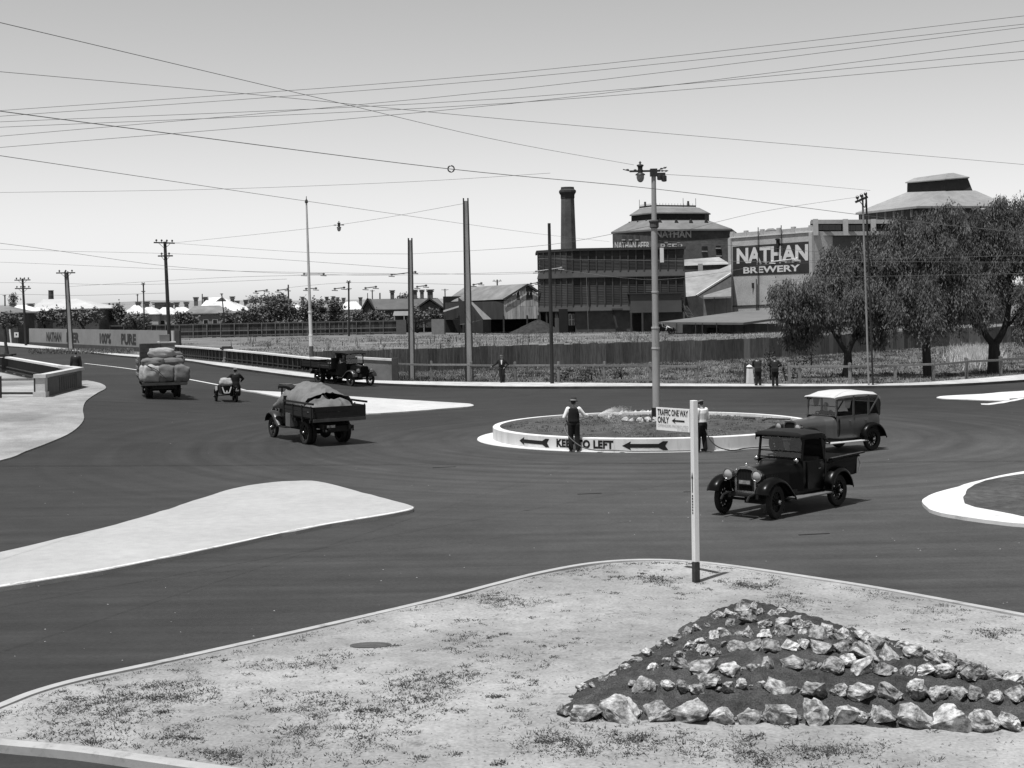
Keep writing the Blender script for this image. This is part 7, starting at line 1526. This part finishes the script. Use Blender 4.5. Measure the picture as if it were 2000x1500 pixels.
# ---- rockery
RP = [gp(x, y, flat, .1).xy for x, y in ((1086, 1402), (1126, 1347), (1262, 1272), (1380, 1203), (1450, 1174), (1560, 1200), (1700, 1242), (1850, 1286), (2000, 1335), (2360, 1437))]
T1 = gp(1452, 1180, flat, .1)
def bed_d(x, y):          # distance inside the bed outline, negative outside
    p = Vector((x, y)); d = 1e9
    for i in range(len(RP)):
        a, b = RP[i - 1], RP[i]; ab = b - a; t = max(0, min(1, (p - a).dot(ab) / ab.length_squared)); d = min(d, (p - a - ab * t).length)
    return d if inpoly(x, y, RP) else -d
def mound(x, y): return .1 + .46 * (1 - math.exp(-max(0, bed_d(x, y)) / 1.1))
rk = empty('rockery', (T1.x, 19.5, .1), 0, 'triangular terraced rock garden of pale stones in the foreground', 'rockery'); RKO = Vector((T1.x, 19.5, .1))
V = []; Fc = []; nx, ny = 170, 150; x0_, x1_, y0_, y1_ = RP[0].x - .2, RP[-1].x, 16.3, T1.y + .5
idx = {}
for j in range(ny + 1):
    for i in range(nx + 1):
        x_, y_ = lerp(x0_, x1_, i / nx), lerp(y0_, y1_, j / ny); ds = bed_d(x_, y_)
        if ds > -.12: idx[i, j] = len(V); V.append((x_ - RKO.x, y_ - RKO.y, mound(x_, y_) - .1 + .05 * noise.noise((x_ * 3, y_ * 3, 1)) + .05 * noise.noise((x_ * 8, y_ * 8, 4)) + .03 * noise.noise((x_ * 17, y_ * 17, 6)) + min(0, ds) * .6))
for (i, j), k in idx.items():
    if (i+1, j) in idx and (i, j+1) in idx and (i+1, j+1) in idx: Fc.append((k, idx[i+1, j], idx[i+1, j+1], idx[i, j+1]))
raw('soil', V, Fc, mat('dark_garden_soil', .06, .45, 4, .97, .9, .1, big=.25, fine=.5), rk, True)
rows = [[(90,500,70),(175,503,140),(320,510,148),(478,512,130),(615,512,140),(742,520,120),(860,525,112),(995,522,130),(1132,522,130),(1265,540,110),(1320,530,60),(1420,520,110),(1550,530,130),(1697,540,160),(1830,545,130),(1945,550,110),(2050,552,120),(2160,560,120)],
 [(372,395,36),(420,400,92),(518,395,62),(583,400,70),(650,420,70),(690,385,90),(770,410,70),(830,395,60),(900,400,52),(975,412,90),(1040,420,60),(1130,415,118),(1230,420,90),(1320,422,120),(1440,425,110),(1550,420,100),(1650,430,98),(1725,428,74),(1800,432,78),(1880,445,74),(1960,440,80),(2050,450,90),(2140,455,90)],
 [(460,325,58),(520,295,40),(670,320,115),(775,328,98),(870,325,52),(952,308,84),(1040,305,92),(1105,312,70),(1205,320,90),(1268,300,68),(1330,325,108),(1412,335,86),(1512,335,78),(1590,335,80),(1675,338,98),(1785,345,108),(1870,362,70),(1960,372,80),(2060,385,80)],
 [(568,275,58),(610,240,54),(705,262,44),(755,230,40),(880,235,62),(950,235,88),(1032,237,72),(1087,228,60),(1160,240,90),(1240,242,74),(1290,215,60),(1345,262,118),(1440,268,92),(1540,270,92),(1620,290,70),(1700,300,70)],
 [(655,215,42),(712,195,54),(738,170,30),(815,190,40),(862,185,60),(925,188,60),(1010,180,66),(1080,178,50),(1150,190,90),(1215,200,70),(1330,195,70),(1385,225,100)],
 [(860,120,80),(925,145,60),(1000,140,90),(1055,150,60),(780,145,50)],
 [(165,410,50),(205,400,46),(250,375,50),(292,355,48),(345,325,44),(392,295,48),(437,265,56),(482,240,40),(520,225,50),(556,200,40),(602,180,46),(642,165,40),(690,150,46),(730,110,56),(772,98,50),(830,80,66),(872,72,50),(905,95,46),(990,98,46),(1050,120,50),(1100,150,50),(1180,165,56),(1250,180,50),(1320,185,60),(1420,220,56),(1490,232,60),(1560,250,60),(1640,265,66),(1700,288,60),(1760,308,60),(1822,335,66),(1905,358,70),(1970,372,60),(2040,390,70),(2130,410,70)]]
extra = []
for row in rows:
    for q, q2 in zip(row[:-1], row[1:]):
        gap = q2[0] - q[0] - (q[2] + q2[2]) * .5
        if abs(q2[1] - q[1]) < 40 and gap > 8: extra.append(((q[0] + q[2] * .5 + q2[0] - q2[2] * .5) / 2 + random.uniform(-4, 4), (q[1] + q2[1]) / 2 + random.uniform(-2, 8), min(80, gap * 1.3)))
        elif random.random() < .12: extra.append(((q[0] + q2[0]) / 2, (q[1] + q2[1]) / 2 + random.uniform(10, 22), random.uniform(18, 34)))
rows.append(extra)
for ri, row in enumerate(rows):
    for (cx, cy, wd) in row:
        px, py = 1060 + cx / 2.128, 1150 + cy / 2.128; p = gp(px, py + wd * .10, mound, 0); sz = wd / 2.128 * p.y / FPX * 1.1
        hh = sz * random.uniform(.52, .78) / 2; big_ = sz > .16
        link('stone', random.choice(SM if big_ else SML), rk, (p.x - RKO.x, p.y - RKO.y, mound(p.x, p.y) - .1 + hh * .5), (random.uniform(-.5, .5), random.uniform(-.5, .5), random.uniform(0, 6.28)), (sz * .56, sz * random.uniform(.38, .55), hh * 1.15))
# ---- stones in the roundabout bed, around the lamp pole
sc = [(1196,817,17),(1204,810,9),(1213,809.5,12),(1221,821.5,13),(1234,822,12),(1249,824,13),(1265,822.5,14),(1280,823,13),(1222,808,10),(1256,806.5,12),(1266,806,10),(1274,807,10),(1240,807,10),(1293,821,12),(1301,815,12),(1296,808,11)]
LST = mat('limewashed_stone', .5, .2, 3, .9, .6, .2, big=.15, rnd=.15, dirt=(2, .5, .35, .5)); SMW = []
for me_ in SM[:8]: q_ = me_.copy(); q_.materials.clear(); q_.materials.append(LST); SMW.append(q_)
rz = lambda x, y: HW - .14 + .22 * (1 - min(1, ((x - RC.x) ** 2 + (y - RC.y) ** 2) / RR ** 2))
for i, (px, py, wd) in enumerate(sc):
    p = gp(px, py + 2, rz); sz = wd * p.y / FPX
    o = link('stone', SMW[i % 8], ra, Vector((p.x - RC.x, p.y - RC.y, p.z + sz * .3)), (random.uniform(-.4, .4), random.uniform(-.4, .4), random.uniform(0, 6)), (sz * .62, sz * .55, sz * .55))
mb = MB(); mb.loft([[Vector((-.35 + 1.0 * r * math.cos(a), .05 + .72 * r * math.sin(a), .5 + .2 * (1 - r) + .05 * noise.noise((r * 3, a, 3)))) for a in [2*PI*i/24 for i in range(24)]] for r in (1, .75, .5, .25, .02)], closed=True); mb.build('planting_mound', MATS['dark_garden_soil'], ra, smooth=True)
# plank and bent pipe lying on the bed
a, b = gp(1452, 819, rz), gp(1475, 820, rz); mb = MB(); mb.bar(a + Vector((0, 0, .05)), b + Vector((0, 0, .05)), .12, .06); tag(mb.build('plank', DTIMB), 'short dark plank lying on the roundabout bed', 'plank')
mb = MB(); mb.tube([gp(px, py, rz) + Vector((0, 0, .05)) for px, py in ((1489, 823), (1500, 820), (1530, 821), (1560, 822))], .035, 6); tag(mb.build('pipe', DTIMB), 'bent dark pipe lying near the right rim of the bed', 'pipe')
# iron cover in the sand
p = gp(724, 1259, flat, .11); mb = MB(); mb.lathe([(.3, 0), (.3, .02), (.27, .025), (0.01, .025)], 20, cap=False); o = mb.build('drain_cover', mat('rusty_iron', .09, .3, 6, .9)); o.location = (p.x, p.y, sand_z(p.x, p.y) - .008); o.scale = (1, .55, 1); tag(o, 'flat dark iron drain cover in the sandy island', 'drain cover')

# ================================================================== TREES
BARK = mat('dark_bark', .035, .35, 3, .95, .6, stretch=(2, 2, .6)); LEAF = mat('pepper_leaf', .095, .7, 1.6, .7, 0, .3, big=.3, world=True)
def leaf_mat(name, v): 
    return mat(name, v, .35, 1.0, .8, 0, .2, big=.25, world=True)
def crown(par, O_, blobs, name, mt, per, lw, ll, droop=.8, sub=26, subr=.8, seed=1, strand=4):
    """blobs (centre, (rx,ry,rz)); every blob is filled with clusters, every cluster with hanging strands of leaves"""
    rnd = random.Random(seed); V = []; Fc = []
    for c, r in blobs:
        c = Vector(c); vol = r[0] * r[1] * r[2]; ns = max(5, int(sub * (vol ** (2 / 3.)) / 3))
        for s_ in range(ns):
            d = Vector((rnd.gauss(0, 1), rnd.gauss(0, 1), rnd.gauss(0, 1))).normalized(); q = rnd.random() ** .35
            cc = c + Vector((d.x * r[0] * q, d.y * r[1] * q, d.z * r[2] * q)); sr = subr * rnd.uniform(.6, 1.25)
            for k in range(per):
                e = Vector((rnd.gauss(0, 1), rnd.gauss(0, 1), rnd.gauss(0, .8))); e = e / max(1e-6, e.length) * sr * rnd.random() ** .5; e.z = e.z * 1.25 - (.5 * sr * rnd.random() if droop else 0); p = cc + e
                az = rnd.uniform(0, 6.28); hd_ = Vector((math.cos(az), math.sin(az), 0)); dr = hd_ * (1 - droop) * .8 + Vector((e.x, e.y, 0)) * .25 / sr + Vector((0, 0, -droop)) if droop else Vector((rnd.gauss(0, 1), rnd.gauss(0, 1), rnd.gauss(0, 1)))
                dr.normalize()
                for m_ in range(strand):
                    a2 = rnd.uniform(0, 6.28); sd = Vector((math.cos(a2), math.sin(a2), rnd.uniform(-.4, .4))) ; L = ll * rnd.uniform(.6, 1.3); w_ = lw * rnd.uniform(.7, 1.3)
                    sd = (sd - dr * sd.dot(dr)).normalized(); b = p + dr * (m_ * L * .7) + sd * w_ * rnd.uniform(-1.5, 1.5); dd = (dr + sd * rnd.uniform(-.5, .5) + Vector((0, 0, rnd.uniform(-.2, .1)))).normalized(); t = b + dd * L
                    n_ = len(V); mid_ = (b + t) / 2; V += [b, mid_ + sd * w_ * .5, t, mid_ - sd * w_ * .5]; Fc.append((n_, n_+1, n_+2, n_+3))
    V = [v - O_ for v in V]
    return raw(name, V, Fc, mt, par)
def tree(label, base, limbs, blobs, mt, name='pepper_tree', r0=.3, group=None, **kw):
    root = empty(name, base, 0, label, 'tree', group); O_ = Vector(base)
    tr = limbs[0]; MB().tube([Vector(p) - O_ for p in cr([tuple(q) for q in tr], 4)], [lerp(r0 * 1.15, r0 * .75, i / (len(cr(tr, 4)) - 1)) for i in range(len(cr(tr, 4)))], 10).build('trunk', BARK, root, smooth=True)
    for lb in limbs[1:]:
        pts_ = cr([tuple(q) for q in lb[0]], 4); MB().tube([Vector(p) - O_ for p in pts_], [lerp(lb[1], lb[1] * .35, i / (len(pts_) - 1)) for i in range(len(pts_))], 8).build('limb', BARK, root, smooth=True)
    crown(root, O_, blobs, 'crown', mt, **kw); return root
def px3(px, py, Y, dy=0): return at(px, py, Y + dy)
def blob(px, py, Y, rx, rz_, ry=None): k = Y / FPX; return (at(px, py, Y), (rx * k, (ry or (rx + rz_) / 2) * k, rz_ * k))
K = dict(per=100, lw=.064, ll=.22, droop=.72, sub=25, subr=.6, strand=5)
# three pepper trees along the footpath
b1 = gp(1652, 735, flat); b1.z = 0; Y1 = b1.y
tree('pepper tree nearest the sign building with forked dark trunk', b1, [[b1 + Vector((0, 0, -.2)), at(1656, 712, Y1), at(1655, 680, Y1)], ([at(1655, 690, Y1), at(1640, 668, Y1), at(1622, 640, Y1, ), at(1600, 600, Y1 - .5)], .2), ([at(1655, 692, Y1), at(1668, 662, Y1), at(1690, 650, Y1 + .5), at(1705, 610, Y1 + 1)], .22), ([at(1668, 662, Y1), at(1672, 600, Y1), at(1665, 540, Y1)], .15), ([at(1640, 668, Y1), at(1640, 600, Y1 + 1), at(1645, 520, Y1 + 1)], .13)],
     [blob(1540, 575, Y1 - .5, 38, 34), blob(1560, 625, Y1, 34, 36), blob(1590, 560, Y1 - 1, 38, 30), blob(1605, 612, Y1 - 1, 34, 38), blob(1640, 530, Y1 + .5, 36, 44), blob(1665, 490, Y1 + 1, 34, 34), blob(1655, 590, Y1 - 1, 36, 40), blob(1690, 560, Y1, 36, 44), blob(1700, 615, Y1, 34, 42), blob(1575, 600, Y1 - .5, 30, 30), blob(1720, 520, Y1 + 1, 28, 34), blob(1620, 500, Y1 + 1, 22, 26)], LEAF, r0=.30, group='pepper trees', seed=5, **K)
b2 = gp(1813, 735, flat); b2.z = 0; Y2 = b2.y
tree('pepper tree with straight dark trunk in the middle of the three', b2, [[b2 + Vector((0, 0, -.2)), at(1810, 700, Y2), at(1809, 655, Y2), at(1812, 620, Y2)], ([at(1812, 630, Y2), at(1790, 580, Y2), at(1780, 520, Y2)], .2), ([at(1812, 630, Y2), at(1835, 570, Y2), at(1850, 480, Y2)], .2)],
     [blob(1755, 590, Y2 - .5, 36, 44), blob(1800, 560, Y2 - 1, 40, 40), blob(1800, 610, Y2 - 1.2, 36, 40), blob(1850, 590, Y2 - .5, 36, 44), blob(1770, 500, Y2 + .5, 44, 40), blob(1830, 490, Y2, 44, 44), blob(1790, 440, Y2 + 1, 48, 36), blob(1850, 430, Y2 + 1, 46, 38), blob(1730, 470, Y2 + 1, 30, 40), blob(1880, 530, Y2, 30, 44), blob(1725, 560, Y2 + .5, 28, 36)], LEAF, r0=.27, group='pepper trees', seed=9, **K)
b3 = gp(1941, 728, flat); b3.z = 0; Y3 = b3.y
tree('pepper tree with thick forked trunk at the right edge', b3, [[b3 + Vector((0, 0, -.2)), at(1942, 700, Y3), at(1941, 668, Y3)], ([at(1941, 675, Y3), at(1920, 645, Y3), at(1905, 605, Y3), at(1895, 540, Y3)], .26), ([at(1942, 675, Y3), at(1962, 640, Y3), at(1972, 580, Y3), at(1968, 500, Y3)], .27), ([at(1962, 640, Y3), at(1975, 630, Y3), at(1995, 600, Y3)], .14), ([at(1905, 605, Y3), at(1935, 520, Y3), at(1925, 455, Y3)], .15)],
     [blob(1905, 560, Y3 - .5, 36, 44), blob(1920, 605, Y3 - 1, 26, 34), blob(1950, 480, Y3, 46, 50), blob(1900, 450, Y3 + .5, 40, 44), blob(1960, 420, Y3 + .5, 44, 40), blob(2000, 470, Y3, 40, 60), blob(2010, 560, Y3 - .5, 36, 60), blob(1990, 620, Y3 - .5, 26, 34), blob(2050, 500, Y3, 40, 70), blob(2060, 600, Y3, 36, 50), blob(1945, 545, Y3 + .5, 34, 34), blob(2020, 410, Y3 + .6, 34, 34)], LEAF, r0=.42, group='pepper trees', seed=13, **K)
# ---- garden trees far off, each its own
KG = dict(per=46, lw=.42, ll=.5, droop=0, sub=22, subr=1.1, strand=1)
DLEAF = leaf_mat('hazy_garden_leaf', .14); ALEAF = leaf_mat('distant_leaf', .2)  # garden leaf tone lightened to put haze into the colour
def gtree(label, Y, bx, blobs, mt=DLEAF, name='garden_tree', **kw):
    b = at(bx, 640, Y); b.z = 0; B_ = [blob(x, y, Y + dy, rx, rz_) for x, y, rx, rz_, dy in [(b_[0], b_[1] + 3, b_[2] * .88, b_[3] * .8, b_[4]) for b_ in blobs]]; kk = dict(KG); kk.update(kw)
    top_ = B_[0][0]; return tree(label, b, [[b, Vector((b.x, b.y, max(.8, top_.z * .5))), Vector((top_.x, top_.y, top_.z))]], B_, mt, name=name, r0=.22, group='garden trees beyond the paling fence', seed=int(bx * 7 + Y), **kk)
gtree('dark bushy garden tree left of the tall white pole, widest of the group', 290, 530, [(520, 608, 26, 22, 0), (545, 600, 28, 22, 1), (560, 612, 26, 22, 0), (510, 622, 20, 12, -1)])
gtree('dark garden tree just right of the tall white pole', 292, 618, [(600, 606, 20, 26, 0), (620, 603, 22, 22, 1), (630, 616, 18, 16, 0)])
gtree('dark garden tree with pointed top before the distant houses', 288, 655, [(655, 600, 14, 22, 0), (662, 614, 18, 16, 0), (645, 618, 14, 14, 0)])
gtree('small dark shrub left of the slate house gable', 284, 695, [(694, 617, 12, 13, 0), (702, 622, 10, 8, 0)], name='garden_shrub')
gtree('round dark shrub before the slate house wall', 282, 738, [(738, 615, 15, 12, 0), (752, 620, 12, 9, 0), (722, 620, 10, 9, 0)], name='garden_shrub')
gtree('dark shrub beside the verandah of the slate house', 281, 815, [(814, 613, 10, 14, 0), (820, 622, 10, 10, 0)], name='garden_shrub')
gtree('dark shrub between the slate house and the iron shed', 280, 852, [(850, 613, 11, 11, 0), (858, 620, 10, 8, 0)], name='garden_shrub')
gtree('round distant tree behind the slate roof ridge', 420, 796, [(796, 580, 17, 11, 0), (806, 585, 14, 10, 0), (784, 586, 10, 8, 0)], ALEAF, lw=.5, ll=.6)
gtree('pale feathery distant tree above the white-walled house', 420, 500, [(520, 588, 26, 14, 0), (545, 586, 22, 12, 0)], ALEAF, lw=.5, ll=.6)
gtree('small distant conifer above the big white roof', 420, 493, [(492.5, 580, 6, 6, 0), (492.5, 588, 9, 6, 0), (492.5, 597, 12, 7, 0)], ALEAF, lw=.4, ll=.4, name='conifer')
gtree('tiny distant conifer at the far left', 420, 27, [(27, 576, 4, 4, 0), (27, 582, 6, 5, 0)], ALEAF, lw=.4, ll=.4, name='conifer')
gtree('dark spiky shrub before the right end of big white roof', 280, 485, [(480, 616, 12, 16, 0), (496, 612, 12, 20, 0), (488, 626, 16, 8, 0)], name='garden_shrub')
gtree('dark bush against the verandah house, left corner', 276, 350, [(348, 622, 12, 11, 0), (360, 620, 12, 12, 0), (375, 624, 10, 8, 0)], name='garden_shrub')
gtree('dark bush in front of the big white house wall', 276, 441, [(440, 620, 11, 12, 0), (450, 624, 10, 8, 0)], name='garden_shrub')
gtree('dark wide bush left of the white cottages', 270, 215, [(212, 612, 18, 14, 0), (228, 608, 14, 16, 0), (240, 620, 14, 10, 0)], name='garden_shrub')
gtree('bushy shrub in front of the second white cottage', 264, 268, [(262, 624, 15, 12, 0), (278, 620, 12, 14, 0)], name='garden_shrub')
gtree('low dark hedge tree before the long warehouse, left part', 236, 90, [(80, 618, 16, 9, 0), (104, 617, 16, 10, 0), (125, 618, 14, 9, 0)], name='garden_shrub')
gtree('low dark hedge tree before the long warehouse, right part', 240, 165, [(150, 618, 16, 9, 0), (172, 616, 16, 10, 0), (190, 616, 10, 10, 0)], name='garden_shrub')
gtree('dark shrub at the extreme left before the low house', 215, 10, [(5, 622, 16, 8, 0), (30, 624, 14, 7, 0)], name='garden_shrub')
# ---- shrubs near the footpath
KS = dict(per=22, lw=.09, ll=.16, droop=0, sub=16, subr=.4, strand=1)
WLEAF = leaf_mat('weed_leaf', .05)
for lab, px, py, bl in (('leafy dark shrub right of the two bending men', 1535, 742, [(1530, 716, 16, 14), (1545, 730, 16, 14), (1555, 712, 12, 10)]), ('tall dark shrub behind the two bending men', 1505, 740, [(1504, 700, 9, 14), (1500, 715, 12, 12)]), ('dark shrub before the fence left of the forked pepper tree', 1585, 715, [(1585, 690, 14, 14), (1575, 700, 10, 10)]), ('low dark weed clump by the thin tram bracket pole', 1100, 742, [(1105, 728, 14, 12), (1090, 735, 10, 8)]), ('low dark weed clump between the fence posts', 1155, 744, [(1155, 728, 14, 11), (1145, 736, 10, 7)]), ('round dark weed clump right of the corrugated fence bend', 1215, 742, [(1212, 726, 10, 9)]), ('leafy weed standing in the field behind tallest pole', 875, 668, [(874, 660, 9, 10), (880, 668, 8, 6)])):
    Yb_ = gp(px, py, flat).y; tree(lab, Vector((at(px, py, Yb_).x, Yb_, 0)), [[Vector((at(px, py, Yb_).x, Yb_, -.1)), at(bl[0][0], bl[0][1] + 6, Yb_), at(*bl[0][:2], Yb_)]], [blob(x, y, Yb_, rx, rz_) for x, y, rx, rz_ in bl], WLEAF, name='shrub', r0=.05, group='shrubs near the footpath', seed=px, **KS)
# ================================================================== GRASS AND WEEDS
def blades(name, pts, mt, hgt, wid, nb, spread, lean=.5, label=None, zf=None):
    V = []; Fc = []; rnd = random.Random(len(pts))
    for (x_, y_, s_) in pts:
        z_ = zf(x_, y_) if zf else -.06
        for k in range(nb):
            a = rnd.uniform(0, 6.28); rr_ = spread * s_ * rnd.random(); bx, by = x_ + rr_ * math.cos(a), y_ + rr_ * math.sin(a); h = hgt * s_ * rnd.uniform(.5, 1.2); w_ = wid * rnd.uniform(.6, 1.3); b2 = rnd.uniform(0, 6.28); la = lean * h * rnd.uniform(.2, 1.3)
            n_ = len(V); V += [(bx - w_ * math.sin(b2), by + w_ * math.cos(b2), z_), (bx + w_ * math.sin(b2), by - w_ * math.cos(b2), z_), (bx + la * math.cos(a), by + la * math.sin(a), z_ + h)]; Fc.append((n_, n_+1, n_+2))
    o = stuff(raw(name, V, Fc, mt)); o['label'] = label or name; o['category'] = 'grass'; return o
rnd = random.Random(3)
fl = [(-15.2, 109.3)] + [tuple(p) for p in line[1:]]
def fenceY(x):
    for a, b in zip(line[:-1], line[1:]):
        if a.x <= x <= b.x: return lerp(a.y, b.y, (x - a.x) / (b.x - a.x))
    return 109 if x < 0 else 168
backpts = [tuple(p) for p in back]
def backY(x):
    best = 92
    for a, b in zip(backpts[:-1], backpts[1:]):
        if a[0] <= x <= b[0]: best = lerp(a[1], b[1], (x - a[0]) / (b[0] - a[0] + 1e-9))
    return best
gr = []; dk = []
for i in range(24000):
    x_ = rnd.uniform(-9, 58); y0, y1 = backY(x_) - .2, fenceY(x_) - .1
    if y1 <= y0: continue
    y_ = y0 + (y1 - y0) * rnd.random(); n_ = noise.noise((x_ * .35, y_ * .35, 2)) + .5 * noise.noise((x_ * 1.1, y_ * 1.1, 7))
    (gr if n_ > -.28 else dk).append((x_, y_, rnd.uniform(.5, 1.2)))
blades('dry_grass', gr, mat('dry_grass', .2, .4, .8, .9, big=.3, world=True), .16, .03, 4, .25, .7, 'dry grass between the footpath and the iron fence')
blades('weeds', dk, mat('dark_weeds', .09, .4, .8, .9, world=True), .26, .04, 4, .25, .6, 'dark weeds among the grass behind the footpath')
bright = []
for i in range(16000):
    x_ = rnd.uniform(-75, 62); y0 = (fenceY(x_) if x_ > -15 else 120) + .5; y_ = y0 + rnd.random() ** .8 * (255 - y0)
    if noise.noise((x_ * .12, y_ * .08, 5)) > -.3 + .4 * ss((-x_ - 5) / 40): bright.append((x_, y_, rnd.uniform(.6, 1.3)))
blades('dry_grass', bright, mat('bleached_grass', .28, .4, .5, .9, big=.45, world=True), .24, .05, 5, .5, .6, 'bleached dry grass in the field behind the iron fence')
tall = []
for i in range(1500):
    q = gp(rnd.gauss(1905, 22), rnd.gauss(697, 7), flat); tall.append((q.x, q.y, rnd.uniform(.7, 1.3)))
blades('dry_grass', tall, mat('tall_straw', .5, .25, .8, .9, world=True), .7, .03, 4, .25, .5, 'tall bright straw between the middle and right pepper trees')
# stalks standing in the field
st_ = []
for i in range(120):
    px = rnd.uniform(440, 1480); q = gp(px, rnd.uniform(664, 682), flat); 
    if q.y > (fenceY(q.x) + 1 if q.x > -15 else 125): st_.append((q.x, q.y, rnd.uniform(.6, 1.3)))
blades('weeds', st_, MATS['dark_weeds'], 1.3, .05, 3, .3, .12, 'dark dry stalks standing in the field')
# edge of grass along the footpath
ed = []
for i in range(3000):
    x_ = rnd.uniform(-9, 50); ed.append((x_, backY(x_) + rnd.gauss(0, .35), rnd.uniform(.4, 1.1)))
blades('weeds', ed, mat('edge_weeds', .16, .4, .8, .9, world=True), .16, .025, 4, .15, .7, 'ragged grass along the back of the footpath', zf=lambda x, y: .0)
# verge weeds at the left road
vg = []
for i in range(900):
    q = gp(rnd.uniform(60, 260), rnd.uniform(684, 693)); vg.append((q.x, q.y, rnd.uniform(.4, 1.1)))
blades('weeds', vg, MATS['edge_weeds'], .25, .05, 4, .3, .6, 'weeds at the foot of the painted wall', zf=lambda x, y: G(x, y) + .1)
# creeping weeds on the sandy island
cl_px = [(255,1362),(300,1366),(385,1360),(240,1410),(272,1405),(140,1380),(190,1388),(100,1435),(160,1445),(335,1340),(560,1298),(650,1285),(540,1368),(620,1375),(620,1425),(600,1447),(720,1395),(780,1385),(850,1367),(830,1330),(870,1325),(740,1442),(350,1440),(220,1472),(430,1472),(800,1340),(970,1175),(1000,1178),(940,1165),(1250,1130),(1280,1133),(1305,1140),(1480,1145),(1455,1138),(1010,1280),(1290,1450),(1350,1470),(1450,1482),(1520,1472),(1600,1465),(1650,1475),(1210,1445),(1240,1458),(1100,1440),(1080,1462),(1420,1455),(60,1460),(680,1480),(520,1490),(900,1250),(1130,1110),(1700,1160),(1540,1175),(1820,1195),(1900,1180),(1950,1240)]
wd = []
inn_poly = inset(outline, .25)
def scat(q, sx, sy, n_, s0, s1):
    for k in range(n_):
        x_, y_ = q.x + rnd.gauss(0, sx), q.y + rnd.gauss(0, sy)
        if inpoly(x_, y_, inn_poly): wd.append((x_, y_, rnd.uniform(s0, s1)))
for px, py in cl_px:
    q = gp(px, py, flat, .1); scat(q, rnd.uniform(.12, .36), rnd.uniform(.1, .34), rnd.randint(30, 100), .4, 1.3)
    for k in range(3): scat(Vector((q.x + rnd.gauss(0, .5), q.y + rnd.gauss(0, .4), 0)), .05, .05, 10, .4, .9)
for i in range(150):
    q = gp(rnd.uniform(-20, 1150), rnd.uniform(1200, 1500), flat, .1); scat(q, .06, .05, rnd.randint(3, 16), .3, .9)
for i in range(170):
    q = gp(rnd.uniform(900, 2000), rnd.uniform(1105, 1260), flat, .1); scat(q, .05, .04, rnd.randint(2, 9), .3, .7)
for i in range(160):
    t = rnd.random(); q = Vector(isl[int(t * (len(isl) - 20)) + 2]); scat(Vector((q.x + .1, q.y - .35, 0)), .15, .12, rnd.randint(2, 10), .3, .7)
def soilfree(p): return not inpoly(p[0], p[1], RP)
wd = [p for p in wd if soilfree(p)]
blades('creeping_weeds', wd, mat('creeping_weed', .06, .4, 2, .9, world=True), .032, .008, 6, .07, 2.0, 'low dark creeping weeds scattered over the sandy island', zf=lambda x, y: sand_z(x, y) - .004)
# pebbles and crumbs on the sand
V = []; Fc = []
for i in range(3500):
    q = gp(rnd.uniform(-40, 2050), rnd.uniform(1100, 1500), flat, .1)
    if not inpoly(q.x, q.y, inn_poly) or not soilfree(q): continue
    s_ = rnd.uniform(.006, .02); z_ = sand_z(q.x, q.y); n_ = len(V); V += [(q.x - s_, q.y, z_), (q.x + s_, q.y - s_ * .4, z_), (q.x, q.y + s_, z_), (q.x, q.y, z_ + s_)]; Fc += [(n_, n_+1, n_+3), (n_+1, n_+2, n_+3), (n_+2, n_, n_+3)]
o = stuff(raw('pebbles', V, Fc, mat('pebble', .28, .4, 30, .9))); o['label'] = 'small loose pebbles on the sandy island'; o['category'] = 'pebbles'
# young seedlings and clods in the roundabout bed
bd = []
for i in range(2600):
    a = rnd.uniform(0, 6.28); r_ = (RR - .35) * math.sqrt(rnd.random()); x_, y_ = RC.x + r_ * math.cos(a), RC.y + r_ * math.sin(a)
    if noise.noise((x_ * .8, y_ * .8, 3)) > -.1: bd.append((x_, y_, rnd.uniform(.4, 1.1)))
blades('seedling_grass', bd, mat('seedling', .15, .4, 1, .9, world=True), .07, .016, 4, .12, .8, 'thin young grass in the roundabout bed', zf=rz)

# grit and pale chips dropped on the asphalt
V = []; Fc = []
for i in range(160):
    q = gp(rnd.uniform(0, 2000), rnd.uniform(790, 1290), flat, .02)
    s_ = rnd.uniform(.006, .02); n_ = len(V); z_ = G(q.x, q.y) + .02; V += [(q.x - s_, q.y, z_), (q.x + s_, q.y - s_ * .5, z_), (q.x, q.y + s_, z_), (q.x, q.y, z_ + s_ * .6)]; Fc += [(n_, n_+1, n_+3), (n_+1, n_+2, n_+3), (n_+2, n_, n_+3)]
o = stuff(raw('grit', V, Fc, mat('pale_grit', .4, .3, 30, .9))); o['label'] = 'scattered pale grit on the asphalt'; o['category'] = 'grit'
